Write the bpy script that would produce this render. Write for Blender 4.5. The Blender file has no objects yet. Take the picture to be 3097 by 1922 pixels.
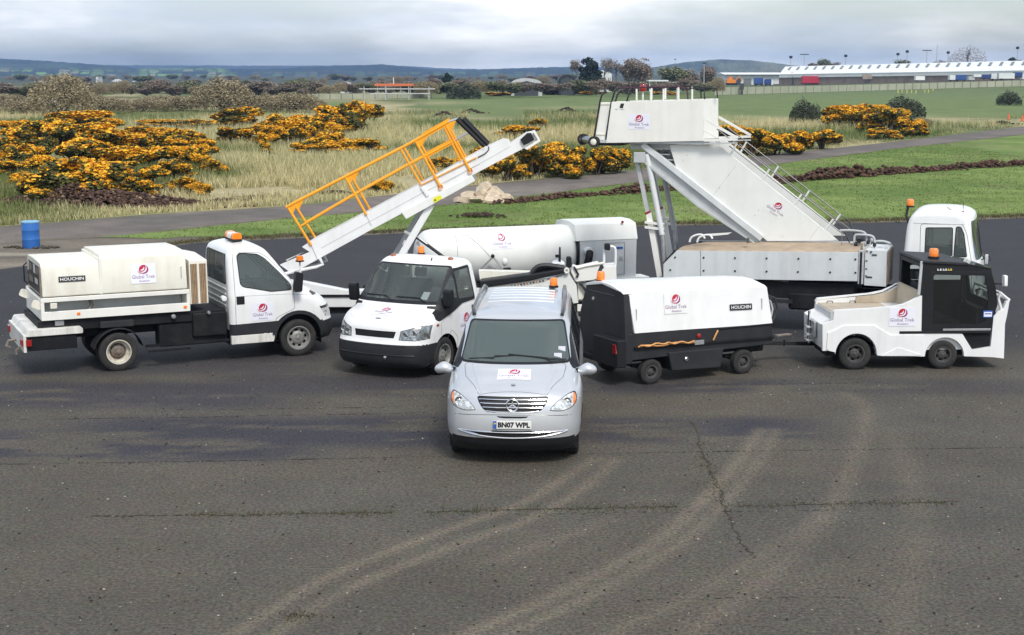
import bpy, bmesh, math, random
import numpy as np
from mathutils import Vector, Matrix

random.seed(7)
rng = np.random.default_rng(7)
R = math.radians
scene = bpy.context.scene
col = scene.collection

# ---------------------------------------------------------------- camera
F_PX, CXP, CYP, CAM_H, HORIZON = 4500.0, 1548.5, 961.0, 5.5, 222.0     # in pixels of the 3097 x 1922 photograph
PITCH = math.atan((CYP - HORIZON) / F_PX)
cam_d = bpy.data.cameras.new('camera')
cam_d.sensor_width = 36.0
cam_d.lens = F_PX / 3097.0 * 36.0
cam_d.clip_start = 0.1
cam_d.clip_end = 40000
cam = bpy.data.objects.new('camera', cam_d)
cam.location = (0, 0, CAM_H)
cam.rotation_euler = (math.pi / 2 - PITCH, 0, 0)
col.objects.link(cam)
scene.camera = cam

# ---------------------------------------------------------------- sky, sun, exposure
SUN_AZ, SUN_EL = R(160), R(50)          # azimuth clockwise from +Y
world = bpy.data.worlds.new('World')
scene.world = world
world.use_nodes = True
wn = world.node_tree
wn.nodes.clear()

def build_world():
    nt = wn
    N = nt.nodes.new
    L = nt.links.new
    out = N('ShaderNodeOutputWorld')
    sky = N('ShaderNodeTexSky')
    sky.sky_type = 'NISHITA'
    sky.sun_disc = False
    sky.sun_elevation = SUN_EL
    sky.sun_rotation = SUN_AZ
    sky.air_density = 1.0
    sky.dust_density = 2.0
    bg1 = N('ShaderNodeBackground')
    bg1.inputs['Strength'].default_value = 0.12
    L(sky.outputs[0], bg1.inputs['Color'])
    tc = N('ShaderNodeTexCoord')
    mp = N('ShaderNodeMapping'); mp.inputs['Scale'].default_value = (4.6, 4.6, 24.0)
    mp.inputs['Location'].default_value = (2.35, 0.4, 0.1)
    L(tc.outputs['Generated'], mp.inputs[0])
    n1 = N('ShaderNodeTexNoise'); n1.inputs['Scale'].default_value = 1.0; n1.inputs['Detail'].default_value = 7; n1.inputs['Roughness'].default_value = 0.52
    L(mp.outputs[0], n1.inputs['Vector'])
    n2 = N('ShaderNodeTexNoise'); n2.inputs['Scale'].default_value = 0.9; n2.inputs['Detail'].default_value = 6; n2.inputs['Roughness'].default_value = 0.55
    mp2 = N('ShaderNodeMapping'); mp2.inputs['Location'].default_value = (7.7, 4.3, 0); mp2.inputs['Scale'].default_value = (3.0, 3.0, 16.0)
    L(tc.outputs['Generated'], mp2.inputs[0]); L(mp2.outputs[0], n2.inputs['Vector'])
    shade = N('ShaderNodeValToRGB')
    e = shade.color_ramp.elements
    e[0].position = 0.40; e[0].color = (0.50, 0.555, 0.625, 1)
    e[1].position = 0.61; e[1].color = (0.86, 0.86, 0.86, 1)
    m = shade.color_ramp.elements.new(0.5); m.color = (0.60, 0.635, 0.675, 1)
    L(n1.outputs[0], shade.inputs[0])
    mask = N('ShaderNodeValToRGB')
    e = mask.color_ramp.elements
    e[0].position = 0.40; e[0].color = (0.12, 0.12, 0.12, 1)
    e[1].position = 0.60; e[1].color = (1, 1, 1, 1)
    L(n2.outputs[0], mask.inputs[0])
    bg2 = N('ShaderNodeBackground'); bg2.inputs['Strength'].default_value = 0.92
    L(shade.outputs[0], bg2.inputs['Color'])
    mix = N('ShaderNodeMixShader')
    L(mask.outputs[0], mix.inputs[0]); L(bg1.outputs[0], mix.inputs[1]); L(bg2.outputs[0], mix.inputs[2])
    L(mix.outputs[0], out.inputs['Surface'])
build_world()

sun_d = bpy.data.lights.new('sun', 'SUN')
sun_d.energy = 1.5
sun_d.angle = R(14)
sun_d.color = (1.0, 0.965, 0.91)
sun = bpy.data.objects.new('sun', sun_d)
sdir = Vector((math.sin(SUN_AZ) * math.cos(SUN_EL), math.cos(SUN_AZ) * math.cos(SUN_EL), math.sin(SUN_EL)))
sun.rotation_euler = sdir.to_track_quat('Z', 'Y').to_euler()
sun.location = sdir * 60
col.objects.link(sun)

vs = scene.view_settings
vs.view_transform = 'Standard'
vs.look = 'None'
vs.exposure = 0.74
vs.gamma = 1.0
vs.use_curve_mapping = False
scene.cycles.use_denoising = True
scene.cycles.max_bounces = 6
scene.cycles.transparent_max_bounces = 12
scene.cycles.volume_bounces = 0
scene.cycles.caustics_reflective = False
scene.cycles.caustics_refractive = False
scene.cycles.sample_clamp_indirect = 6

# ---------------------------------------------------------------- pixel -> place
_fw = np.array([0, math.cos(PITCH), -math.sin(PITCH)])
_up = np.array([0, math.sin(PITCH), math.cos(PITCH)])
_C = np.array([0, 0, CAM_H])

def ray(u, v):
    return _fw + np.array([1., 0, 0]) * ((u - CXP) / F_PX) + _up * ((CYP - v) / F_PX)

def gnd(u, v, z=0.0):
    d = ray(u, v)
    p = _C + d * ((z - CAM_H) / d[2])
    return float(p[0]), float(p[1])

def at_y(u, v, Y):
    d = ray(u, v)
    p = _C + d * (Y / d[1])
    return float(p[0]), float(p[1]), float(p[2])

class Pose:
    """A thing standing on the ground: origin, heading; pixels can be laid on its planes."""
    def __init__(s, o, deg):
        s.o = np.array([o[0], o[1], 0.0]); t = R(deg); s.rz = t
        s.x = np.array([math.cos(t), math.sin(t), 0]); s.y = np.array([-math.sin(t), math.cos(t), 0])
    def on_y(s, u, v, y=0.0):
        d = ray(u, v); t = ((s.o + s.y * y - _C) @ s.y) / (d @ s.y); p = _C + t * d - s.o
        return float(p @ s.x), float(p[2])
    def on_x(s, u, v, x=0.0):
        d = ray(u, v); t = ((s.o + s.x * x - _C) @ s.x) / (d @ s.x); p = _C + t * d - s.o
        return float(p @ s.y), float(p[2])

def zoomer(x0, y0, s):
    return lambda x, y: (x0 + x * s, y0 + y * s)

# ---------------------------------------------------------------- materials
M = {}
def new_mat(name):
    m = bpy.data.materials.new(name); m.use_nodes = True
    nt = m.node_tree
    return m, nt, nt.nodes['Principled BSDF']

def mat(name, c, rough=0.5, metal=0.0, coat=0.0, vary=0.0, vscale=3.0, dirt=0.0, dirt_c=(0.12, 0.10, 0.075), dscale=1.6,
        bump=0.0, bscale=60.0, emit=None, streak=False, spec=None):
    m, nt, b = new_mat(name)
    N, L = nt.nodes.new, nt.links.new
    b.inputs['Base Color'].default_value = (*c, 1)
    b.inputs['Roughness'].default_value = rough
    b.inputs['Metallic'].default_value = metal
    if spec is not None:
        b.inputs['Specular IOR Level'].default_value = spec
    if coat:
        b.inputs['Coat Weight'].default_value = coat
        b.inputs['Coat Roughness'].default_value = 0.08
    src = None
    tc = N('ShaderNodeTexCoord')
    if vary:
        n = N('ShaderNodeTexNoise'); n.inputs['Scale'].default_value = vscale; n.inputs['Detail'].default_value = 5
        L(tc.outputs['Object'], n.inputs['Vector'])
        r = N('ShaderNodeValToRGB')
        r.color_ramp.elements[0].position = 0.3; r.color_ramp.elements[1].position = 0.7
        r.color_ramp.elements[0].color = (*[max(0, x * (1 - vary)) for x in c], 1)
        r.color_ramp.elements[1].color = (*[min(1, x * (1 + vary)) for x in c], 1)
        L(n.outputs[0], r.inputs[0]); src = r.outputs[0]
    if dirt:
        mp = N('ShaderNodeMapping')
        mp.inputs['Scale'].default_value = (dscale * (3 if streak else 1), dscale * (3 if streak else 1), dscale * (0.35 if streak else 1))
        L(tc.outputs['Object'], mp.inputs[0])
        n = N('ShaderNodeTexNoise'); n.inputs['Scale'].default_value = 1.0; n.inputs['Detail'].default_value = 8; n.inputs['Roughness'].default_value = 0.66
        L(mp.outputs[0], n.inputs['Vector'])
        r = N('ShaderNodeMapRange'); r.inputs['From Min'].default_value = 0.46; r.inputs['From Max'].default_value = 0.80
        r.inputs['To Max'].default_value = dirt
        L(n.outputs[0], r.inputs['Value'])
        mx = N('ShaderNodeMix'); mx.data_type = 'RGBA'
        if src is None: mx.inputs['A'].default_value = (*c, 1)
        else: L(src, mx.inputs['A'])
        mx.inputs['B'].default_value = (*dirt_c, 1)
        L(r.outputs[0], mx.inputs['Factor']); src = mx.outputs['Result']
    if src is not None: L(src, b.inputs['Base Color'])
    if bump:
        n = N('ShaderNodeTexNoise'); n.inputs['Scale'].default_value = bscale; n.inputs['Detail'].default_value = 4
        L(tc.outputs['Object'], n.inputs['Vector'])
        bp = N('ShaderNodeBump'); bp.inputs['Strength'].default_value = bump; bp.inputs['Distance'].default_value = 0.02
        L(n.outputs[0], bp.inputs['Height']); L(bp.outputs[0], b.inputs['Normal'])
    if emit:
        b.inputs['Emission Color'].default_value = (*emit[0], 1); b.inputs['Emission Strength'].default_value = emit[1]
    M[name] = m
    return m

def glass(name, tint, rough=0.02, opac=0.0, dark=(0.02, 0.025, 0.025)):
    m = bpy.data.materials.new(name); m.use_nodes = True
    nt = m.node_tree; nt.nodes.clear()
    N, L = nt.nodes.new, nt.links.new
    out = N('ShaderNodeOutputMaterial')
    tr = N('ShaderNodeBsdfTransparent'); tr.inputs[0].default_value = (*tint, 1)
    df = N('ShaderNodeBsdfDiffuse'); df.inputs[0].default_value = (*dark, 1)
    m0 = N('ShaderNodeMixShader'); m0.inputs[0].default_value = opac
    L(tr.outputs[0], m0.inputs[1]); L(df.outputs[0], m0.inputs[2])
    gl = N('ShaderNodeBsdfGlossy'); gl.inputs['Roughness'].default_value = rough
    fr = N('ShaderNodeFresnel'); fr.inputs[0].default_value = 1.5
    mx = N('ShaderNodeMixShader')
    L(fr.outputs[0], mx.inputs[0]); L(m0.outputs[0], mx.inputs[1]); L(gl.outputs[0], mx.inputs[2])
    L(mx.outputs[0], out.inputs['Surface'])
    M[name] = m
    return m

mat('white', (0.80, 0.81, 0.80), 0.32, coat=0.4, vary=0.03, dirt=0.30, dirt_c=(0.45, 0.42, 0.36), dscale=1.2)
mat('white_clean', (0.82, 0.825, 0.815), 0.34, coat=0.35, vary=0.03, dirt=0.22, dirt_c=(0.40, 0.37, 0.31), dscale=1.3, streak=True)
mat('white_dirty', (0.72, 0.71, 0.66), 0.45, vary=0.06, dirt=0.75, dirt_c=(0.24, 0.20, 0.15), dscale=1.4, streak=True)
mat('cream', (0.80, 0.78, 0.68), 0.42, vary=0.04, dirt=0.40, dirt_c=(0.42, 0.36, 0.26), dscale=1.1, streak=True)
mat('cream_light', (0.83, 0.82, 0.76), 0.42, vary=0.03, dirt=0.22, dirt_c=(0.45, 0.40, 0.30), dscale=1.1, streak=True)
mat('off_white', (0.66, 0.69, 0.69), 0.45, vary=0.05, dirt=0.40, dirt_c=(0.34, 0.33, 0.29), dscale=1.0, streak=True)
mat('panel_white', (0.80, 0.81, 0.77), 0.42, vary=0.03, dirt=0.22, dirt_c=(0.45, 0.43, 0.36), dscale=0.9, streak=True)
mat('grey_white', (0.50, 0.52, 0.52), 0.5, vary=0.08, dirt=0.4, dirt_c=(0.20, 0.18, 0.15))
mat('silver', (0.615, 0.635, 0.655), 0.29, metal=0.45, coat=0.6, vary=0.02)
mat('chrome', (0.80, 0.81, 0.82), 0.12, metal=1.0)
mat('steel', (0.45, 0.46, 0.47), 0.42, metal=0.7, vary=0.15, vscale=8)
mat('rusty_steel', (0.22, 0.19, 0.165), 0.7, metal=0.2, vary=0.3, vscale=9, dirt=0.8, dirt_c=(0.17, 0.075, 0.03), dscale=4)
mat('black_trim', (0.013, 0.014, 0.016), 0.5, spec=0.3, vary=0.2, bump=0.1)
mat('dark_grey', (0.024, 0.0255, 0.029), 0.55, spec=0.3, vary=0.15, dirt=0.35, dirt_c=(0.065, 0.058, 0.05), dscale=2.5)
mat('chassis', (0.009, 0.0095, 0.012), 0.65, spec=0.25, vary=0.3, dirt=0.5, dirt_c=(0.04, 0.035, 0.03), dscale=3)
mat('black_gloss', (0.018, 0.019, 0.021), 0.25, coat=0.3)
mat('rubber', (0.022, 0.0215, 0.021), 0.85, vary=0.2, vscale=12, dirt=0.6, dirt_c=(0.07, 0.062, 0.052), dscale=5, bump=0.3, bscale=90)
mat('rim_cream', (0.60, 0.57, 0.47), 0.5, vary=0.1, dirt=0.9, dirt_c=(0.10, 0.075, 0.05), dscale=6)
mat('rim_grey', (0.27, 0.27, 0.255), 0.5, metal=0.2, vary=0.1, dirt=0.7, dirt_c=(0.09, 0.075, 0.06), dscale=6)
mat('rim_dark', (0.05, 0.05, 0.05), 0.6, vary=0.2, dirt=0.6, dirt_c=(0.12, 0.10, 0.08), dscale=6)
mat('amber', (0.90, 0.22, 0.015), 0.15, coat=0.8, emit=((1.0, 0.20, 0.01), 0.03))
mat('red_lens', (0.30, 0.010, 0.010), 0.2, coat=0.7)
mat('amber_dark', (0.34, 0.075, 0.015), 0.2, coat=0.6)
mat('lamp_dark', (0.30, 0.32, 0.32), 0.08, metal=0.6, vary=0.6, vscale=14)
mat('lamp_glass', (0.62, 0.64, 0.64), 0.08, metal=0.35, vary=0.5, vscale=22)
mat('orange_rail', (0.93, 0.38, 0.012), 0.4, vary=0.06, dirt=0.3, dirt_c=(0.40, 0.18, 0.04))
mat('tan_deck', (0.40, 0.31, 0.22), 0.75, vary=0.14, vscale=5, dirt=0.6, dirt_c=(0.22, 0.18, 0.13))
mat('tan_inside', (0.48, 0.41, 0.31), 0.7, vary=0.15, dirt=0.6, dirt_c=(0.25, 0.20, 0.14))
mat('brown_core', (0.22, 0.125, 0.045), 0.75, vary=0.3, vscale=14)
mat('hose_black', (0.022, 0.022, 0.024), 0.5, bump=0.4, bscale=30)
mat('seat', (0.045, 0.047, 0.052), 0.85, vary=0.2)
mat('seat_grey', (0.16, 0.165, 0.17), 0.85, vary=0.2)
mat('blue_plastic', (0.025, 0.14, 0.46), 0.42, vary=0.15, dirt=0.25, dirt_c=(0.12, 0.2, 0.35))
mat('blue_lid', (0.20, 0.42, 0.62), 0.4, vary=0.1)
mat('plate_white', (0.80, 0.80, 0.76), 0.4)
mat('ink_black', (0.012, 0.012, 0.014), 0.4)
mat('ink_white', (0.82, 0.82, 0.80), 0.5)
mat('ink_purple', (0.20, 0.07, 0.22), 0.6)
mat('ink_blue', (0.03, 0.10, 0.42), 0.5)
mat('ink_yellow', (0.75, 0.60, 0.12), 0.5)
mat('emblem_red', (0.50, 0.012, 0.05), 0.5)
mat('emblem_plum', (0.30, 0.01, 0.13), 0.5)
mat('emblem_pink', (0.66, 0.34, 0.38), 0.6)
mat('sign_white', (0.80, 0.81, 0.88), 0.5)
mat('yellow_sign', (0.75, 0.72, 0.03), 0.5)
glass('windscreen', (0.74, 0.80, 0.77), opac=0.20, dark=(0.22, 0.26, 0.25))  # grey diffuse share stands in for sky reflected in the pane
glass('side_glass', (0.72, 0.79, 0.76), opac=0.26, dark=(0.21, 0.255, 0.245))  # greyish diffuse mixed in as a painted reflection on the side panes
glass('cab_glass', (0.80, 0.83, 0.82), opac=0.06, dark=(0.10, 0.11, 0.11))
glass('van_glass', (0.30, 0.35, 0.34), opac=0.62, dark=(0.135, 0.172, 0.167))  # opaque grey-green diffuse includes a painted reflection of the sky
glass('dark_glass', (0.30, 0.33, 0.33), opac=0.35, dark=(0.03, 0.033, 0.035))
glass('clear_lens', (0.92, 0.94, 0.93))

# ---------------------------------------------------------------- mesh toolkit
def link(name, me, m=None, parent=None, loc=None):
    o = bpy.data.objects.new(name, me)
    if m is not None and me is not None and len(me.materials) == 0:
        me.materials.append(M[m] if isinstance(m, str) else m)
    col.objects.link(o)
    if parent is not None: o.parent = parent
    if loc is not None: o.location = loc
    return o

def shade(me, angle=38):
    me.polygons.foreach_set('use_smooth', [True] * len(me.polygons))
    me.set_sharp_from_angle(angle=R(angle))

def empty(name, loc=(0, 0, 0), rz=0.0, parent=None):
    o = bpy.data.objects.new(name, None); o.empty_display_size = 0.2
    o.location = loc; o.rotation_euler = (0, 0, rz)
    col.objects.link(o)
    if parent is not None: o.parent = parent
    return o

def tag(o, label=None, cat=None, group=None, kind=None):
    if label: o['label'] = label
    if cat: o['category'] = cat
    if group: o['group'] = group
    if kind: o['kind'] = kind
    return o

def copy_tree(o, parent=None):
    c = o.copy(); col.objects.link(c); c.parent = parent
    for ch in list(o.children): copy_tree(ch, c)
    return c

class MB:
    def __init__(s): s.v = []; s.f = []
    def add(s, vs, fs):
        k = len(s.v); s.v += [tuple(map(float, p)) for p in vs]; s.f += [tuple(i + k for i in f) for f in fs]; return s
    def box(s, x0, x1, y0, y1, z0, z1):
        vs = [(x, y, z) for z in (z0, z1) for y in (y0, y1) for x in (x0, x1)]
        return s.add(vs, [(0, 2, 3, 1), (4, 5, 7, 6), (0, 1, 5, 4), (2, 6, 7, 3), (0, 4, 6, 2), (1, 3, 7, 5)])
    def prism(s, poly, a0, a1, axis='y'):
        """poly: 2-D outline; extruded along axis. axis y: (x,z), axis x: (y,z), axis z: (x,y)"""
        ar = sum(poly[i][0] * poly[(i + 1) % len(poly)][1] - poly[(i + 1) % len(poly)][0] * poly[i][1] for i in range(len(poly)))
        if ar < 0: poly = poly[::-1]
        f = {'y': lambda p, a: (p[0], a, p[1]), 'x': lambda p, a: (a, p[0], p[1]), 'z': lambda p, a: (p[0], p[1], a)}[axis]
        n = len(poly)
        vs = [f(p, a0) for p in poly] + [f(p, a1) for p in poly]
        fs = [tuple(range(n)), tuple(range(2 * n - 1, n - 1, -1))] + [(i, i + n, (i + 1) % n + n, (i + 1) % n) for i in range(n)]
        if axis != 'y': fs = [t[::-1] for t in fs]
        if a1 < a0: fs = [t[::-1] for t in fs]
        return s.add(vs, fs)
    def tube(s, pts, r, n=8, caps=True):
        pts = [Vector(p) for p in pts]
        rs = r if isinstance(r, (list, tuple)) else [r] * len(pts)
        k = len(s.v); prev = None
        for i, p in enumerate(pts):
            a = pts[max(i - 1, 0)]; b = pts[min(i + 1, len(pts) - 1)]
            t = (b - a).normalized()
            if prev is None:
                u = t.cross(Vector((0, 0, 1)))
                if u.length < 0.05: u = t.cross(Vector((0, 1, 0)))
            else:
                u = prev - t * prev.dot(t)
            u.normalize(); prev = u; w = t.cross(u)
            for j in range(n):
                an = 2 * math.pi * j / n
                s.v.append(tuple(p + (u * math.cos(an) + w * math.sin(an)) * rs[i]))
        for i in range(len(pts) - 1):
            for j in range(n):
                a = k + i * n + j; b = k + i * n + (j + 1) % n
                s.f.append((a, b, b + n, a + n))
        if caps:
            s.f.append(tuple(k + j for j in range(n))[::-1]); e = k + (len(pts) - 1) * n
            s.f.append(tuple(e + j for j in range(n)))
        return s
    def bar(s, a, b, w, h):
        a = Vector(a); b = Vector(b); t = (b - a).normalized()
        u = t.cross(Vector((0, 0, 1)))
        if u.length < 0.05: u = Vector((0, 1, 0))
        u.normalize(); q = u.cross(t).normalized()
        vs = []
        for p in (a, b):
            for sx, sy in ((-1, -1), (1, -1), (1, 1), (-1, 1)):
                vs.append(p + u * (w / 2 * sx) + q * (h / 2 * sy))
        return s.add(vs, [(0, 1, 2, 3), (7, 6, 5, 4), (0, 4, 5, 1), (1, 5, 6, 2), (2, 6, 7, 3), (3, 7, 4, 0)])
    def lathe(s, prof, n=32, c=(0, 0, 0), axis='y', skip=None):
        """prof: (radius, along) pairs"""
        k = len(s.v); m = len(prof)
        for j in range(n):
            an = 2 * math.pi * j / n; ca, sa = math.cos(an), math.sin(an)
            for r, h in prof:
                if axis == 'y': p = (c[0] + r * ca, c[1] + h, c[2] + r * sa)
                elif axis == 'z': p = (c[0] + r * ca, c[1] + r * sa, c[2] + h)
                else: p = (c[0] + h, c[1] + r * ca, c[2] + r * sa)
                s.v.append(p)
        for j in range(n):
            for i in range(m - 1):
                if skip and skip(i, j): continue
                a = k + j * m + i; b = k + ((j + 1) % n) * m + i
                f = (a, a + 1, b + 1, b)
                s.f.append(f if axis != 'y' else f[::-1])
        return s
    def sphere(s, c, rx, ry, rz, n=12, m=8):
        k = len(s.v)
        for i in range(m + 1):
            th = math.pi * i / m
            for j in range(n):
                ph = 2 * math.pi * j / n
                s.v.append((c[0] + rx * math.sin(th) * math.cos(ph), c[1] + ry * math.sin(th) * math.sin(ph), c[2] + rz * math.cos(th)))
        for i in range(m):
            for j in range(n):
                a = k + i * n + j; b = k + i * n + (j + 1) % n
                s.f.append((a, a + n, b + n, b))
        return s
    def map(s, fn): s.v = [tuple(fn(p)) for p in s.v]; return s
    def mesh(s, name, angle=38):
        me = bpy.data.meshes.new(name); me.from_pydata(s.v, [], s.f); me.update()
        bm = bmesh.new(); bm.from_mesh(me); bmesh.ops.remove_doubles(bm, verts=bm.verts, dist=1e-5)
        bmesh.ops.recalc_face_normals(bm, faces=bm.faces); bm.to_mesh(me); bm.free()
        shade(me, angle)
        return me
    def build(s, name, m, parent=None, bevel=0.0, seg=2, angle=38):
        o = link(name, s.mesh(name, angle), m, parent)
        if bevel:
            b = o.modifiers.new('bevel', 'BEVEL'); b.width = bevel; b.segments = seg; b.limit_method = 'ANGLE'; b.angle_limit = R(32)
            b.harden_normals = True
        return o

def arc(cx, cz, r, a0, a1, n, rz=None):
    return [(cx + r * math.cos(R(a0 + (a1 - a0) * i / n)), cz + (rz or r) * math.sin(R(a0 + (a1 - a0) * i / n))) for i in range(n + 1)]

def rpoly(pts, r, n=4):
    """round the corners of a polygon"""
    out = []; k = len(pts)
    for i in range(k):
        p0, p1, p2 = (Vector(pts[i - 1]), Vector(pts[i]), Vector(pts[(i + 1) % k]))
        rr = r[i] if isinstance(r, (list, tuple)) else r
        d0 = p0 - p1; d2 = p2 - p1
        c = min(rr, d0.length * 0.45, d2.length * 0.45)
        if c < 1e-4: out.append(tuple(p1)); continue
        a = p1 + d0.normalized() * c; b = p1 + d2.normalized() * c
        for j in range(n + 1):
            t = j / n
            out.append(tuple(a * (1 - t) ** 2 + p1 * (2 * t * (1 - t)) + b * t * t))
    return out

def spline(pts, n=6):
    """Catmull-Rom through open points"""
    P = [Vector(p) for p in pts]; out = []
    for i in range(len(P) - 1):
        p0 = P[max(i - 1, 0)]; p1 = P[i]; p2 = P[i + 1]; p3 = P[min(i + 2, len(P) - 1)]
        for j in range(n):
            t = j / n
            out.append(tuple(0.5 * ((2 * p1) + (p2 - p0) * t + (2 * p0 - 5 * p1 + 4 * p2 - p3) * t * t + (3 * p1 - p0 - 3 * p2 + p3) * t ** 3)))
    out.append(tuple(P[-1])); return out

# ---- shells: a side silhouette drawn out to the width, edges rounded, then shaped by a function
def shell(outline, W, r, deform=None, rows=8, seg=4, step=0.16):
    ar = sum(outline[i][0] * outline[(i + 1) % len(outline)][1] - outline[(i + 1) % len(outline)][0] * outline[i][1] for i in range(len(outline)))
    if ar < 0: outline = outline[::-1]
    n = len(outline); P = [Vector(p) for p in outline]
    nr = []
    for i in range(n):
        t = (P[(i + 1) % n] - P[i - 1]).normalized(); nr.append(Vector((t.y, -t.x)))
    rings = []
    for j in range(seg + 1):
        a = math.pi / 2 * j / seg; rings.append((-(W - r) - r * math.cos(a), r * (1 - math.sin(a))))
    for j in range(1, rows):
        rings.append((-(W - r) + 2 * (W - r) * j / rows, 0.0))
    for j in range(seg, -1, -1):
        a = math.pi / 2 * j / seg; rings.append(((W - r) + r * math.cos(a), r * (1 - math.sin(a))))
    bm = bmesh.new(); vr = []
    for y, d in rings:
        vr.append([bm.verts.new((P[i].x - nr[i].x * d, y, P[i].y - nr[i].y * d)) for i in range(n)])
    for a in range(len(vr) - 1):
        for i in range(n):
            j = (i + 1) % n
            bm.faces.new((vr[a][i], vr[a + 1][i], vr[a + 1][j], vr[a][j]))
    c0 = bm.faces.new(vr[0]); c1 = bm.faces.new(vr[-1][::-1])
    bmesh.ops.recalc_face_normals(bm, faces=bm.faces)
    xs = [p.x for p in P]; zs = [p.y for p in P]
    for c, lo, hi in ((0, min(xs), max(xs)), (2, min(zs), max(zs))):
        k = max(1, int((hi - lo) / step))
        for i in range(1, k):
            co = [0, 0, 0]; no = [0, 0, 0]; co[c] = lo + (hi - lo) * i / k + 0.0037; no[c] = 1
            bm.faces.ensure_lookup_table()
            fs = [f for f in bm.faces if abs(f.normal.y) > 0.98]
            g = list({v for f in fs for v in f.verts}) + list({e for f in fs for e in f.edges}) + fs
            bmesh.ops.bisect_plane(bm, geom=g, plane_co=co, plane_no=no)
    if deform:
        for v in bm.verts: v.co = Vector(deform(v.co))
    bm.normal_update()
    return bm

_AX = {'y': (0, 2), 'x': (1, 2), 'z': (0, 1)}
def inside(pt, poly):
    x, y = pt; c = False; n = len(poly)
    for i in range(n):
        x1, y1 = poly[i]; x2, y2 = poly[i - 1]
        if (y1 > y) != (y2 > y) and x < (x2 - x1) * (y - y1) / (y2 - y1) + x1: c = not c
    return c

def cut(bm, poly, axis, test):
    """knife the outline into the shell; returns the faces inside it"""
    a, b = _AX[axis]
    lo = (min(p[0] for p in poly) - .02, min(p[1] for p in poly) - .02); hi = (max(p[0] for p in poly) + .02, max(p[1] for p in poly) + .02)
    def cand():
        out = []
        for f in bm.faces:
            if not test(f): continue
            ca = [v.co[a] for v in f.verts]; cb = [v.co[b] for v in f.verts]
            if max(ca) < lo[0] or min(ca) > hi[0] or max(cb) < lo[1] or min(cb) > hi[1]: continue
            out.append(f)
        return out
    for i in range(len(poly)):
        p, q = poly[i - 1], poly[i]
        d = (q[0] - p[0], q[1] - p[1])
        if abs(d[0]) + abs(d[1]) < 1e-5: continue
        no = [0, 0, 0]; no[a] = d[1]; no[b] = -d[0]
        co = [0, 0, 0]; co[a] = p[0]; co[b] = p[1]
        # only near this edge
        l2 = (min(p[0], q[0]) - .03, min(p[1], q[1]) - .03); h2 = (max(p[0], q[0]) + .03, max(p[1], q[1]) + .03)
        fs = []
        for f in cand():
            ca = [v.co[a] for v in f.verts]; cb = [v.co[b] for v in f.verts]
            if max(ca) < l2[0] or min(ca) > h2[0] or max(cb) < l2[1] or min(cb) > h2[1]: continue
            fs.append(f)
        if not fs: continue
        g = list({v for f in fs for v in f.verts}) + list({e for f in fs for e in f.edges}) + fs
        bmesh.ops.bisect_plane(bm, geom=g, plane_co=co, plane_no=no, dist=1e-5)
    bm.normal_update()
    res = []
    for f in cand():
        c = f.calc_center_median()
        if inside((c[a], c[b]), poly): res.append(f)
    return res

def take(bm, faces, push=0.0):
    """move faces out of bm into a bmesh of their own"""
    nb = bmesh.new(); mp = {}
    for f in faces:
        vs = []
        for v in f.verts:
            if v not in mp: mp[v] = nb.verts.new(v.co + v.normal * push)
            vs.append(mp[v])
        try: nb.faces.new(vs)
        except ValueError: pass
    bmesh.ops.delete(bm, geom=faces, context='FACES')
    nb.normal_update()
    return nb

def outline_seam(surf, poly, axis, sg, parent, r=.004, m='ink_black', step=.05, closed=True):
    """the dark gap round a panel"""
    pts = []
    q = list(poly) + ([poly[0]] if closed else [])
    for a, b in zip(q[:-1], q[1:]):
        L = math.hypot(b[0] - a[0], b[1] - a[1]); n = max(1, int(L / step))
        for i in range(n): pts.append((a[0] + (b[0] - a[0]) * i / n, a[1] + (b[1] - a[1]) * i / n))
    pts.append(q[-1])
    f = {'y': lambda p: surf.side(p[0], p[1], sg, -r * .45), 'z': lambda p: surf.top(p[0], p[1], -r * .45), 'x': lambda p: surf.front(p[0], p[1], -r * .45)}[axis]
    return seam([f(p) for p in pts], r, 'panel_gap', m, parent)

def bm_obj(bm, name, m, parent, solid=0.0, angle=32, off=-1):
    me = bpy.data.meshes.new(name)
    bmesh.ops.remove_doubles(bm, verts=bm.verts, dist=2e-5)
    bm.to_mesh(me); bm.free(); shade(me, angle)
    o = link(name, me, m, parent)
    if solid:
        s = o.modifiers.new('thickness', 'SOLIDIFY'); s.thickness = solid; s.offset = off; s.use_even_offset = False
    return o

from mathutils.bvhtree import BVHTree
class Surf:
    """finds points on a finished shell"""
    def __init__(s, bm): s.t = BVHTree.FromBMesh(bm)
    def _c(s, o, d, off):
        p, n, i, _ = s.t.ray_cast(Vector(o), Vector(d))
        return None if p is None else p + n * off
    def front(s, y, z, off=0.0): return s._c((9, y, z), (-1, 0, 0), off)
    def rear(s, y, z, off=0.0): return s._c((-9, y, z), (1, 0, 0), off)
    def side(s, x, z, sg, off=0.0): return s._c((x, 9 * sg, z), (0, -sg, 0), off)
    def top(s, x, y, off=0.0): return s._c((x, y, 9), (0, 0, -1), off)

def seam(pts, r, name, m, parent):
    pts = [p for p in pts if p is not None]
    return MB().tube(pts, r, 5).build(name, m, parent)

LEFT = lambda f: f.normal.y > 0.35
RIGHT = lambda f: f.normal.y < -0.35

def ring_on(bm_faces_poly, mapper, r, name, m, parent, n=6):
    pts = [mapper(p) for p in bm_faces_poly]; pts.append(pts[0])
    return MB().tube(pts, r, n, caps=False).build(name, m, parent)

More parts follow.
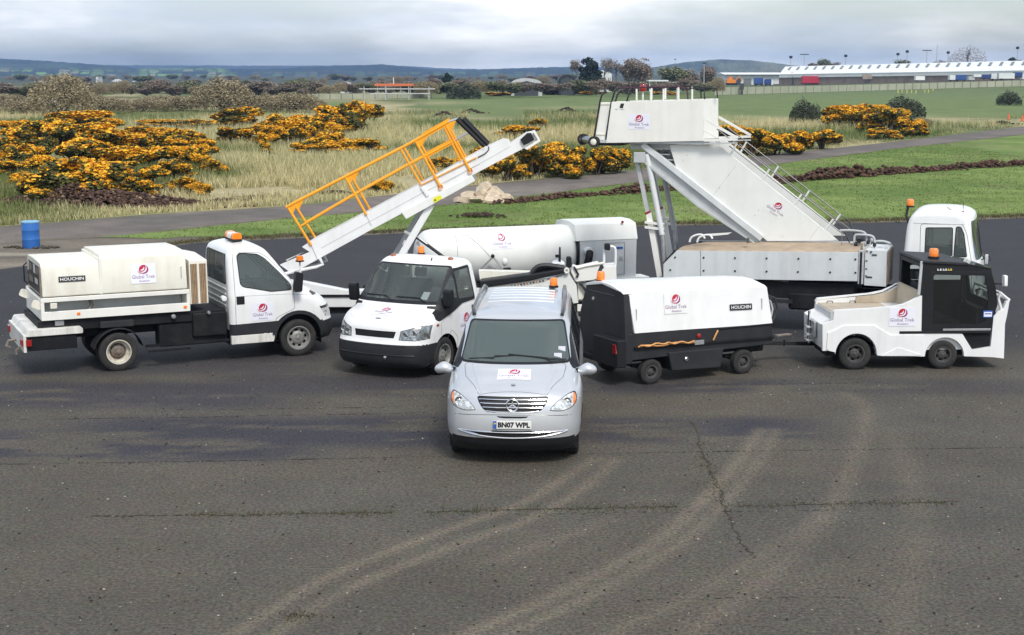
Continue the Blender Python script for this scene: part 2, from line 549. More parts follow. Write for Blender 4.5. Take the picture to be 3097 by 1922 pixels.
# ---- lettering
def text_mesh(txt, size, width=None, bold=0.0):
    cu = bpy.data.curves.new('lettering', 'FONT'); cu.body = txt; cu.size = size; cu.align_x = 'CENTER'; cu.align_y = 'CENTER'
    cu.offset = bold; cu.resolution_u = 2
    o = bpy.data.objects.new('lettering', cu); col.objects.link(o)
    dg = bpy.context.evaluated_depsgraph_get()
    me = bpy.data.meshes.new_from_object(o.evaluated_get(dg))
    bpy.data.objects.remove(o); bpy.data.curves.remove(cu)
    vs = np.array([v.co[:2] for v in me.vertices]); fs = [tuple(p.vertices) for p in me.polygons]
    bpy.data.meshes.remove(me)
    vs -= (vs.max(0) + vs.min(0)) / 2
    if width:
        k = width / (vs[:, 0].max() - vs[:, 0].min()); vs[:, 0] *= k
    return vs, fs

def put2d(name, vs, fs, place, m, parent, h):
    """flat print: 2-D shape laid on a surface; place(u, v, height) -> point"""
    b = MB(); b.add([place(u, v, h) for u, v in vs], fs)
    me = bpy.data.meshes.new(name); me.from_pydata(b.v, [], b.f); me.update()
    return link(name, me, m, parent)

def ellipse(cx, cy, rx, ry, n=28, rot=0.0):
    c, s = math.cos(rot), math.sin(rot); out = []
    for i in range(n):
        a = 2 * math.pi * i / n; x, y = rx * math.cos(a), ry * math.sin(a); out.append((cx + x * c - y * s, cy + x * s + y * c))
    return out

def crescent(cx, cy, rx, ry, a0, a1, t, n=16, rot=0.0):
    """tapered arc, thickest in the middle"""
    o, i_ = [], []
    for k in range(n + 1):
        a = R(a0 + (a1 - a0) * k / n); w = t * math.sin(math.pi * k / n) + 0.002
        for lst, d in ((o, w / 2), (i_, -w / 2)):
            x, y = (rx + d) * math.cos(a), (ry + d) * math.sin(a)
            lst.append((cx + x * math.cos(rot) - y * math.sin(rot), cy + x * math.sin(rot) + y * math.cos(rot)))
    vs = o + i_; k = n + 1
    return vs, [(j, j + 1, k + j + 1, k + j) for j in range(n)]

def company_sign(parent, place, w, h, plate='sign_white', nx=6, ny=4, name='company_sign'):
    """white vinyl plate with the red globe emblem and the words Global Trek / Aviation"""
    b = MB()
    for lay in (0.0, 0.003):
        b.add([place((i / nx - .5) * w, (j / ny - .5) * h, lay) for j in range(ny + 1) for i in range(nx + 1)],
              [(j * (nx + 1) + i, j * (nx + 1) + i + 1, (j + 1) * (nx + 1) + i + 1, (j + 1) * (nx + 1) + i) for j in range(ny) for i in range(nx)])
    k = (nx + 1) * (ny + 1)
    bd = [i for i in range(nx + 1)] + [j * (nx + 1) + nx for j in range(1, ny + 1)] + [ny * (nx + 1) + i for i in range(nx - 1, -1, -1)] + [j * (nx + 1) for j in range(ny - 1, 0, -1)]
    b.f += [(bd[i], bd[(i + 1) % len(bd)], bd[(i + 1) % len(bd)] + k, bd[i] + k) for i in range(len(bd))]
    sg = b.build(name, plate, parent)
    e = h * 0.235; cx, cy = w * 0.015, h * 0.22
    d = ellipse(cx, cy, e * 1.02, e * 0.98, 32, 0.5)
    put2d('emblem_disc', d, [tuple(range(len(d)))], place, 'emblem_red', sg, 0.005)
    v, f = crescent(cx - e * .1, cy + e * .12, e * 0.98, e * 0.98, -100, 40, e * .42)
    put2d('emblem_edge', v, f, place, 'emblem_plum', sg, 0.0065)
    v, f = crescent(cx - e * .30, cy + e * .30, e * 0.92, e * 0.92, -125, 35, e * .30)
    put2d('emblem_swoosh', v, f, place, 'sign_white', sg, 0.008)
    v, f = crescent(cx - e * .48, cy + e * .42, e * 0.58, e * 0.58, -120, 15, e * .30)
    put2d('emblem_swoosh', v, f, place, 'sign_white', sg, 0.008)
    v, f = crescent(cx - e * .25, cy + e * .2, e * 1.16, e * 1.08, -160, -85, e * .26)
    put2d('emblem_tail', v, f, place, 'emblem_pink', sg, 0.0095)
    v, f = text_mesh('Global Trek', h * .26, w * .92); v = v + np.array([0, -h * .155])
    put2d('lettering', v, f, place, 'ink_purple', sg, 0.005)
    v, f = text_mesh('Aviation', h * .16, w * .42); v = v + np.array([w * .02, -h * .37])
    put2d('lettering', v, f, place, 'ink_purple', sg, 0.005)
    return sg

def maker_plate(parent, place, w, h):
    b = MB().add([place(a * w / 2, c * h / 2, 0.0) for a, c in ((-1, -1), (1, -1), (1, 1), (-1, 1))] + [place(a * w / 2, c * h / 2, 0.004) for a, c in ((-1, -1), (1, -1), (1, 1), (-1, 1))],
                 [(0, 1, 2, 3), (7, 6, 5, 4), (0, 4, 5, 1), (1, 5, 6, 2), (2, 6, 7, 3), (3, 7, 4, 0)])
    p = b.build('maker_plate', 'ink_black', parent)
    v, f = text_mesh('HOUCHIN', h * .8, w * .88, 0.0012)
    put2d('lettering', v, f, place, 'ink_white', p, 0.006)
    return p

def plane_place(o, u, v):
    """place() on a flat surface from origin and two in-plane unit vectors"""
    o, u, v = Vector(o), Vector(u).normalized(), Vector(v).normalized(); n = u.cross(v)
    return lambda a, b, h: o + u * a + v * b + n * h

# ---- wheels and lamps
def make_wheel(parent, x, y, z, Rt, wd, rim, side, style='steel', rim_mat='rim_grey', holes=8, steer=0.0, name='wheel'):
    """side: +1 outer face towards +y, -1 towards -y"""
    e = empty(name, (x, y, z), steer, parent)
    w2 = wd / 2; b = MB()
    sh = Rt - rim
    prof = [(rim - .01, -w2 * .8), (rim + sh * .12, -w2 * .93), (rim + sh * .5, -w2 * 1.0), (rim + sh * .82, -w2 * .96), (Rt - .012, -w2 * .84)]
    k = 5
    for i in range(k):      # tread ribs
        a = -w2 * .80 + i * (w2 * 1.6) / k; c = a + (w2 * 1.6) / k * .74
        prof += [(Rt, a), (Rt, c)]
        if i < k - 1: prof += [(Rt - .011, c + .003), (Rt - .011, a + (w2 * 1.6) / k - .003)]
    prof += [(Rt - .012, w2 * .84), (rim + sh * .82, w2 * .96), (rim + sh * .5, w2), (rim + sh * .12, w2 * .93), (rim - .01, w2 * .8)]
    b.lathe(prof, 40); b.build('tyre', 'rubber', e, angle=50)
    s = side
    r = MB()
    if style == 'steel':
        prof = [(rim - .012, s * w2 * .62), (rim + .006, s * w2 * .90), (rim + .012, s * w2 * .96), (rim - .008, s * w2 * .97), (rim - .02, s * w2 * .80), (rim * .86, s * w2 * .34), (rim * .80, s * w2 * .30), (rim * .60, s * w2 * .34), (rim * .46, s * w2 * .58), (rim * .40, s * w2 * .62), (0.0, s * w2 * .62)]
        n = holes * 4
        r.lathe(prof, n, skip=lambda i, j: i == 6 and j % 4 in (0, 1))
    elif style == 'dish':    # deep dished wheel of a twin rear axle
        r.lathe([(rim + .01, s * w2 * .97), (rim - .012, s * w2 * .95), (rim - .02, s * w2 * .72), (rim * .90, s * w2 * .2), (rim * .80, -s * w2 * .1), (rim * .70, -s * w2 * .12)], holes * 4)
        prof = [(rim * .80, -s * w2 * .30), (rim * .62, -s * w2 * .45), (rim * .56, -s * w2 * .2), (rim * .34, s * w2 * .05), (rim * .30, s * w2 * .3), (0.0, s * w2 * .3)]
        d = MB(); d.lathe(prof, holes * 4, skip=lambda i, j: i == 1 and j % 4 in (0, 1)); d.build('wheel_disc', 'rusty_steel' if rim_mat == 'rim_cream' else rim_mat, e, angle=28)
    else:                    # plain trim
        prof = [(rim + .01, s * w2 * .97), (rim - .015, s * w2 * .95), (rim - .02, s * w2 * .80), (rim * .8, s * w2 * .72), (rim * .5, s * w2 * .80), (rim * .45, s * w2 * .9), (0, s * w2 * .95)]
        n = holes * 4
        r.lathe(prof, n, skip=lambda i, j: i == 3 and j % 4 == 0)
    ro = r.build('rim', rim_mat, e, angle=28)
    MB().lathe([(rim * .97, -s * w2 * .55), (0.0, -s * w2 * .55)], 24).build('brake_drum', 'chassis', e)
    h = MB()
    for i in range(6):
        a = 2 * math.pi * i / 6
        h.lathe([(.012, s * w2 * .60), (.012, s * w2 * .70), (0, s * w2 * .72)], 6, c=(rim * .32 * math.cos(a), 0, rim * .32 * math.sin(a)))
    h.lathe([(rim * .2, s * w2 * .5), (rim * .19, s * w2 * .74), (rim * .12, s * w2 * .80), (0, s * w2 * .80)], 16)
    h.build('hub', rim_mat if style != 'dish' else 'rusty_steel', e)
    return e

def beacon(parent, x, y, z, r=0.055, h=0.13, name='beacon'):
    e = MB().lathe([(r * 1.25, 0), (r * 1.25, h * .18), (r * .9, h * .24), (0, h * .24)], 16, c=(x, y, z), axis='z').build(name, 'black_trim', parent)
    b = MB().lathe([(r, h * .2), (r * 1.02, h * .4), (r * .96, h * .9), (r * .7, h), (0, h)], 20, c=(x, y, z), axis='z')
    b.build('lens', 'amber', e, angle=50)
    return e
# ================================================================ ground, roads, sheets
def attr_mat(name, rough=0.9, noise=0.0, nscale=1.0, fine=0.0, fscale=30.0, bump=0.0, bscale=20, stretch=None, specks=0.0):
    """colour from the 'Col' attribute, broken up by two noises"""
    m, nt, b = new_mat(name)
    N, L = nt.nodes.new, nt.links.new
    a = N('ShaderNodeAttribute'); a.attribute_name = 'Col'
    tc = N('ShaderNodeTexCoord'); src = a.outputs['Color']
    vec = tc.outputs['Object']
    for amt, sc, det, st in ((noise, nscale, 6, stretch), (fine, fscale, 4, None)):
        if not amt: continue
        v = vec
        if st:
            mp = N('ShaderNodeMapping'); mp.inputs['Scale'].default_value = st; L(vec, mp.inputs[0]); v = mp.outputs[0]
        n = N('ShaderNodeTexNoise'); n.inputs['Scale'].default_value = sc; n.inputs['Detail'].default_value = det; n.inputs['Roughness'].default_value = 0.62
        L(v, n.inputs['Vector'])
        r = N('ShaderNodeMapRange'); r.inputs['From Min'].default_value = .25; r.inputs['From Max'].default_value = .75
        r.inputs['To Min'].default_value = 1 - amt; r.inputs['To Max'].default_value = 1 + amt
        L(n.outputs[0], r.inputs['Value'])
        mx = N('ShaderNodeVectorMath'); mx.operation = 'SCALE'
        L(src, mx.inputs[0]); L(r.outputs[0], mx.inputs['Scale']); src = mx.outputs[0]
    if specks:                                   # dark pits and pale stones in the surface
        n = N('ShaderNodeTexNoise'); n.inputs['Scale'].default_value = 30; n.inputs['Detail'].default_value = 2; L(vec, n.inputs['Vector'])
        r = N('ShaderNodeValToRGB'); e = r.color_ramp.elements; e[0].position = .30; e[0].color = (1 - specks,) * 3 + (1,); e[1].position = .40; e[1].color = (1, 1, 1, 1)
        q = e.new(.63); q.color = (1, 1, 1, 1); q = e.new(.72); q.color = (1 + specks, 1 + specks, 1 + specks * .9, 1)
        L(n.outputs[0], r.inputs[0]); mx = N('ShaderNodeVectorMath'); mx.operation = 'MULTIPLY'; L(src, mx.inputs[0]); L(r.outputs[0], mx.inputs[1]); src = mx.outputs[0]
        n = N('ShaderNodeTexNoise'); n.inputs['Scale'].default_value = 5.5; n.inputs['Detail'].default_value = 5; L(vec, n.inputs['Vector'])
        hs = N('ShaderNodeMix'); hs.data_type = 'RGBA'; hs.blend_type = 'OVERLAY'; hs.inputs['Factor'].default_value = .16; L(src, hs.inputs['A']); L(n.outputs['Color'], hs.inputs['B']); src = hs.outputs['Result']
    L(src, b.inputs['Base Color']); b.inputs['Roughness'].default_value = rough
    b.inputs['Specular IOR Level'].default_value = 0.25
    if bump:
        n = N('ShaderNodeTexNoise'); n.inputs['Scale'].default_value = bscale; n.inputs['Detail'].default_value = 6
        L(vec, n.inputs['Vector'])
        bp = N('ShaderNodeBump'); bp.inputs['Strength'].default_value = bump; bp.inputs['Distance'].default_value = 0.03
        L(n.outputs[0], bp.inputs['Height']); L(bp.outputs[0], b.inputs['Normal'])
    M[name] = m
    return m

def np_mesh(name, V, faces, C=None, smooth=False):
    """V (n,3), faces (m,k) arrays, C (n,3) colours per vertex"""
    me = bpy.data.meshes.new(name)
    V = np.asarray(V, np.float32); faces = np.asarray(faces, np.int32); k = faces.shape[1]
    me.vertices.add(len(V)); me.vertices.foreach_set('co', V.ravel())
    me.loops.add(faces.size); me.loops.foreach_set('vertex_index', faces.ravel())
    me.polygons.add(len(faces)); me.polygons.foreach_set('loop_start', np.arange(0, faces.size, k, dtype=np.int32))
    me.update(calc_edges=True)
    if C is not None:
        ca = me.color_attributes.new('Col', 'FLOAT_COLOR', 'POINT')
        ca.data.foreach_set('color', np.column_stack([C, np.ones(len(C))]).astype(np.float32).ravel())
    if smooth: me.polygons.foreach_set('use_smooth', [True] * len(me.polygons))
    return me

def grid_faces(nx, ny):
    i, j = np.meshgrid(np.arange(nx - 1), np.arange(ny - 1)); a = (j * nx + i).ravel()
    return np.column_stack([a, a + 1, a + nx + 1, a + nx])

_perm = np.random.default_rng(3).random((256, 256))
def vnoise(x, y, sc, seed=0):
    """smooth value noise, 0..1"""
    x = np.asarray(x) / sc + seed * 17.3; y = np.asarray(y) / sc + seed * 9.1
    xi = np.floor(x).astype(int); yi = np.floor(y).astype(int); fx = x - xi; fy = y - yi
    fx = fx * fx * (3 - 2 * fx); fy = fy * fy * (3 - 2 * fy)
    p = lambda a, b: _perm[a % 256, b % 256]
    return (p(xi, yi) * (1 - fx) + p(xi + 1, yi) * fx) * (1 - fy) + (p(xi, yi + 1) * (1 - fx) + p(xi + 1, yi + 1) * fx) * fy
def fbm(x, y, sc, seed=0, o=4):
    t = 0; a = 0.5; s = 0
    for i in range(o):
        t = t + a * vnoise(x, y, sc / 2 ** i, seed + i); s += a; a *= .55
    return t / s
def sstep(a, b, x): t = np.clip((x - a) / (b - a), 0, 1); return t * t * (3 - 2 * t)
def lerp3(a, b, t): return np.asarray(a)[None, :] * (1 - t)[:, None] + np.asarray(b)[None, :] * t[:, None] if np.ndim(a) == 1 else a * (1 - t)[:, None] + np.asarray(b)[None, :] * t[:, None]

APR_X = [-60, -22, -14.55, -10.31, -3.79, 5.57, 13.18, 19.71, 80]
APR_Y = [24, 34, 41.96, 48.64, 51.61, 54.23, 55.21, 57.13, 66]
def apron_edge(x): return np.interp(x, APR_X, APR_Y)
RU = [(-60, 40), (-30, 49), (-18.6, 53.88), (-14.4, 58.48), (-8.97, 62.6), (-2.0, 74.0), (6.93, 85.55), (16.01, 99.56), (30.86, 121.3), (53.61, 156.97), (110, 240)]
RL = [(-60, 33), (-30, 43), (-16.66, 48.17), (-13.3, 51.0), (-8.61, 57.0), (-1.68, 63.77), (3.74, 72.14), (14.6, 88.91), (27.9, 109.61), (46.4, 135.75), (110, 222)]
def road_up(x): return np.interp(x, [p[0] for p in RU], [p[1] for p in RU])
def road_lo(x): return np.interp(x, [p[0] for p in RL], [p[1] for p in RL])

attr_mat('ground_mat', noise=.30, nscale=.22, fine=.35, fscale=3.5, bump=.5, bscale=3)
attr_mat('tarmac', rough=.78, noise=.16, nscale=.55, fine=.66, fscale=22, bump=.45, bscale=40, specks=.6)
attr_mat('sheet_mat', noise=.25, nscale=.9, fine=.35, fscale=14, bump=.4, bscale=18)
attr_mat('grass_mat', noise=.22, nscale=.6, fine=.40, fscale=9, bump=.6, bscale=14)
attr_mat('blade_mat', rough=.8)

def ground_z(x, y): return 2.6 * sstep(95, 190, x) * sstep(360, 560, y)

def ground():
    rows = np.concatenate([[-80, -30, -5], np.geomspace(5, 260, 130), np.geomspace(280, 5600, 30)])
    u = np.linspace(-1, 1, 161); u = np.sign(u) * np.abs(u) ** 1.5
    V = []; 
    for y in rows:
        hw = max(90, .95 * y)
        V.append(np.column_stack([u * hw, np.full_like(u, y), np.zeros_like(u)]))
    V = np.concatenate(V); x, y = V[:, 0], V[:, 1]
    V[:, 2] = ground_z(x, y) - 0.012
    straw = np.array([.37, .32, .175]); olive = np.array([.125, .135, .050]); green = np.array([.085, .150, .032]); far = np.array([.060, .068, .045])
    t = sstep(.38, .62, fbm(x, y * .5, 14, 2)); Cc = lerp3(olive, straw, t)
    g = sstep(.50, .66, fbm(x, y * .6, 9, 8)) * .75; Cc = Cc * (1 - g)[:, None] + green * g[:, None]
    # mown airfield beyond the rough, to the right
    s = x / np.maximum(y, 1)
    mow = sstep(165, 215, y) * sstep(-.09, .0, s)
    mow *= (1 - .75 * sstep(.5, .62, fbm(x, y * .3, 26, 5)) * (1 - sstep(215, 270, y)))
    Cc = Cc * (1 - mow)[:, None] + np.array([.125, .170, .052]) * mow[:, None]
    f = sstep(260, 900, y); Cc = Cc * (1 - f)[:, None] + far * f[:, None]
    me = np_mesh('ground', V, grid_faces(len(u), len(rows)), Cc, True)
    tag(link('ground', me, 'ground_mat'), kind='structure')
ground()

def px_dist(x, y, pts):
    """distance of points to a polyline (ground coordinates)"""
    d = np.full(x.shape, 1e9); w = np.zeros(x.shape)
    for (x0, y0), (x1, y1) in zip(pts[:-1], pts[1:]):
        L2 = (x1 - x0) ** 2 + (y1 - y0) ** 2; t = np.clip(((x - x0) * (x1 - x0) + (y - y0) * (y1 - y0)) / L2, 0, 1)
        d = np.minimum(d, np.hypot(x - x0 - t * (x1 - x0), y - y0 - t * (y1 - y0)))
    return d

def apron():
    nx, ny = 460, 420
    xs = np.linspace(-24, 30, nx); tt = np.linspace(0, 1, ny)
    X, T = np.meshgrid(xs, tt); E = apron_edge(X); Y = 3 + T * (E - 3)
    x, y = X.ravel(), Y.ravel()
    V = np.column_stack([x, y, np.full_like(x, -.004)])
    base = np.array([.086, .0765, .0605])                      # worn, brownish grey tarmac
    C = np.tile(base, (len(x), 1)) * (0.80 + .28 * fbm(x, y, 5, 1) + .16 * fbm(x, y, .7, 35))[:, None]
    tint = fbm(x, y, 2.3, 31); C *= 1 + np.column_stack([(tint - .5) * .12, (tint - .5) * .02, -(tint - .5) * .10])
    dark = np.array([.032, .031, .035])                      # newer, bluish sealed surface
    yb = y + 3.0 * (fbm(x * .5, y, 5, 4) - .5)
    k = sstep(26.5, 32, yb) * .95
    C = C * (1 - k)[:, None] + dark * k[:, None]
    # tar smears: streaks running across the view
    st = fbm(x * .28, y * 1.7, 1.5, 11, 6); st2 = fbm(x * .7, y * 2.6, .9, 21, 5)
    def px_patch(u0, v0, u1, v1):
        a = gnd(u0, v0); b = gnd(u1, v1); cy0, cy1 = min(a[1], b[1]), max(a[1], b[1])
        gx = sstep(a[0] - 1.2, a[0] + .8, x) * (1 - sstep(b[0] - .8, b[0] + 1.2, x)); gy = sstep(cy0 - .5, cy0 + .25, y) * (1 - sstep(cy1 - .25, cy1 + .5, y))
        return gx * gy
    m = np.zeros_like(x)
    for (u0, v0, u1, v1, s) in ((-300, 1310, 900, 1385, 1.0), (300, 1270, 1420, 1345, .95), (900, 1265, 1400, 1335, .9), (-200, 1160, 800, 1230, .8), (700, 1130, 1420, 1190, .7),
                                (1750, 1270, 2080, 1330, .95), (2120, 1268, 2440, 1325, 1.0), (1740, 1150, 2440, 1185, .8), (2500, 1150, 3200, 1190, .5), (100, 1060, 900, 1130, .6),
                                (2200, 1480, 2480, 1520, .45), (2480, 1480, 2760, 1525, .6), (2250, 1620, 2400, 1680, .35)):
        m = np.maximum(m, s * px_patch(u0, v0, u1, v1) * np.clip(sstep(.44, .52, st * .7 + st2 * .3) + .35 * sstep(.5, .58, st2), 0, 1))
    m = np.clip(m * 1.05, 0, 1) * .88; C = C * (1 - m)[:, None] + np.array([.034, .033, .044]) * m[:, None]
    # dusty tyre tracks
    def track(pix, w, amt, c=(.155, .130, .096)):
        nonlocal C
        P = [gnd(*p) for p in spline(pix, 8)]
        d = px_dist(x, y, P); k = 1.35 * amt * np.exp(-(d / (w * .62)) ** 2) * (.55 + .7 * fbm(x, y, 1.1, 6))
        k = np.clip(k, 0, 1); C = C * (1 - k)[:, None] + np.array(c) * k[:, None]
    track([(640, 1960), (800, 1860), (1000, 1740), (1300, 1620), (1560, 1530), (1700, 1450), (1800, 1385)], .16, .62)
    track([(770, 1960), (900, 1870), (1100, 1760), (1400, 1640), (1600, 1570), (1760, 1480), (1860, 1390)], .16, .55)
    track([(1300, 1960), (1500, 1880), (1760, 1760), (1980, 1640), (2120, 1520), (2230, 1400), (2300, 1300)], .18, .70)
    track([(1420, 1960), (1620, 1880), (1860, 1760), (2060, 1640), (2190, 1520), (2290, 1400), (2350, 1300)], .16, .55)
    track([(1480, 1700), (1660, 1640), (1850, 1570)], .2, .3)
    track([(2000, 1960), (2250, 1800), (2450, 1620), (2560, 1450), (2620, 1250), (2560, 1190)], .25, .35)
    track([(1750, 1960), (2100, 1800), (2330, 1660), (2480, 1560)], .2, .3)
    track([(2700, 1960), (2780, 1600), (2700, 1300)], .3, .22)
    me = np_mesh('apron', V, grid_faces(nx, ny), C, True)
    ap = tag(link('apron', me, 'tarmac'), kind='structure')
    # cracks and joints: ragged open seams with grass and dirt in them
    def crack(pix, w, mt, jit=.02, n=40, brk=.0, seed=1):
        r = random.Random(seed); P = [gnd(*p) for p in spline(pix, n)]
        b = MB(); last = None; o = 0.0
        for i in range(len(P)):
            a = P[max(i - 1, 0)]; c = P[min(i + 1, len(P) - 1)]
            d = Vector((c[0] - a[0], c[1] - a[1])).normalized(); nrm = Vector((-d.y, d.x))
            ww = w * r.uniform(.1, 1.2) * (.35 + .9 * float(vnoise(np.array([i * 1.0]), np.array([0.]), 9, seed)[0])); o = o * .75 + r.uniform(-jit, jit) * .6; p = Vector(P[i]) + nrm * o
            cur = (p - nrm * ww / 2, p + nrm * ww / 2)
            if last is not None and r.random() > brk:
                b.add([(*last[0], .001), (*cur[0], .001), (*cur[1], .001), (*last[1], .001)], [(0, 1, 2, 3)])
            last = cur
        me = bpy.data.meshes.new('crack'); me.from_pydata(b.v, [], b.f); me.update()
        link('crack', me, mt, ap)
    mat('crack_dark', (.020, .018, .015), .95, vary=.4, vscale=6)
    mat('crack_moss', (.040, .034, .018), .95, vary=.5, vscale=5)
    crack([(-100, 1406), (300, 1400), (700, 1394), (1170, 1384)], .035, 'crack_dark', n=60, brk=.12, seed=2)
    crack([(1170, 1384), (1420, 1380)], .025, 'crack_dark', n=60, brk=.45, seed=3)
    crack([(1760, 1374), (2000, 1369), (2300, 1364), (2700, 1358), (3100, 1353)], .03, 'crack_dark', n=60, brk=.25, seed=4)
    crack([(-100, 1272), (300, 1266), (700, 1260), (1300, 1248)], .035, 'crack_dark', n=50, brk=.4, seed=5)
    crack([(270, 1562), (560, 1558), (800, 1556), (1000, 1552), (1190, 1550)], .075, 'crack_moss', .03, n=50, brk=.15, seed=6)
    crack([(1290, 1548), (1550, 1543), (1800, 1537), (2050, 1532)], .06, 'crack_moss', .02, n=60, brk=.08, seed=7)
    crack([(2220, 1532), (2450, 1526), (2700, 1521), (2900, 1518)], .05, 'crack_moss', .02, n=60, brk=.1, seed=8)
    crack([(1550, 1556), (1800, 1552), (2200, 1548), (2600, 1542)], .02, 'crack_dark', n=60, brk=.35, seed=9)
    crack([(2090, 1275), (2110, 1330), (2140, 1410), (2170, 1470), (2195, 1530), (2220, 1590), (2245, 1650), (2280, 1690)], .045, 'crack_moss', .04, n=24, brk=.12, seed=10)
    crack([(860, 1862), (900, 1858), (950, 1862)], .09, 'crack_moss', .05, n=20, brk=.2, seed=11)
    crack([(430, 1240), (900, 1236), (1300, 1229)], .03, 'crack_dark', n=50, brk=.5, seed=12)
    crack([(1760, 1175), (2100, 1166), (2600, 1158)], .035, 'crack_dark', n=50, brk=.4, seed=13)
    crack([(1900, 1815), (2300, 1808), (2600, 1806)], .02, 'crack_dark', n=50, brk=.5, seed=14)
    # weeds in the seams, loose grit
    r = np.random.default_rng(41); X, Y = [], []
    for a, b, n in (((560, 1558), (1190, 1550), 90), ((1290, 1548), (2050, 1532), 110), ((2220, 1532), (2900, 1518), 80), ((2110, 1330), (2200, 1540), 40), ((860, 1862), (950, 1862), 22)):
        for k in r.random(n):
            p = gnd(a[0] + (b[0] - a[0]) * k, a[1] + (b[1] - a[1]) * k); X.append(p[0] + r.normal(0, .015)); Y.append(p[1] + r.normal(0, .02))
    X, Y = np.array(X), np.array(Y)
    blades('seam_weeds', X, Y, np.full(len(X), .035), .012, lerp3(np.array([.05, .06, .02]), np.array([.12, .10, .05]), r.random(len(X))), 5, .6, 42, 'tiny weeds growing in the tarmac seams', 'weeds', -.004)
    n = 1500; y = 13 + 24 * r.random(n) ** 1.5; x = (r.random(n) * 2 - 1) * .42 * y; c = np.where(r.random((n, 1)) < .45, np.array([[.30, .27, .22]]), np.array([[.03, .027, .022]]))
    lumps('loose_grit', np.column_stack([x, y, np.full(n, .0)]), r.uniform(.006, .020, n), c, 'blade_mat', 43, 'loose grit scattered over the tarmac', 'grit')
APRON = apron

def strip_sheet(name, xs, lo, hi, nz, z, cfn, m, kind='structure'):
    """sheet between two lines lo(x), hi(x)"""
    X, T = np.meshgrid(xs, np.linspace(0, 1, nz)); x = X.ravel()
    a, b = lo(x), hi(x); y = a + T.ravel() * (b - a)
    C = cfn(x, y, T.ravel())
    me = np_mesh(name, np.column_stack([x, y, np.full_like(x, z)]), grid_faces(len(xs), nz), C, True)
    return tag(link(name, me, m), kind=kind)

# bare, silty verge between apron and taxiway on the left, running out as a pale concrete edge along the apron
def verge_c(x, y, t):
    a = np.array([.165, .140, .108]); b = np.array([.095, .082, .062]); pale = np.array([.30, .265, .205])
    C = lerp3(a, b, sstep(.40, .62, fbm(x * .35, y * 1.3, 3, 12)))
    k = sstep(.55, .68, fbm(x * .25, y * 1.6, 2.4, 13)) * (1 - sstep(-13, -7, x)) * .8
    return C * (1 - k)[:, None] + pale * k[:, None]
xs = np.linspace(-30, 45, 500)
strip_sheet('verge', xs, lambda x: apron_edge(x) - .05, lambda x: np.where(x < -6, road_lo(x) + .3, np.minimum(apron_edge(x) + 1.3, road_lo(x) + .3)), 40, .000, verge_c, 'sheet_mat')

def road_c(x, y, t):
    C = lerp3(np.array([.165, .142, .122]), np.array([.125, .110, .098]), sstep(.4, .6, fbm(x, y, 4, 15)))
    e = np.abs(t - .5) * 2; k = sstep(.72, 1, e + .25 * (fbm(x, y, 2, 16) - .5)) * .7
    C = C * (1 - k)[:, None] + np.array([.12, .105, .065]) * k[:, None]
    w = sstep(.6, .7, fbm(x * .5, y * 1.0, 3, 17)) * (1 - sstep(0, 10, x)) * .7
    return C * (1 - w)[:, None] + np.array([.20, .18, .15]) * w[:, None]
strip_sheet('taxiway', np.linspace(-40, 105, 500), road_lo, road_up, 16, .004, road_c, 'sheet_mat')

def mown_c(x, y, t):
    C = lerp3(np.array([.105, .165, .030]), np.array([.165, .225, .055]), sstep(.38, .64, fbm(x, y, 5, 18)))
    s = sstep(.62, .75, fbm(x, y, 2.6, 19)) * .55
    C = C * (1 - s)[:, None] + np.array([.17, .165, .07]) * s[:, None]
    e = (1 - sstep(0, .05, t + .04 * (fbm(x, y, 1.5, 20) - .5))) * .7
    return C * (1 - e)[:, None] + np.array([.105, .10, .05]) * e[:, None]
def grass_lo(x):
    j = .5 * (vnoise(x, x * 0, .8, 3) - .5)
    return np.maximum(np.interp(x, [-14.0, -12.0, -10, -4, 60], [50.2, 49.9, 50.4, 52.6, 64]), apron_edge(x) + .8) + j
def grass_hi(x): return np.minimum(road_lo(x) - .1, np.interp(x, [-14.0, -12.6, -11.2], [50.25, 52.0, 56.0]) + np.where(x > -11.2, 900, 0)) + .35 * (vnoise(x, x * 0, 1.1, 9) - .5)
mown = strip_sheet('mown_grass', np.linspace(-13.95, 95, 560), grass_lo, grass_hi, 60, .008, mown_c, 'grass_mat')

# ---------------------------------------------------------------- grass blades, soil, rubble
def blades(name, x, y, h, w, colr, per=4, lean=.35, seed=5, label=None, cat=None, z=0.0):
    r = np.random.default_rng(seed); n = len(x)
    k = n * per
    X = np.repeat(x, per) + r.normal(0, .10, k); Y = np.repeat(y, per) + r.normal(0, .10, k)
    Hh = np.repeat(h, per) * r.uniform(.55, 1.15, k); Wd = w * r.uniform(.6, 1.4, k)
    an = r.uniform(0, 2 * np.pi, k); le = r.normal(0, lean, (k, 2)) * Hh[:, None]
    dx, dy = np.cos(an) * Wd / 2, np.sin(an) * Wd / 2
    zz = np.full(k, z)
    A = np.column_stack([X - dx, Y - dy, zz]); B = np.column_stack([X + dx, Y + dy, zz]); T = np.column_stack([X + le[:, 0], Y + le[:, 1], zz + Hh])
    V = np.stack([A, B, T], 1).reshape(-1, 3); Fc = np.arange(3 * k).reshape(-1, 3)
    c = np.repeat(colr, per, 0) * r.uniform(.75, 1.25, (k, 1)); C = np.repeat(c, 3, 0); C[0::3] *= .8; C[1::3] *= .8
    o = link(name, np_mesh(name, V, Fc, C), 'blade_mat')
    return tag(o, label, cat, kind='stuff')

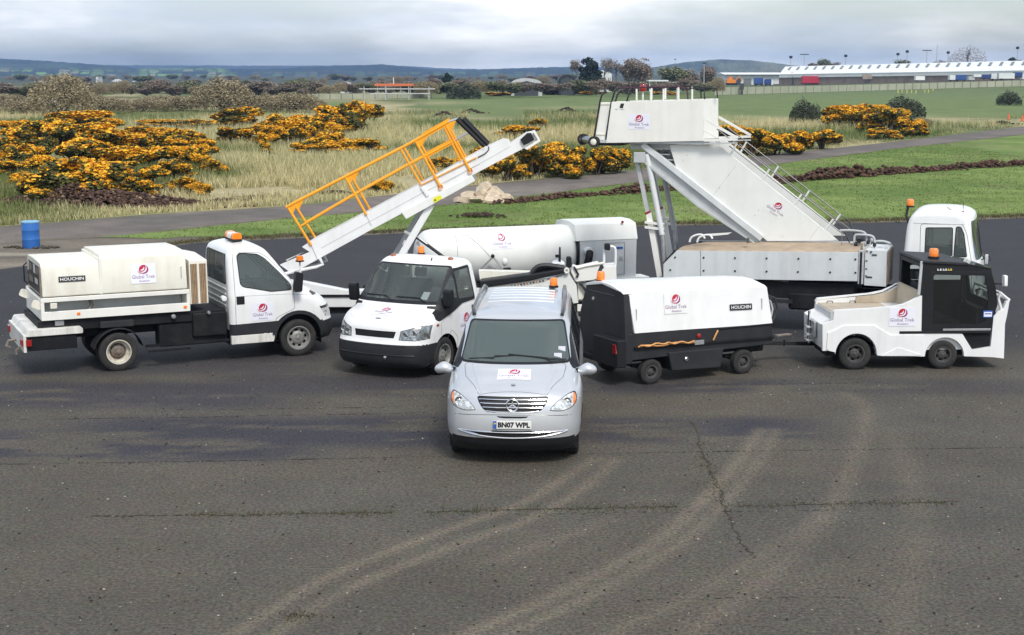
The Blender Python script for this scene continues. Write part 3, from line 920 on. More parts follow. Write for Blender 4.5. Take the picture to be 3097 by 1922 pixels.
def rough_grass():
    r = np.random.default_rng(9); n = 74000
    y = 54 / (1 - r.random(n) * (1 - 54 / 210.0)); x = (r.random(n) * 2 - 1) * .385 * y
    keep = (y > road_up(x) + .4) & (fbm(x, y * .6, 6, 30) > .27)
    mow = (x / y > -.03) & (y > 160 + 14 * fbm(x, y, 20, 3))
    keep &= ~(mow & (fbm(x, y * .3, 26, 5) < .56))
    hx, hy = gnd(250, 628); keep &= ~(((x - hx) / 5.0) ** 2 + ((y - hy - .8) / 2.2) ** 2 < 1)
    x, y = x[keep], y[keep]; near = np.clip((y - road_up(x)) / 8, .38, 1)
    t = sstep(.40, .60, fbm(x, y * .5, 14, 2)); C = lerp3(np.array([.125, .165, .045]), np.array([.62, .54, .30]), np.clip(t * .8 + r.normal(0, .22, len(x)), 0, 1))
    blades('rough_grass', x, y, (.24 + .42 * fbm(x, y, 7, 31)) * (1 + y / 220) * near, .045 + .0 * x.mean(), C, 4, .28, 11, 'long straw coloured grass beyond the taxiway', 'grass')
    n = 26000
    x = r.uniform(-14, 34, n); y = r.uniform(49, 118, n); k = (y > grass_lo(x)) & (y < grass_hi(x)) & (np.abs(x) < .40 * y); x, y = x[k], y[k]
    C = lerp3(np.array([.095, .150, .028]), np.array([.21, .25, .075]), r.random(len(x)))
    blades('lawn_grass', x, y, np.full(len(x), .07), .03, C, 4, .5, 12, 'short green grass between the apron and the taxiway', 'grass', .008)
    # weeds along the apron edge
    x = r.uniform(-14, 22, 2600); y = apron_edge(x) + r.normal(.75, .35, len(x)); C = lerp3(np.array([.06, .085, .025]), np.array([.17, .13, .06]), r.random(len(x)))
    blades('edge_weeds', x, y, np.full(len(x), .10), .03, C, 4, .5, 13, 'weeds and dead grass growing along the apron edge', 'weeds', .004)
rough_grass()

def lumps(name, P, S, colr, m, seed, label=None, cat=None, flat=.75, parent=None):
    """angular clods: jittered octahedra with split faces"""
    r = np.random.default_rng(seed)
    base = np.array([[1, 0, 0], [-1, 0, 0], [0, 1, 0], [0, -1, 0], [0, 0, 1], [0, 0, -.6], [.7, .7, .1], [-.7, .7, .1], [.7, -.7, .1], [-.7, -.7, .1]], float)
    F = np.array([[4, 0, 6], [4, 6, 2], [4, 2, 7], [4, 7, 1], [4, 1, 9], [4, 9, 3], [4, 3, 8], [4, 8, 0], [5, 6, 0], [5, 2, 6], [5, 7, 2], [5, 1, 7], [5, 9, 1], [5, 3, 9], [5, 8, 3], [5, 0, 8]])
    n = len(P); an = r.uniform(0, 6.28, n)
    V = base[None] * r.uniform(.6, 1.25, (n, 10, 1)) * np.asarray(S)[:, None, None]
    V[:, :, 2] *= flat
    c, s = np.cos(an)[:, None], np.sin(an)[:, None]
    V = np.stack([V[:, :, 0] * c - V[:, :, 1] * s, V[:, :, 0] * s + V[:, :, 1] * c, V[:, :, 2]], 2) + np.asarray(P)[:, None, :]
    Fc = (F[None] + (np.arange(n) * 10)[:, None, None]).reshape(-1, 3)
    C = np.repeat(colr * r.uniform(.6, 1.4, (n, 1)), 10, 0)
    o = link(name, np_mesh(name, V.reshape(-1, 3), Fc, C), m, parent)
    return tag(o, label, cat, kind='stuff')

def soil():
    r = np.random.default_rng(21)
    line = [gnd(*p) for p in spline([(1480, 617), (1560, 612), (1750, 595), (2000, 577), (2330, 555), (2600, 533), (2800, 518), (3097, 500), (3500, 478)], 8)]
    seg = np.array(line); L = np.r_[0, np.cumsum(np.hypot(*np.diff(seg, axis=0).T))]
    n = 2600; t = r.random(n) * L[-1]; x = np.interp(t, L, seg[:, 0]); y = np.interp(t, L, seg[:, 1])
    amp = .12 + 1.5 * vnoise(t, t * 0, 2.3, 4) ** 1.6 * (.35 + vnoise(t, t * 0, .7, 6))
    dx = r.normal(0, .20, n); dy = r.normal(0, .34, n) + .5 * (vnoise(t, t * 0, 3.1, 8) - .5); S = r.uniform(.04, .19, n) * (.6 + .7 * amp)
    z = np.maximum(.0, (.62 * amp) * (1 - (dx ** 2 + dy ** 2) / .6)) * r.random(n) + S * .2
    lumps('trench_soil', np.column_stack([x + dx, y + dy, z]), S, np.array([.085, .046, .031]), 'blade_mat', 22, 'ridge of dark dug soil clods across the mown grass', 'soil')
    # heap below the gorse, left
    n = 3400; x = r.normal(0, 1, n); y = r.normal(0, 1, n)
    cx, cy = gnd(250, 628); P = np.column_stack([cx + x * 2.6, cy + y * .95 + 1.2, np.zeros(n)])
    hgt = .75 * np.exp(-(x ** 2 + y ** 2) / 1.6) * (.5 + fbm(P[:, 0], P[:, 1], 1.2, 5)); P[:, 2] = hgt * r.uniform(.55, 1, n)
    k = (P[:, 1] > road_up(P[:, 0]) + .9); P = P[k]
    c = np.where(r.random((len(P), 1)) < .12, np.array([[.21, .15, .09]]), np.array([[.075, .043, .030]]))
    lumps('earth_heap', P, r.uniform(.04, .15, len(P)), c, 'blade_mat', 23, 'heap of red brown earth and torn roots under the gorse', 'soil')
    for k, (u, v, s) in enumerate(((760, 603, 1.0), (1450, 657, .55), (690, 612, .5), (1010, 588, .6))):
        n = 120; cx, cy = gnd(u, v); x = r.normal(0, .8 * s, n); y = r.normal(0, .5 * s, n)
        lumps('soil_patch', np.column_stack([cx + x, cy + y, .12 * np.exp(-x ** 2 - y ** 2)]), r.uniform(.04, .11, n), np.array([.055, .036, .024]), 'blade_mat', 24 + k,
              ['dark scraped soil patch in the rough grass', 'small dark molehill on the mown grass strip', 'scattered dark clods at the edge of the gorse', 'dark clods beside the taxiway'][k], 'soil')
soil()
APRON()

def rubble():
    mat('rubble_pale', (.56, .46, .34), .9, vary=.25, vscale=4, dirt=.7, dirt_c=(.20, .14, .09), dscale=3, bump=.5, bscale=12)
    X, Y = gnd(1475, 612)
    t = tag(empty('rubble_heap', (X, Y, 0)), 'heap of pale broken concrete slabs at the end of the soil ridge', 'rubble')
    r = random.Random(4)
    def slab(cx, cy, cz, lx, ly, lz, rx, ry, rz, seed):
        q = random.Random(seed); b = MB(); n = 9
        top = []
        for i in range(n):
            a = 2 * math.pi * i / n; k = q.uniform(.72, 1.1); top.append((math.cos(a) * lx * k, math.sin(a) * ly * k))
        b.add([(p[0], p[1], -lz / 2) for p in top] + [(p[0] * q.uniform(.82, .95), p[1] * q.uniform(.82, .95), lz / 2 + q.uniform(-.06, .06)) for p in top],
              [tuple(range(n))[::-1], tuple(range(n, 2 * n))] + [(i, (i + 1) % n, (i + 1) % n + n, i + n) for i in range(n)])
        mtx = Matrix.Translation((cx, cy, cz)) @ Matrix.Rotation(rz, 4, 'Z') @ Matrix.Rotation(ry, 4, 'Y') @ Matrix.Rotation(rx, 4, 'X')
        b.map(lambda p: mtx @ Vector(p)); b.build('slab', 'rubble_pale', t, angle=15)
    slab(.15, .1, .38, .78, .5, .30, .5, .45, .2, 1); slab(-.25, 0, .55, .45, .35, .28, -.2, -.7, .5, 2)
    slab(-.75, -.1, .2, .65, .45, .22, .35, -.15, .9, 3); slab(.75, -.15, .18, .5, .35, .2, .2, .3, 1.9, 4)
    slab(.35, -.45, .12, .6, .35, .18, .55, .1, .4, 5); slab(-1.2, -.1, .1, .35, .3, .2, .1, .2, 2.2, 6); slab(1.15, -.1, .08, .25, .2, .14, .1, .2, 1.2, 7)
    slab(-.4, -.45, .14, .4, .3, .2, .6, .0, 2.8, 8)
rubble()
# ================================================================ bushes and trees
K = 3097 / 2436.0          # measured on a 2436 px wide view
def leaf_faces(C0, size, r, up=0.0):
    """small two-triangle sprigs at points, random attitude"""
    n = len(C0)
    d = r.normal(0, 1, (n, 3)); d[:, 2] += up; d /= np.linalg.norm(d, axis=1)[:, None]
    e = r.normal(0, 1, (n, 3)); e -= (e * d).sum(1)[:, None] * d; e /= np.linalg.norm(e, axis=1)[:, None]
    s = size * r.uniform(.6, 1.4, (n, 1))
    a = C0 - e * s * .5; b = C0 + d * s * .55; c = C0 + e * s * .5; q = C0 - d * s * .55
    V = np.stack([a, b, c, q], 1).reshape(-1, 3)
    return V, np.arange(4 * n).reshape(-1, 4)

def lobes_points(r, n, lobes, shell=.55):
    """points spread through lumpy volume: (centre, radii) lobes, thicker near the surface"""
    w = np.array([l[3] * l[4] * l[5] for l in lobes]) ** .75; w /= w.sum()
    k = r.choice(len(lobes), n, p=w); L = np.array(lobes)[k]
    d = r.normal(0, 1, (n, 3)); d /= np.linalg.norm(d, axis=1)[:, None]
    rad = (shell + (1 - shell) * r.random(n)) ** .6
    P = L[:, :3] + d * L[:, 3:] * rad[:, None]
    return P, d

def gorse_data(seed):
    r = np.random.default_rng(seed)
    lobes = []
    for i in range(11):
        x, y = r.uniform(-.36, .36), r.uniform(-.30, .30); h = (1 - (x / .55) ** 2 - (y / .6) ** 2) * r.uniform(.55, 1.0)
        rr = r.uniform(.13, .24); lobes.append((x, y, max(h - rr, rr * .7), rr, rr, rr * .85))
    P, d = lobes_points(r, 7000, lobes, .6)
    P[:, 2] = np.maximum(P[:, 2], .01)
    cl = fbm(P[:, 0] * 1.0 + P[:, 2] * .7, P[:, 1] + P[:, 2] * 1.3, .15, seed, 3); bloom = .575 + .06 * r.random()
    fl = (cl + .22 * P[:, 2] + .10 * d[:, 2] + r.normal(0, .07, len(P))) > bloom
    fl &= P[:, 2] > .16
    return r, P, fl

attr_mat('gorse_green', rough=.85)
attr_mat('gorse_flower', rough=.7)
mat('bark', (.085, .066, .048), .9, vary=.3, vscale=8, bump=.5, bscale=30)
mat('bark_grey', (.17, .155, .135), .9, vary=.25, vscale=8, bump=.4, bscale=30)
GORSE = []
for sd in range(7):
    r, P, fl = gorse_data(100 + sd)
    V, Fc = leaf_faces(P[~fl], .050, r, .4)
    C = np.repeat(np.array([.075, .078, .024]) * r.uniform(.4, 1.7, (len(P[~fl]), 1)) + np.where(r.random((len(P[~fl]), 1)) < .22, np.array([[.07, .04, .005]]), 0), 4, 0)
    g = np_mesh('gorse_foliage', V, Fc, C)
    V, Fc = leaf_faces(P[fl], .046, r, .6)
    C = np.repeat(np.array([.86, .485, .030]) * r.uniform(.55, 1.15, (fl.sum(), 1)) * np.column_stack([np.ones(fl.sum()), r.uniform(.75, 1.15, fl.sum()), np.ones(fl.sum())]), 4, 0)
    f = np_mesh('gorse_blossom', V, Fc, C)
    b = MB()
    for i in range(7):
        a = r.uniform(0, 6.28); q = r.uniform(.1, .32)
        b.tube([(0.05 * math.cos(a), .05 * math.sin(a), -.02), (q * .6 * math.cos(a), q * .6 * math.sin(a), .22), (q * math.cos(a + .3), q * math.sin(a + .3), .48)], [.018, .013, .006], 5)
    GORSE.append((g, f, b.mesh('gorse_stem')))

def bush(x, y, w, h, label, group, rz, k):
    g, f, s = GORSE[k % len(GORSE)]
    o = empty('gorse_bush', (x, y, 0), rz); o.scale = (w, w * .85, h)
    tag(o, label, 'bush', group)
    link('foliage', g, 'gorse_green', o); link('blossom', f, 'gorse_flower', o); link('stem', s, 'bark', o)

LB = 'yellow flowering gorse bush in the big gorse bank above the earth heap'
LB0 = 'yellow flowering gorse bush in the back row of the gorse bank before the willow bushes'
LB2 = 'yellow flowering gorse bush rising directly out of the red brown earth heap'
LM = 'yellow flowering gorse bush behind the orange railing of the belt loader'
LR = 'yellow flowering gorse bush at the taxiway edge behind the stair truck platform'
LE = 'yellow flowering gorse bush among the dark shrubs right of the stairs'
LF = 'low far gorse bush in a line across the airfield'
_r = random.Random(3)
for (xc, yb, w, h, lab) in [
    # far rows first; (x, base row, width, height) in the 2436 px view
    (185, 312, 200, 46, LB), (120, 318, 110, 34, LB), (255, 314, 90, 30, LB), (30, 330, 110, 38, LB), (375, 305, 150, 20, LB), (470, 306, 150, 22, LB), (560, 305, 160, 46, LB), (585, 270, 60, 16, LB),
    (545, 345, 110, 36, LB), (600, 335, 100, 30, LB), (640, 350, 110, 52, LM), (690, 345, 110, 60, LM), (735, 330, 130, 62, LM), (800, 325, 130, 66, LM), (850, 310, 120, 62, LM), (885, 290, 60, 40, LM), (625, 370, 40, 34, LM), (780, 350, 90, 40, LM),
    (740, 371, 110, 30, LM), (800, 368, 120, 34, LM), (865, 366, 90, 32, LM), (720, 340, 80, 40, LM), (665, 325, 90, 46, LM),
    (50, 372, 150, 70, LB), (130, 365, 150, 62, LB), (225, 372, 180, 70, LB), (300, 368, 160, 62, LB), (380, 360, 150, 52, LB), (455, 372, 120, 54, LB), (60, 400, 120, 56, LB), (175, 410, 180, 72, LB), (270, 410, 170, 64, LB), (350, 408, 160, 58, LB), (440, 412, 130, 60, LB), (15, 395, 90, 54, LB), (490, 390, 80, 46, LB),
    (110, 425, 120, 50, LB), (300, 425, 110, 40, LB), (400, 432, 110, 46, LB),
    (180, 480, 230, 92, LB), (120, 470, 120, 66, LB), (260, 484, 190, 76, LB), (320, 480, 110, 56, LB), (430, 466, 100, 40, LB), (475, 468, 80, 34, LB), (90, 492, 110, 40, LB), (370, 474, 90, 30, LB),
    (80, 345, 120, 50, LB), (210, 345, 140, 50, LB), (320, 340, 130, 44, LB), (420, 345, 110, 40, LB), (20, 430, 100, 50, LB), (230, 440, 150, 54, LB), (150, 445, 120, 52, LB), (350, 445, 120, 44, LB), (500, 420, 60, 36, LB), (60, 455, 100, 44, LB),
    (915, 458, 62, 34, LM), (1060, 412, 100, 40, LM), (1110, 400, 70, 30, LM), (1240, 330, 110, 26, LM), (1280, 310, 50, 24, LM),
    (1165, 424, 90, 50, LR), (1205, 432, 90, 60, LR), (1150, 400, 80, 46, LR), (1270, 425, 110, 76, LR), (1320, 420, 110, 74, LR), (1370, 425, 110, 72, LR), (1420, 418, 110, 70, LR), (1470, 412, 90, 62, LR), (1250, 395, 100, 50, LR), (1330, 390, 120, 46, LR), (1240, 428, 60, 36, LR),
    (1750, 366, 130, 62, LE), (1800, 372, 120, 62, LE), (1850, 370, 110, 56, LE), (1905, 366, 110, 48, LE), (1960, 356, 110, 44, LE), (1990, 346, 60, 26, LE), (1720, 352, 80, 40, LE),
    (1985, 302, 110, 42, LE), (2030, 305, 110, 50, LE), (2085, 305, 110, 50, LE), (2120, 318, 120, 58, LE), (2160, 325, 90, 48, LE), (2190, 322, 60, 36, LE), (2100, 332, 70, 28, LE), (2050, 300, 90, 44, LE), (2140, 300, 80, 36, LE),
    (1690, 300, 60, 20, LE),
    (1180, 229, 90, 9, LF), (1250, 227, 100, 9, LF), (1310, 226, 100, 10, LF), (1370, 225, 90, 11, LF), (1415, 226, 60, 10, LF), (1585, 227, 60, 9, LF),
]:
    if lab == LB: lab = LB0 if yb < 346 else (LB2 if yb > 440 else LB)
    X, Y = gnd(xc * K, yb * K); s = math.hypot(Y, CAM_H) / F_PX * K
    bush(X, Y + w * s * .25, w * s * _r.uniform(1.05, 1.3), h * s * _r.uniform(1.15, 1.4), lab, 'gorse ' + {LB: 'bank on the left', LB0: 'bank back row', LB2: 'on the earth heap', LM: 'behind the loader', LR: 'by the taxiway', LE: 'on the right', LF: 'far line'}[lab], _r.uniform(0, 6.28), _r.randrange(7))

# ---- shrubs and trees: trunk with limbs, crown of small sprigs
def make_tree(seed, kind):
    r = np.random.default_rng(seed); rr = random.Random(seed)
    b = MB(); tips = []
    def limb(p, d, ln, rad, lev):
        q = p + d * ln; mid = p + d * ln * .5 + Vector((rr.uniform(-.06, .06), rr.uniform(-.06, .06), 0)) * ln
        b.tube([p, mid, q], [rad, rad * .8, rad * .55], 5, caps=False)
        tips.append((q, lev))
        if lev <= 0: return
        for i in range(rr.randint(2, 4)):
            a = rr.uniform(0, 6.28); s = rr.uniform(.35, .75) if kind != 'poplar' else rr.uniform(.12, .28)
            nd = (d + Vector((math.cos(a) * s, math.sin(a) * s, rr.uniform(-.1, .25)))).normalized()
            limb(p + d * ln * rr.uniform(.55, 1.0), nd, ln * rr.uniform(.55, .8), rad * .55, lev - 1)
    if kind in ('willow', 'shrub'):
        for i in range(9):
            a = rr.uniform(0, 6.28); s = rr.uniform(.1, .8)
            limb(Vector((0, 0, 0)), Vector((math.cos(a) * s, math.sin(a) * s, 1)).normalized(), .42, .018, 2)
    elif kind == 'conifer':
        limb(Vector((0, 0, 0)), Vector((0, 0, 1)), .9, .03, 0)
    else:
        limb(Vector((0, 0, 0)), Vector((0, 0, 1)), .34, .028, 4 if kind in ('bare', 'poplar') else 3)
    if kind == 'conifer':
        lobes = [(rr.uniform(-.16, .16), rr.uniform(-.16, .16), z, .30 * (1.15 - z) + .05, .30 * (1.15 - z) + .05, .12) for z in np.linspace(.18, .92, 13)]
        P, d = lobes_points(r, 3200, lobes, .5); c0 = np.array([.028, .038, .026]); sz = .06
    elif kind == 'willow':
        n = 7600; a = r.uniform(0, 6.283, n); q = np.sqrt(r.random(n)) * .52; x, y = q * np.cos(a), q * np.sin(a)
        top = np.sqrt(np.clip(1 - (q / .56) ** 2, 0, 1)) ** .8 * (.74 + .40 * fbm(x, y, .22, seed)); P = np.column_stack([x, y, top * r.random(n) ** .6]); c0 = np.array([.29, .24, .145]); sz = .026
    elif kind == 'shrub':
        n = 4200; a = r.uniform(0, 6.283, n); q = np.sqrt(r.random(n)) * .45; x, y = q * np.cos(a), q * np.sin(a)
        top = np.sqrt(np.clip(1 - (q / .48) ** 2, 0, 1)) ** .8 * (.30 + 1.15 * fbm(x, y, .16, seed)); P = np.column_stack([x * (1 + .5 * top * (fbm(x, y, .3, seed + 4) - .4)), y, top * r.random(n) ** .6]); c0 = np.array([.085, .10, .062]); sz = .042
    elif kind == 'poplar':
        n = 2400; a = r.uniform(0, 6.283, n); q = np.sqrt(r.random(n)) * .45; x, y = q * np.cos(a), q * np.sin(a)
        top = np.sqrt(np.clip(1 - (q / .48) ** 2, 0, 1)) ** .8 * (.74 + .40 * fbm(x, y, .22, seed)); P = np.column_stack([x, y, top * r.random(n) ** .6]); c0 = np.array([.34, .30, .28]); sz = .022
    elif kind == 'brown':
        T = [t for t, l in tips if l < 3]; P = np.array([list(rr.choice(T)) for i in range(2600)]) + r.normal(0, .06, (2600, 3)); m_ = P[:, :2].std() * 1.35; top_ = P[:, 2].max()
        n = 2600; d_ = r.normal(0, 1, (n, 3)); d_ /= np.linalg.norm(d_, axis=1)[:, None]; e_ = d_ * np.array([m_ * 1.5, m_ * 1.5, top_ * .46]) * (r.random((n, 1)) ** .5); e_[:, 2] += top_ * .48; g_ = fbm(e_[:, 0] + e_[:, 2], e_[:, 1] - e_[:, 2], .2, seed) > .42; P = np.concatenate([P, e_[g_]]); c0 = np.array([.235, .19, .15]); sz = .034
    elif kind == 'green':
        T = [t for t, l in tips if l < 3]; P = np.array([list(rr.choice(T)) for i in range(2600)]) + r.normal(0, .08, (2600, 3)); m_ = P[:, :2].std() * 1.35; top_ = P[:, 2].max()
        n = 3000; d_ = r.normal(0, 1, (n, 3)); d_ /= np.linalg.norm(d_, axis=1)[:, None]; e_ = d_ * np.array([m_ * 1.5, m_ * 1.5, top_ * .48]) * (r.random((n, 1)) ** .4); e_[:, 2] += top_ * .47; g_ = fbm(e_[:, 0] + e_[:, 2], e_[:, 1] - e_[:, 2], .2, seed) > .40; P = np.concatenate([P, e_[g_]]); c0 = np.array([.17, .18, .10]); sz = .042
    else:
        T = [t for t, l in tips if l < 2]; P = np.array([list(rr.choice(T)) for i in range(1500)]) + r.normal(0, .045, (1500, 3)); c0 = np.array([.22, .19, .165]); sz = .03
    V, Fc = leaf_faces(P, sz, r, .3)
    C = np.repeat(c0 * r.uniform(.45, 1.6, (len(P), 1)), 4, 0)
    me = np_mesh('crown', V, Fc, C)
    top = max(P[:, 2].max(), 1e-3); wid = 2 * np.percentile(np.abs(P[:, :2]), 97)
    return me, b.mesh('trunk'), top, wid

attr_mat('crown_mat', rough=.9)
TREES = {k: [make_tree(s * 13 + i, k) for s in range(n)] for i, (k, n) in enumerate((('willow', 3), ('shrub', 2), ('conifer', 1), ('brown', 3), ('green', 2), ('bare', 3), ('poplar', 1)))}

def tree(kind, X, Y, w, h, name, label, group=None, cat='tree', z=0.0):
    me, tr, top, wid = TREES[kind][_r.randrange(len(TREES[kind]))]
    o = empty(name, (X, Y, z), _r.uniform(0, 6.28)); o.scale = (w / wid, w / wid, h / top)
    tag(o, label, cat, group)
    link('crown', me, 'crown_mat', o); link('trunk', tr, 'bark_grey' if kind in ('bare', 'poplar') else 'bark', o)

def tree_px(kind, xc, yb, w, h, name, label, group=None, cat='tree', D=None):
    if D is None: X, Y = gnd(xc * K, yb * K); z = 0
    else: X, Y, z = at_y(xc * K, yb * K, D); z = min(z, 0) if z < .6 else z
    s = math.hypot(Y, CAM_H) / F_PX * K
    tree(kind, X, Y, w * s, h * s, name, label, group, cat, z)

W1 = 'olive brown leafless willow bush standing behind the gorse bank'
for (xc, yb, w, h) in [(150, 275, 145, 98), (530, 266, 140, 88), (55, 270, 130, 34), (250, 270, 120, 40), (340, 266, 130, 32), (430, 264, 120, 36), (640, 266, 110, 46), (700, 268, 130, 48), (590, 260, 100, 34), (200, 253, 110, 32), (20, 253, 90, 30), (390, 253, 120, 26), (740, 260, 80, 24)]:
    tree_px('willow', xc, yb, w, h, 'willow_bush', W1, 'willow bushes behind the gorse', 'bush')
for k, (xc, yb, w, h, l) in enumerate([(1915, 292, 70, 62, 'dark green shrub at the left end of the gorse clump'), (2150, 287, 92, 66, 'dark twiggy shrub rising behind the gorse clump'), (2400, 251, 54, 38, 'dark shrub alone on the mown airfield'), (1105, 236, 76, 42, 'round grey green bush in front of the orange roof')]):
    tree_px('shrub', xc, yb, w, h, 'shrub', l, None, 'bush')
tree_px('willow', 2190, 302, 60, 24, 'dead_bush', 'low brown dead bush right of the gorse clump', None, 'bush')
for (xc, yb, w, h, kd, l) in [(1403, 200, 54, 62, 'conifer', 'tall dark conifer in the far tree group'), (1375, 198, 36, 58, 'bare', 'slender bare tree left of the dark conifer'), (1437, 198, 40, 62, 'bare', 'bare tree between the dark conifer and the pale gabled house'),
                              (1467, 200, 36, 58, 'bare', 'bare tree right of the pale gabled house'), (1497, 200, 40, 60, 'brown', 'brown budding tree with a bare top in the far group'), (1530, 204, 52, 68, 'brown', 'broad brown tree at the right of the far group'), (1512, 206, 40, 56, 'bare', 'thin bare tree before the broad brown tree'),
                              (1605, 212, 62, 54, 'green', 'olive green tree before the right hill'), (1640, 214, 50, 50, 'brown', 'brown tree behind the white canopy'), (1680, 208, 34, 52, 'brown', 'dark brown tree beside the low white warehouse'), (1063, 210, 26, 36, 'conifer', 'small dark conifer beside the round bush')]:
    tree_px(kd, xc, yb, w, h, 'skyline_tree', l, None, 'tree', 430)
HT = 'brown leafless hedgerow tree in the far tree line'
for i in range(96):
    xc = -20 + i * 18.2 + _r.uniform(-9, 9)
    if 1130 < xc < 1180 and False: continue
    yb = 226 - (xc / 1700) * 8 + _r.uniform(-3, 3); h = _r.uniform(18, 34); w = _r.uniform(30, 60)
    if xc > 1330: h = _r.uniform(18, 34)
    kd = _r.choice(['brown', 'brown', 'green', 'brown', 'willow']); side = 'left of the orange canopy' if xc < 880 else ('between the orange canopy and the tall conifer' if xc < 1390 else 'behind the stair platform')
    tree_px(kd, xc, yb, w, h, 'hedgerow_tree', {'brown': 'brown leafless', 'green': 'olive green', 'willow': 'pale bushy'}[kd] + ' hedgerow tree ' + side, 'far hedgerow trees', 'tree', _r.uniform(330, 420))
for i in range(8):
    tree_px(_r.choice(['brown', 'green']), 1700 + i * 22 + _r.uniform(-8, 8), 205, 40, _r.uniform(10, 20), 'hedgerow_tree', 'brown hedgerow tree behind the low white warehouse', 'trees behind the white warehouse', 'tree', 760)
for (xc, w, h, kd, l) in [(2300, 84, 62, 'poplar', 'clump of tall bare poplars behind the long warehouse'), (2233, 34, 30, 'bare', 'small pale bare tree behind the long warehouse'), (2408, 40, 34, 'conifer', 'dark round evergreen behind the right end of the warehouse'), (2150, 32, 30, 'green', 'dark low tree above the warehouse ridge'), (1960, 24, 32, 'green', 'dark tree above the left end of the warehouse'), (1985, 26, 24, 'brown', 'brown tree above the left end of the warehouse'), (1935, 24, 22, 'brown', 'reddish brown tree above the warehouse corner')]:
    yb = 172; tree_px(kd, xc, yb, w, h, 'background_tree', l, None, 'tree', 780)

for i in range(70):
    u = -60 + i * 27 + _r.uniform(-12, 12); D = _r.uniform(650, 1500); v = HORIZON + CAM_H * F_PX / D; X, Y = gnd(u, v); h = _r.uniform(2.5, 5.5)
    tree(_r.choice(['brown', 'green', 'willow']), X, Y, h * _r.uniform(1.2, 2.6), h, 'plain_tree', 'dark tree on the plain below the blue hills', 'trees on the distant plain')
# ================================================================ hills, far buildings, fence
attr_mat('hill_mat', rough=.95, noise=.25, nscale=.004, fine=.3, fscale=.02)
def hill(name, pts, D0, D1, cfn, n=1000, bump=3.0, seed=1):
    us = np.linspace(pts[0][0], pts[-1][0], n); vr = np.interp(us, [p[0] for p in pts], [p[1] for p in pts])
    vr = vr - bump * (fbm(us, us * 0, 14, seed) - .5) - 1.2 * (fbm(us, us * 0, 3.5, seed + 3) - .5)
    rows = np.r_[np.linspace(0, 1, 34), 1.2]
    V = []; UV = []
    zr = CAM_H + (HORIZON - vr) / F_PX * D1
    for t in rows:
        D = D0 + (D1 - D0) * t
        z = zr * (t ** .9 if t <= 1 else .55) + (fbm(us, us * 0 + t * 50, 40, seed + 9) - .5) * 18 * min(1, 4 * t * max(0, 1 - t))
        X = (us - CXP) / F_PX * D * math.cos(PITCH) * 1.012
        V.append(np.column_stack([X, np.full(n, D), z])); UV.append(np.column_stack([us, HORIZON - (z - CAM_H) / D * F_PX]))
    V = np.concatenate(V); UV = np.concatenate(UV)
    me = np_mesh(name, V, grid_faces(n, len(rows)), cfn(UV[:, 0], UV[:, 1]), True)
    return tag(link(name, me, 'hill_mat'), kind='structure')

FOREST = np.array([.016, .028, .038])
def hill_c1(u, v):
    C = lerp3(FOREST, np.array([.035, .050, .045]), sstep(.4, .65, fbm(u, v * 3, 60, 41)))
    def patch(u0, u1, v0, v1, c, a=1.0):
        nonlocal C
        w = (u1 - u0) * .1; k = a * sstep(u0 - w, u0 + w, u) * (1 - sstep(u1 - w, u1 + w, u)) * sstep(v0 - 3, v0 + 3, v + 3 * (fbm(u, v, 30, 43) - .5)) * (1 - sstep(v1 - 3, v1 + 3, v))
        C = C * (1 - k)[:, None] + np.array(c) * k[:, None]
    patch(440, 690, 208, 238, (.16, .26, .09)); patch(470, 640, 216, 234, (.17, .36, .09), .8)
    patch(-300, 260, 216, 275, (.16, .20, .12), .85); patch(20, 150, 225, 240, (.26, .26, .17), .6); patch(160, 420, 228, 262, (.17, .22, .12), .7)
    patch(-300, 230, 195, 216, (.06, .09, .07), .7)
    # hedged fields on the lower slopes, dark hedges between
    cu = u / 34 + .9 * fbm(u, v * 5, 50, 44); cv = v / 6.5 + 1.0 * fbm(u, v * 5, 60, 45); iu, iv = np.floor(cu).astype(int), np.floor(cv).astype(int)
    h = _perm[iu % 256, iv % 256]; ed = np.minimum(np.minimum(cu - iu, 1 - cu + iu), np.minimum(cv - iv, 1 - cv + iv))
    fld = np.where((h < .36)[:, None], np.array([[.13, .20, .07]]), np.where((h < .52)[:, None], np.array([[.23, .22, .13]]), np.where((h < .62)[:, None], np.array([[.16, .28, .08]]), np.array([[.025, .04, .042]]))))
    fld = np.where((ed < .10)[:, None], np.array([[.022, .034, .034]]), fld)
    k = np.clip(sstep(430, 250, u) * sstep(204, 216, v) + sstep(214, 224, v + 6 * (fbm(u, v, 80, 46) - .5)) * .4 + ((u > 445) & (u < 680) & (v > 209) & (v < 236)) * .8, 0, 1)
    return C * (1 - k)[:, None] + fld * k[:, None]
def hill_c2(u, v):
    C = lerp3(np.array([.05, .07, .06]), np.array([.12, .13, .085]), sstep(.4, .6, fbm(u, v * 3, 40, 51)))
    k = sstep(2200, 2330, u) * .7; return C * (1 - k)[:, None] + np.array([.20, .19, .12]) * k[:, None]
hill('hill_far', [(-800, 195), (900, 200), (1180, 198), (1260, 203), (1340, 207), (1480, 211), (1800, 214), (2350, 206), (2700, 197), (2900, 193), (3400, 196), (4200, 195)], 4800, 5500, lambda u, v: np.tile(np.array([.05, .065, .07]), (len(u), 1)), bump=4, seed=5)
hill('hill_left', [(-900, 178), (-200, 172), (0, 178), (150, 185), (330, 198), (440, 207), (560, 208), (610, 203), (700, 209), (860, 209), (940, 202), (1100, 198), (1165, 196), (1240, 204), (1330, 214), (1420, 212), (1550, 208), (1640, 205), (1740, 203), (1900, 206), (2100, 212), (2400, 221)], 2700, 3900, hill_c1, bump=3, seed=1)
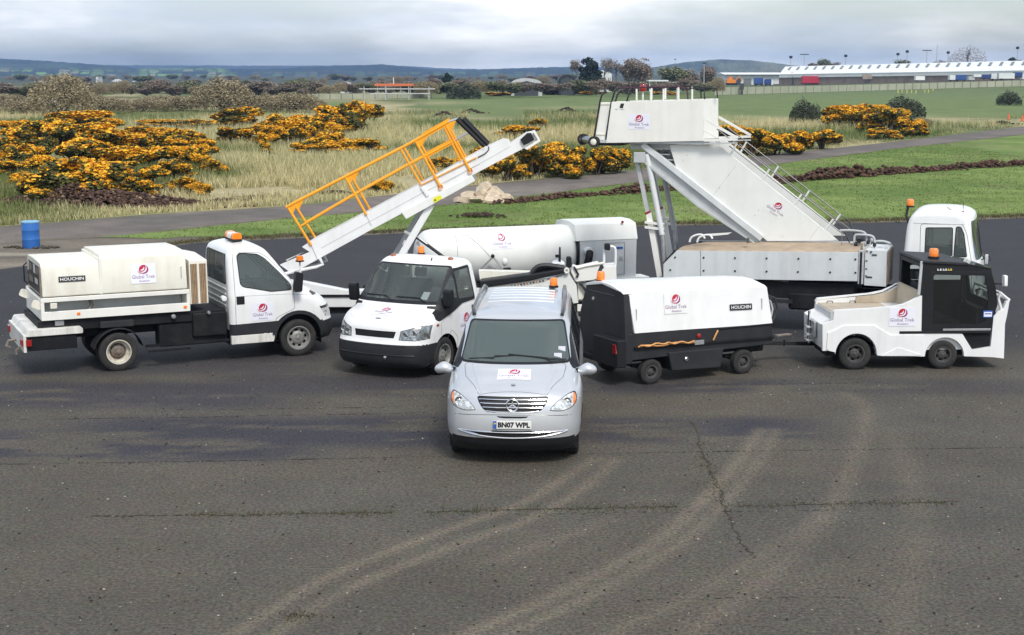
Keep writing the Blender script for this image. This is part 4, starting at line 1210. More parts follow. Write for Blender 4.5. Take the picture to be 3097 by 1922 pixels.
hill('hill_right', [(1860, 221), (1980, 203), (2060, 190), (2170, 181), (2260, 184), (2330, 192), (2450, 206), (2560, 214), (2700, 218), (2900, 221)], 2500, 3200, hill_c2, bump=3, seed=2)

def far_box(t, u0, u1, v0, v1, D, depth, m, name, h=None):
    x0, _, z1 = at_y(u0, v0, D); x1, _, z0 = at_y(u1, v1, D)
    return MB().box(x0, x1, D, D + depth, z0, z1).build(name, m, t)

mat('roof_white', (.80, .82, .82), .45, vary=.04, vscale=.3)
mat('skylight', (.17, .19, .18), .5)
mat('brick_far', (.235, .185, .155), .9, vary=.2, vscale=.4)
mat('brick_pale', (.33, .27, .22), .9, vary=.2, vscale=.4)
mat('wall_white', (.68, .70, .70), .7, vary=.08, vscale=.2)
mat('far_red', (.42, .02, .045), .5)
mat('far_blue', (.02, .05, .19), .5)
mat('far_blue2', (.03, .08, .26), .5)
mat('far_orange', (.70, .22, .02), .5)
mat('far_roof_orange', (.58, .15, .05), .6)
mat('fence_post', (.19, .18, .15), .9, vary=.2)
mat('fence_mesh', (.36, .37, .27), .85, vary=.12, vscale=.3)
mat('marker_yellow', (.55, .50, .10), .6)
mat('door_dark', (.05, .055, .06), .6)

def warehouse():
    o = tag(empty('warehouse', (0, 0, 0)), 'long low warehouse with white roof and rows of skylights', 'building')
    Dl, Dr = 650., 560.
    def D(u): return Dl + (Dr - Dl) * (u - 2356) / 741.
    E = lambda u: at_y(u, 225 + (u - 2356) * (213 - 225) / 741., D(u))
    Rg = lambda u: at_y(u + 19, 202 + (u - 2356) * (184 - 202) / 722., D(u) + 22)
    B = lambda u: at_y(u, 262 + (u - 2356) * (244 - 262) / 741., D(u))
    U0, U1 = 2356, 3420
    e0, e1, r0, r1, b0, b1 = E(U0), E(U1), Rg(U0), Rg(U1), B(U0), B(U1)
    V = lambda p, dz=0, dy=0: (p[0], p[1] + dy, p[2] + dz)
    back = lambda e, r: (2 * r[0] - e[0], 2 * r[1] - e[1], e[2])
    k0, k1 = back(e0, r0), back(e1, r1)
    w0, w1 = (k0[0], k0[1], b0[2]), (k1[0], k1[1], b1[2])
    MB().add([V(b0, -1), V(b1, -1), V(e1, -.6), V(e0, -.6), V(w0, -1), V(w1, -1), V(k1, -.6), V(k0, -.6)], [(0, 1, 2, 3), (5, 4, 7, 6), (4, 0, 3, 7), (1, 5, 6, 2)]).build('wall', 'brick_far', o)
    rf = MB().add([V(e0, 0, -.8), V(e1, 0, -.8), r1, r0, k0, k1, V(e0, -.25, -.8), V(e1, -.25, -.8), V(r1, -.25), V(r0, -.25), V(k0, -.25), V(k1, -.25)],
             [(0, 1, 2, 3), (3, 2, 5, 4), (6, 9, 8, 7), (9, 10, 11, 8), (0, 6, 7, 1), (0, 3, 9, 6), (3, 4, 10, 9), (1, 7, 8, 2), (2, 8, 11, 5), (4, 5, 11, 10)]).build('roof', 'roof_white', o)
    MB().add([V(e0, -.25, -.6), V(e1, -.25, -.6), V(e1, -1.5, -.6), V(e0, -1.5, -.6), V(e0, -.25, -.3), V(e1, -.25, -.3), V(e1, -1.5, -.3), V(e0, -1.5, -.3)], [(3, 2, 1, 0), (4, 5, 6, 7), (0, 1, 5, 4), (2, 3, 7, 6)]).build('fascia', 'wall_white', o)
    for i in range(34):
        u = 2372 + i * 31.2
        k0_, k1_ = i / 34 + .018, i / 34 + .0255
        a, b = Vector(V(e0, 0, -.8)).lerp(Vector(V(e1, 0, -.8)), k0_), Vector(r0).lerp(Vector(r1), k0_); c, d = Vector(V(e0, 0, -.8)).lerp(Vector(V(e1, 0, -.8)), k1_), Vector(r0).lerp(Vector(r1), k1_)
        q = [a.lerp(b, .50), c.lerp(d, .50), c.lerp(d, .86), a.lerp(b, .86)]
        MB().add([tuple(p + Vector((0, 0, .05))) for p in q] + [tuple(p + Vector((0, 0, .22))) for p in q], [(0, 3, 2, 1), (4, 5, 6, 7), (0, 1, 5, 4), (1, 2, 6, 5), (2, 3, 7, 6), (3, 0, 4, 7)]).build('skylight', 'skylight', rf)
    for (u0, u1, v0, v1, m) in ((2397, 2418, 231, 256, 'door_dark'), (2580, 2598, 228, 247, 'door_dark'), (2610, 2760, 225, 240, 'brick_pale'), (2770, 2800, 223, 246, 'door_dark'), (2525, 2575, 228, 250, 'brick_pale'), (2850, 2866, 222, 246, 'door_dark')):
        Dd = D((u0 + u1) / 2)
        p, q = at_y(u0, v0, Dd - .5), at_y(u1, v1, Dd - .5)
        MB().box(p[0], q[0], Dd - .5, Dd + .3, q[2], p[2]).build('door' if m == 'door_dark' else 'wall_panel', m, o)
    sg = at_y(2402, 221, Dl - 2)
    MB().box(sg[0] - 1.4, sg[0] + 1.4, Dl - 2.2, Dl - 2.0, sg[2] - .8, sg[2] + .3).build('sign_board', 'far_roof_orange', o)
warehouse()

def low_shed():
    o = tag(empty('white_shed', (0, 0, 0)), 'low white warehouse left of the long skylit roof', 'building')
    far_box(o, 2195, 2372, 226, 262, 700, 30, 'wall_white', 'wall')
    x0, _, z = at_y(2190, 226, 699); x1 = at_y(2376, 226, 699)[0]
    MB().prism([(698, z), (732, z), (715, z + .9)], x0, x1, 'x').build('roof', 'roof_white', o)
    far_box(o, 2215, 2240, 238, 258, 699.6, .3, 'door_dark', 'door'); far_box(o, 2250, 2272, 238, 258, 699.6, .3, 'skylight', 'door')
low_shed()

def lorry(u0, u1, v0, v1, D, m, label, cat='trailer', cab=None):
    o = tag(empty('lorry' if cab else 'trailer_box', (0, 0, 0)), label, cat)
    x0, _, z1 = at_y(u0, v0, D); x1, _, z0 = at_y(u1, v1, D); h = z1 - z0
    MB().box(x0, x1, D, D + 2.5, z0 + h * .24, z1).build('body', m, o)
    MB().box(x0 + .2, x1 - .2, D + .3, D + 2.2, z0 + h * .15, z0 + h * .235).build('chassis', 'chassis', o)
    for k in (.12, .2, .82):
        MB().lathe([(0, -.3), (h * .14, -.3), (h * .14, .0), (0, 0)], 12, c=(x0 + (x1 - x0) * k, D + .2, z0 + h * .13)).build('wheel', 'rubber', o)
    if cab:
        w = (x1 - x0) * .3
        MB().prism([(x1 + .1, z0 + h * .12), (x1 + w, z0 + h * .12), (x1 + w, z0 + h * .5), (x1 + w * .85, z0 + h * .9), (x1 + .1, z0 + h * .9)], D, D + 2.4).build('cab', cab, o)
    return o
t = lorry(2427, 2521, 231, 259, 632, 'far_red', 'red articulated trailer parked against the brick warehouse wall')
p = at_y(2493, 243, 631.9)
MB().box(p[0] - .35, p[0] + .35, 631.9, 631.98, p[2] - .7, p[2] + .7).build('emblem', 'ink_white', t)
lorry(2282, 2308, 236, 260, 655, 'far_blue2', 'blue lorry with a white cab before the low white warehouse', 'lorry', 'wall_white')
lorry(2314, 2332, 240, 260, 650, 'far_blue', 'small dark blue lorry with a white cab by the warehouse corner', 'lorry', 'wall_white')
CN = [(2873, 2889, 228, 247, 'wall_white', 'white container at the left end of the container row'), (2890, 2923, 227, 247, 'far_blue2', 'bright blue container beside the white container'), (2930, 2948, 231, 247, 'grey_white', 'grey green container between the blue containers'),
      (2945, 2968, 226, 236, 'wall_white', 'white box van body above the grey container'), (2972, 2997, 226, 241, 'far_blue', 'dark blue container in the middle of the row'), (2999, 3018, 223, 245, 'wall_white', 'white trailer right of the dark blue container'),
      (3022, 3068, 222, 244, 'wall_white', 'long white trailer with grey panels'), (3070, 3092, 219, 236, 'far_blue', 'dark blue container behind the long white trailer'), (3093, 3130, 224, 246, 'wall_white', 'white trailer at the right end of the row')]
for i, (a, b, c, d, m, l) in enumerate(CN): lorry(a, b, c, d, 540 + (i % 3) * 4, m, l, 'container')
lorry(2770, 2797, 231, 247, 560, 'ink_white', 'white van parked under the warehouse eaves', 'van')
o = tag(empty('digger', (0, 0, 0)), 'orange digger beside the low white warehouse', 'digger')
far_box(o, 2198, 2226, 241, 252, 560, 3, 'far_orange', 'body'); far_box(o, 2204, 2215, 233, 241, 560.5, 2, 'far_orange', 'cab'); far_box(o, 2198, 2230, 252, 258, 560, 3, 'chassis', 'track')
p = at_y(2226, 243, 561); MB().tube([p, (p[0] + 1.2, 561, p[2] + 1.4), (p[0] + 2.2, 561, p[2] - .6)], .22, 6).build('boom', 'far_orange', o)

def mast(u, v0, v1, D, kind, l):
    x, _, z1 = at_y(u, v0, D); z0 = at_y(u, v1, D)[2]
    o = tag(empty('light_mast', (x, D, 0)), l, 'mast', 'light masts behind the warehouse')
    MB().tube([(0, 0, 0), (0, 0, z1)], [.22, .12], 6).build('pole', 'steel', o)
    if kind == 0: MB().lathe([(0, 0), (.75, .1), (.9, .9), (.5, 1.3), (0, 1.3)], 8, c=(0, 0, z1 - .9), axis='z').build('lamp_head', 'dark_grey', o)
    elif kind == 1: MB().box(-2.2, 2.2, -.3, .3, z1 - .4, z1).build('lamp_head', 'dark_grey', o)
MLB = ['slim mast with a round lamp head rising behind the warehouse', 'slim mast with a crossbar lamp head behind the warehouse', 'tall plain mast rising highest behind the warehouse']
for (u, v0, kd) in ((2392, 172, 0), (2433, 164, 1), (2558, 168, 0), (2716, 163, 0), (2744, 155, 0), (2804, 152, 1), (2835, 135, 2), (2868, 158, 0), (3078, 144, 0)):
    mast(u, v0, 215, 760, kd, MLB[kd])
for (u, v0, D, l) in ((2042, 179, 700, 'thin pylon on the right hill slope'), (2130, 190, 420, 'grey lamp post beside the dark brown tree')):
    x, _, z1 = at_y(u, v0, D); o = tag(empty('lamp_post', (x, D, 0)), l, 'lamp post'); MB().tube([(0, 0, 0), (0, 0, z1)], [.18, .1], 6).build('pole', 'steel', o); MB().box(-.5, .5, -.2, .2, z1 - .3, z1).build('lamp_head', 'dark_grey', o)

def fence():
    def line(u0, v0, u1, v1, step, hp, o):
        pts = []; u = u0
        while u <= u1:
            v = v0 + (v1 - v0) * (u - u0) / (u1 - u0); ys = np.linspace(200, 640, 881); d = ray(u, v); xs = d[0] / d[1] * ys; zr = CAM_H + d[2] / d[1] * ys
            k = int(np.argmax(zr < ground_z(xs, ys))); X, Y = float(xs[k]), float(ys[k]); z = float(ground_z(xs[k:k + 1], ys[k:k + 1])[0])
            pts.append((X, Y, z)); u += step
        for i, (X, Y, z) in enumerate(pts):
            MB().box(X - .11, X + .11, Y - .11, Y + .11, z - .3, z + hp).build('post', 'fence_post', o)
            if i:
                a, b = pts[i - 1], pts[i]
                q = Vector((b[0] - a[0], b[1] - a[1], 0)).normalized(); n_ = Vector((-q.y, q.x, 0)) * .03
                A = Vector(a) + q * .12; Bp = Vector(b) - q * .12
                vs = []
                for nn in (n_, -n_):
                    vs += [tuple(A + nn + Vector((0, 0, .05))), tuple(Bp + nn + Vector((0, 0, .05))), tuple(Bp + nn + Vector((0, 0, hp * .92))), tuple(A + nn + Vector((0, 0, hp * .92)))]
                MB().add(vs, [(0, 1, 2, 3), (7, 6, 5, 4), (0, 4, 5, 1), (2, 6, 7, 3), (1, 5, 6, 2), (3, 7, 4, 0)]).build('panel', 'fence_mesh', o)
    o = tag(empty('perimeter_fence', (0, 0, 0)), 'pale perimeter fence with dark posts in front of the warehouse', 'fence')
    line(2160, 289, 3300, 256, 25, 2.1, o)
    o = tag(empty('far_fence', (0, 0, 0)), 'low grey fence in front of the orange roofed canopy', 'fence')
    line(930, 303, 1330, 297, 34, 1.3, o)
fence()
MK = 'short yellow marker post on the mown airfield'
for i, (u, v) in enumerate(((2716, 283), (2728, 284), (2743, 283), (2757, 283), (2770, 284), (2797, 282), (2808, 282), (2822, 279))):
    X, Y = gnd(u, v); tag(MB().prism([(X - .12, 0), (X + .12, 0), (X + .12, .85), (X, 1.0), (X - .12, .85)], Y, Y + .2).build('marker_post', 'marker_yellow'), MK, 'post', 'yellow marker posts')
X, Y = gnd(2243, 287); o = tag(empty('information_board', (X, Y, 0)), 'dark upright board standing before the perimeter fence', 'board'); MB().box(-.55, .55, -.08, .08, 1.3, 2.9).build('board', 'door_dark', o); MB().box(-.35, .35, -.06, .06, 0, 1.3).build('post', 'door_dark', o)
for (u, v, l) in ((3050, 362, 'orange traffic cone beside the dark mound at the taxiway edge'), (3091, 368, 'orange traffic cone alone at the taxiway edge')):
    X, Y = gnd(u, v); o = tag(empty('traffic_cone', (X, Y, 0)), l, 'cone')
    mat('cone_orange', (.75, .10, .02), .5) if 'cone_orange' not in M else None
    MB().lathe([(.17, .04), (.035, .75), (.0, .76)], 14, axis='z').build('cone', 'cone_orange', o); MB().box(-.21, .21, -.21, .21, 0, .045).build('base', 'black_trim', o, .01)
r = np.random.default_rng(77); X, Y = gnd(3030, 376); n = 160; x = r.normal(0, .8, n); y = r.normal(0, .4, n)
lumps('dark_mound', np.column_stack([X + x, Y + y, .3 * np.exp(-x ** 2 - y ** 2 * 3)]), r.uniform(.06, .16, n), np.array([.035, .038, .024]), 'blade_mat', 78, 'dark mound of cut scrub beside the orange cone', 'soil')
for k, (u, v) in enumerate(((1715, 338), (1345, 352), (1425, 343))):
    X, Y = gnd(u, v); n = 90; x = r.normal(0, 1.0, n); y = r.normal(0, .4, n)
    lumps('brush_pile', np.column_stack([X + x, Y + y, .6 * np.exp(-x ** 2 - y ** 2 * 3)]), r.uniform(.08, .22, n), np.array([.055, .035, .024]), 'blade_mat', 80 + k, ['dark brush pile left of the stair platform', 'dark brown brush pile in the straw grass', 'small brown brush pile in the straw grass'][k], 'brush')

def canopy():
    D = 300
    o = tag(empty('orange_canopy', (0, 0, 0)), 'flat orange canopy roof on posts by the far hedgerow', 'building')
    far_box(o, 1132, 1248, 254.5, 261, D, 6, 'far_roof_orange', 'roof')
    for u in (1140, 1168, 1210, 1240): far_box(o, u, u + 3, 261.5, 302, D + .6, .3, 'steel', 'post')
    far_box(o, 1085, 1316, 268, 271, D - 1, .3, 'grey_white', 'rail'); far_box(o, 1120, 1300, 282, 285, D - 1.4, .3, 'grey_white', 'rail')
    for u in (1100, 1165, 1235, 1296): far_box(o, u, u + 2.5, 262, 303, D - 1.2, .25, 'grey_white', 'post')
    x, _, z = at_y(1190, 235, D + 3); MB().tube([(x, D + 3, 3), (x, D + 3, z)], .09, 6).build('flue', 'wall_white', o)
canopy()
def barn(u0, u1, v0, v1, D, l, m='grey_white'):
    o = tag(empty('barn', (0, 0, 0)), l, 'building'); x0, _, z1 = at_y(u0, v0, D); x1, _, z0 = at_y(u1, v1, D)
    c = (x0 + x1) / 2; rr = (x1 - x0) / 2; zw = z0 + (z1 - z0) * .45
    MB().prism([(x0, -.5), (x0, zw)] + [(c - rr * math.cos(math.pi * i / 12), zw + (z1 - zw) * math.sin(math.pi * i / 12)) for i in range(1, 12)] + [(x1, zw), (x1, -.5)], D + .3, D + 14).build('shell', m, o)
    MB().prism([(x0 + rr * .25, -.5), (x0 + rr * .25, zw), (c, zw + (z1 - zw) * .55), (x1 - rr * .25, zw), (x1 - rr * .25, -.5)], D, D + .35).build('door', 'door_dark', o)
barn(1545, 1640, 238, 268, 370, 'grey hoop roofed barn in the far tree line')
barn(1690, 1740, 226, 258, 380, 'dark hoop roofed barn beside the bare trees', 'dark_grey')
def house(u0, u1, v0, v1, D, l, wall='wall_white', roof='grey_white', gable=.4):
    o = tag(empty('house', (0, 0, 0)), l, 'house'); x0, _, z1 = at_y(u0, v0, D); x1, _, z0 = at_y(u1, v1, D); z0 = min(z0, 0); h = z1 - z0; ze = z1 - (x1 - x0) * gable
    MB().box(x0, x1, D, D + 9, z0, ze).build('wall', wall, o)
    MB().prism([(x0 - .3, ze - .1), (x1 + .3, ze - .1), ((x0 + x1) / 2, z1)], D + .15, D + 9.3).build('roof', roof, o)
    MB().prism([(x0 + .05, ze), (x1 - .05, ze), ((x0 + x1) / 2, z1 - .25)], D - .02, D + .14).build('gable', wall, o)
    for k in (.25, .62): MB().box(x0 + (x1 - x0) * k, x0 + (x1 - x0) * (k + .14), D - .05, D + .02, z0 + (ze - z0) * .55, z0 + (ze - z0) * .8).build('window', 'door_dark', o)
house(1812, 1838, 213, 250, 442, 'pale gabled house between the conifer and the bare trees')
house(1836, 1850, 219, 250, 446, 'small pale annexe beside the gabled house')
o = tag(empty('white_canopy', (0, 0, 0)), 'white flat roofed pavilion before the olive green tree', 'building')
far_box(o, 1962, 2022, 243, 247, 395, 8, 'wall_white', 'roof'); far_box(o, 1968, 2016, 247.5, 275, 398, 5, 'grey_white', 'wall'); far_box(o, 2022, 2053, 249, 252, 396, 6, 'wall_white', 'roof'); far_box(o, 2026, 2050, 252.5, 275, 398, 4, 'grey_white', 'wall')
for (u) in (1964, 1984, 2004): far_box(o, u, u + 2, 247, 278, 395.5, .2, 'wall_white', 'post')
WH = [(290, 298, 233, 262, 900, 'tall white silo on the left plain'), (338, 360, 240, 250, 950, 'white farm house on the left plain'), (252, 264, 252, 266, 850, 'white cottage left of the silo'), (395, 420, 243, 254, 980, 'white farm shed right of the farm house'), (94, 108, 236, 246, 1500, 'white house on the left hillside'), (0, 18, 308, 318, 260, 'white hut at the left edge of the scrub'), (1030, 1052, 248, 262, 420, 'white house in the hedgerow left of the orange canopy'), (110, 130, 307, 318, 250, 'white hut among the willow bushes')]
for (a, b, c, d, D, l) in WH: house(a, b, c, d, D, l, gable=.25 if b - a > 12 else .1)

# ---------------------------------------------------------------- air
def haze():
    m = bpy.data.materials.new('haze'); m.use_nodes = True; nt = m.node_tree; nt.nodes.clear()
    out = nt.nodes.new('ShaderNodeOutputMaterial'); v = nt.nodes.new('ShaderNodeVolumePrincipled')
    v.inputs['Color'].default_value = (.34, .58, 1.0, 1); v.inputs['Density'].default_value = 0.00014; v.inputs['Anisotropy'].default_value = .2
    nt.links.new(v.outputs[0], out.inputs['Volume'])
    me = MB().box(-9000, 9000, -300, 5900, -6, 74).mesh('haze')
    tag(link('haze', me, m), kind='stuff')
HAZE = haze
# ================================================================ vehicles: shared helpers
def arch_liner(parent, x, z, r, y0, y1, name='wheel_arch'):
    b = MB(); n = 16
    P = [(x + r * math.cos(math.pi * i / n), z + r * math.sin(math.pi * i / n)) for i in range(n + 1)]
    P = [(P[0][0], z - .16)] + P + [(P[-1][0], z - .16)]
    b.add([(p[0], y0, p[1]) for p in P] + [(p[0], y1, p[1]) for p in P], [(i, i + 1, i + 1 + len(P), i + len(P)) for i in range(len(P) - 1)] + [tuple(range(len(P)))])
    b.build(name, 'chassis', parent)

def arch_poly(x, z, r, bottom, n=14, rz=None):
    return [(x + r, bottom)] + arc(x, z, r, 0, 180, n, rz) + [(x - r, bottom)]

def seat(parent, x, y, z, m='seat', w=.46, rec=.18):
    b = MB().box(x - .22, x + .28, y - w / 2, y + w / 2, z, z + .14)
    b.build('seat', m, parent, .05)
    MB().prism([(x - .24, z + .10), (x - .10, z + .12), (x - .10 - rec, z + .72), (x - .22 - rec, z + .72)], y - w / 2, y + w / 2).build('seat_back', m, parent, .04)
    MB().prism([(x - .14 - rec, z + .76), (x - .07 - rec, z + .76), (x - .10 - rec, z + .93), (x - .16 - rec, z + .93)], y - .13, y + .13).build('headrest', m, parent, .03)

def steering_wheel(parent, x, y, z, r=.2, tilt=.6, m='black_trim'):
    c, s = math.cos(tilt), math.sin(tilt); pts = []
    for i in range(21):
        a = 2 * math.pi * i / 20; u, v = r * math.cos(a), r * math.sin(a); pts.append((x - v * s, y + u, z + v * c))
    b = MB().tube(pts, .016, 6, caps=False)
    for a in (.2, 2.9, 4.7):
        u, v = r * math.cos(a), r * math.sin(a); b.tube([(x, y, z), (x - v * s, y + u, z + v * c)], .012, 5)
    b.tube([(x, y, z), (x + .45 * c, y, z - .45 * s - .1)], .025, 6)
    return b.build('steering_wheel', m, parent)

def wiper(parent, pts, name='wiper'):
    MB().tube(pts, .011, 5).build(name, 'black_gloss', parent)

# ================================================================ silver people carrier in front
def van():
    P = Pose((.05, 21.33), -92.8)
    t = empty('people_carrier', tuple(P.o), P.rz); t.scale = (1.03, 1.03, 1.03)
    tag(t, 'silver people carrier with roof rails and amber beacon, facing the camera', 'van')
    out = spline([(-3.98, .22), (-4.03, .55), (-4.0, 1.0), (-3.92, 1.45), (-3.80, 1.76), (-3.60, 1.875), (-3.0, 1.905), (-2.0, 1.915), (-1.2, 1.90), (-.90, 1.872), (-.68, 1.80), (-.30, 1.56), (.05, 1.33), (.20, 1.245), (.45, 1.165), (.66, 1.075), (.79, .985), (.855, .87), (.885, .72), (.90, .56), (.895, .44), (.86, .30), (.76, .20)], 4)
    out += [(x, .20) for x in np.linspace(.5, -3.7, 22)]
    def df(p):
        x, y, z = p; s = abs(y) / .95
        f = 1 - .245 * max(0, (z - 1.0) / .9) ** 1.15 - .035 * max(0, (.55 - z) / .3)
        f -= .035 * max(0, (x - .05) / .85) ** 2
        if x < -3.3: f -= .05 * ((-3.3 - x) / .7) ** 2
        x2 = x
        nose = min(1, max(0, (x + .9) / 1.4))
        x2 -= nose * (.16 * s ** 2 + .17 * s ** 6)
        if x < -3.2: x2 += .10 * s ** 3 * min(1, (-3.2 - x) / .6)
        z2 = z - .035 * s ** 2 * max(0, min(1, (z - 1.1) / .5)) - (.05 * s ** 2.5 if (.0 < x and z > .9) else 0)
        return (x2, y * f, z2)
    bm = shell(out, .955, .15, df, rows=14, seg=5, step=.15)
    sf = Surf(bm)
    FR = lambda f: f.normal.x > .18 and f.calc_center_median().x > -.95
    # wheel arches
    for s, T in ((1, LEFT), (-1, RIGHT)):
        for x in (0, -3.2):
            take(bm, cut(bm, arch_poly(x, .335, .395, .12), 'y', T)).free()
    # windscreen with black border
    wsb = rpoly([(-.79, 1.285), (.79, 1.285), (.685, 1.80), (-.685, 1.80)], .06, 3)
    ws = rpoly([(-.765, 1.315), (.765, 1.315), (.665, 1.778), (-.665, 1.778)], .05, 3)
    b2 = take(bm, cut(bm, wsb, 'x', lambda f: f.normal.x > .2 and -1.0 < f.calc_center_median().x < .35 and f.calc_center_median().z > 1.2))
    g = take(b2, cut(b2, ws, 'x', lambda f: True))
    bm_obj(b2, 'windscreen_seal', 'black_trim', t)
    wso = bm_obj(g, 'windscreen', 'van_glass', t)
    # side glass
    for s, T in ((1, LEFT), (-1, RIGHT)):
        band = [(-.02, 1.20), (-.12, 1.32), (-.52, 1.58), (-.78, 1.70), (-3.55, 1.74), (-3.72, 1.22)]
        b2 = take(bm, cut(bm, rpoly(band, .05, 2), 'y', T))
        for q in ([(-.20, 1.235), (-.56, 1.55), (-.82, 1.67), (-1.0, 1.675), (-1.0, 1.235)], [(-1.08, 1.235), (-1.08, 1.68), (-2.3, 1.695), (-2.3, 1.24)], [(-2.38, 1.24), (-2.38, 1.695), (-3.5, 1.69), (-3.62, 1.26)]):
            g = take(b2, cut(b2, rpoly(q, .05, 2), 'y', T)); bm_obj(g, 'side_window', 'dark_glass', t)
        bm_obj(b2, 'window_pillar', 'black_trim', t)
        # door seam
        q = rpoly([(-.42, .38), (-.30, .8), (-.10, 1.19), (-1.02, 1.19), (-1.06, .38)], .05, 2)
        d = take(bm, cut(bm, q, 'y', T)); do = bm_obj(d, 'door', 'silver', t); outline_seam(sf, q, 'y', s, do)
        MB().box(-.95, -.75, s * .935 - .02, s * .935 + .02, .98, 1.015).build('handle', 'silver', do, .008)
        q = rpoly([(-1.08, .38), (-1.06, 1.19), (-2.28, 1.20), (-2.30, .38)], .04, 2)
        d = take(bm, cut(bm, q, 'y', T)); do = bm_obj(d, 'sliding_door', 'silver', t); outline_seam(sf, q, 'y', s, do)
    # rear window
    g = take(bm, cut(bm, rpoly([(-.66, 1.2), (.66, 1.2), (.58, 1.68), (-.58, 1.68)], .05, 2), 'x', lambda f: f.normal.x < -.5)); bm_obj(g, 'rear_window', 'dark_glass', t)
    # headlights
    hl = [(.505, .785), (.56, .865), (.66, .935), (.76, .985), (.845, .995), (.875, .93), (.865, .86), (.80, .80), (.66, .768)]
    for s in (1, -1):
        q = [(s * a, b) for a, b in spline(hl + [hl[0]], 3)[:-1]]
        hb = take(bm, cut(bm, q, 'x', lambda f: f.normal.x > .12 and f.calc_center_median().x > .25))
        q2 = [((a - s * .70) * .93 + s * .70, (b - .88) * .90 + .88) for a, b in q]
        g = take(hb, cut(hb, q2, 'x', lambda f: True))
        ind = take(g, cut(g, [(s * .835, .7), (s * .82, 1.1), (s * .95, 1.1), (s * .95, .7)], 'x', lambda f: True))
        h = bm_obj(hb, 'headlight', 'black_gloss', t)
        bm_obj(g, 'lens', 'lamp_glass', h); bm_obj(ind, 'indicator', 'amber', h)
        for (yy, zz, rr) in ((.745, .885, .062), (.65, .86, .05)):
            xx = .70 - .35 * (yy - .55)
            MB().lathe([(rr, 0), (rr * .96, .02), (rr * .4, -.0), (0, .02)], 16, c=(xx + .045, s * yy, zz), axis='x').build('reflector', 'chrome', h)
    # grille, slot, intake
    def front_cut(q, name, m, push=-.012):
        g = take(bm, cut(bm, q, 'x', lambda f: f.normal.x > .15 and f.calc_center_median().x > .4), push); return bm_obj(g, name, m, t)
    gr = front_cut([(-.49, .955), (-.46, .972), (.46, .972), (.49, .955), (.47, .90), (.44, .85), (.40, .80), (.34, .77), (-.34, .77), (-.40, .80), (-.44, .85), (-.47, .90)], 'grille', 'ink_black')
    front_cut([(-.22, .715), (.22, .715), (.19, .695), (.12, .688), (-.12, .688), (-.19, .695)], 'bumper_slot', 'ink_black')
    ik = front_cut([(-.30, .515), (.30, .515), (.27, .49), (.30, .485), (.60, .49), (.42, .44), (.2, .425), (-.2, .425), (-.42, .44), (-.60, .49), (-.30, .485), (-.27, .49)], 'air_intake', 'ink_black')
    # bonnet
    bq = rpoly([(-.02, -.72), (.30, -.68), (.60, -.53), (.74, -.47), (.74, .47), (.60, .53), (.30, .68), (-.02, .72)], .03, 2)
    bn = take(bm, cut(bm, bq, 'z', lambda f: f.normal.z > .3 and f.calc_center_median().z > .8))
    bno = bm_obj(bn, 'bonnet', 'silver', t); outline_seam(sf, bq, 'z', 1, bno, .004, 'dark_grey')
    # lower lip
    lp = take(bm, [f for f in bm.faces if f.calc_center_median().z < .395 and f.calc_center_median().x > .3]); bm_obj(lp, 'lower_lip', 'black_trim', t)
    sl = take(bm, [f for f in bm.faces if f.calc_center_median().z < .34]); bm_obj(sl, 'sill', 'chassis', t)
    body = bm_obj(bm, 'body', 'silver', t)
    # where does the nose stand at (y, z)?
    def nose_x(y, z):
        p = sf.front(y, z); return p.x if p else .8
    def chrome_line(f, r, y0, y1, name, m='chrome', n=24, off=.006, par=None):
        ys = np.linspace(y0, y1, n); MB().tube([(nose_x(y, f(y)) + off, y, f(y)) for y in ys], r, 6).build(name, m, par or t)
    for z in (.935, .885, .832):
        w = np.interp(z, [.77, .80, .85, .90, .96], [.34, .40, .44, .47, .49]) - .015
        chrome_line(lambda y, z=z: z - .012 * (y / .5) ** 2 * 0, .0085, -w, w, 'grille_bar', par=gr)
    chrome_line(lambda y: .772 + .02 * (y / .4) ** 4, .008, -.36, .36, 'grille_bar', par=gr)
    cx = nose_x(0, .865) + .015
    ring = [(cx, .082 * math.cos(a), .868 + .082 * math.sin(a)) for a in np.linspace(0, 2 * math.pi, 33)]
    star = MB().tube(ring, .011, 6, caps=False)
    for k in range(3):
        a = R(90 + 120 * k); c, s_ = math.cos(a), math.sin(a)
        star.add([(cx + .004, c * .082, .868 + s_ * .082), (cx + .004, -s_ * .017, .868 + c * .017), (cx + .018, 0, .868), (cx + .004, s_ * .017, .868 - c * .017), (cx - .004, 0, .868)],
                 [(0, 1, 2), (0, 2, 3), (0, 3, 4), (0, 4, 1), (1, 4, 3), (1, 3, 2)])
    star.build('star_badge', 'chrome', gr)
    chrome_line(lambda y: .502 - .012 * (1 - (y / .72) ** 2), .009, -.73, .73, 'chrome_strip')
    chrome_line(lambda y: .502 - .088 * (1 - (y / .76) ** 2) ** .8 if abs(y) < .76 else .502, .012, -.755, .755, 'chrome_strip', n=48)
    chrome_line(lambda y: .735 - .03 * (y / .8) ** 2, .004, -.80, .80, 'bumper_seam', 'black_gloss', off=.0)
    # number plate
    px_ = nose_x(0, .6) + .022
    pl = MB().box(px_ - .012, px_, -.262, .262, .548, .66).build('number_plate', 'plate_white', t, .004)
    place = plane_place((px_, 0, .604), (0, 1, 0), (0, 0, 1))
    v, f = text_mesh('BN07 WPL', .09, .44, .0042); v = v * np.array([1, .079 / (v[:, 1].max() - v[:, 1].min())]) + np.array([.022, 0])
    put2d('lettering', v, f, place, 'ink_black', pl, .003)
    q = [(-.26, -.054), (-.215, -.054), (-.215, .054), (-.26, .054)]; put2d('country_band', q, [(0, 1, 2, 3)], place, 'ink_blue', pl, .003)
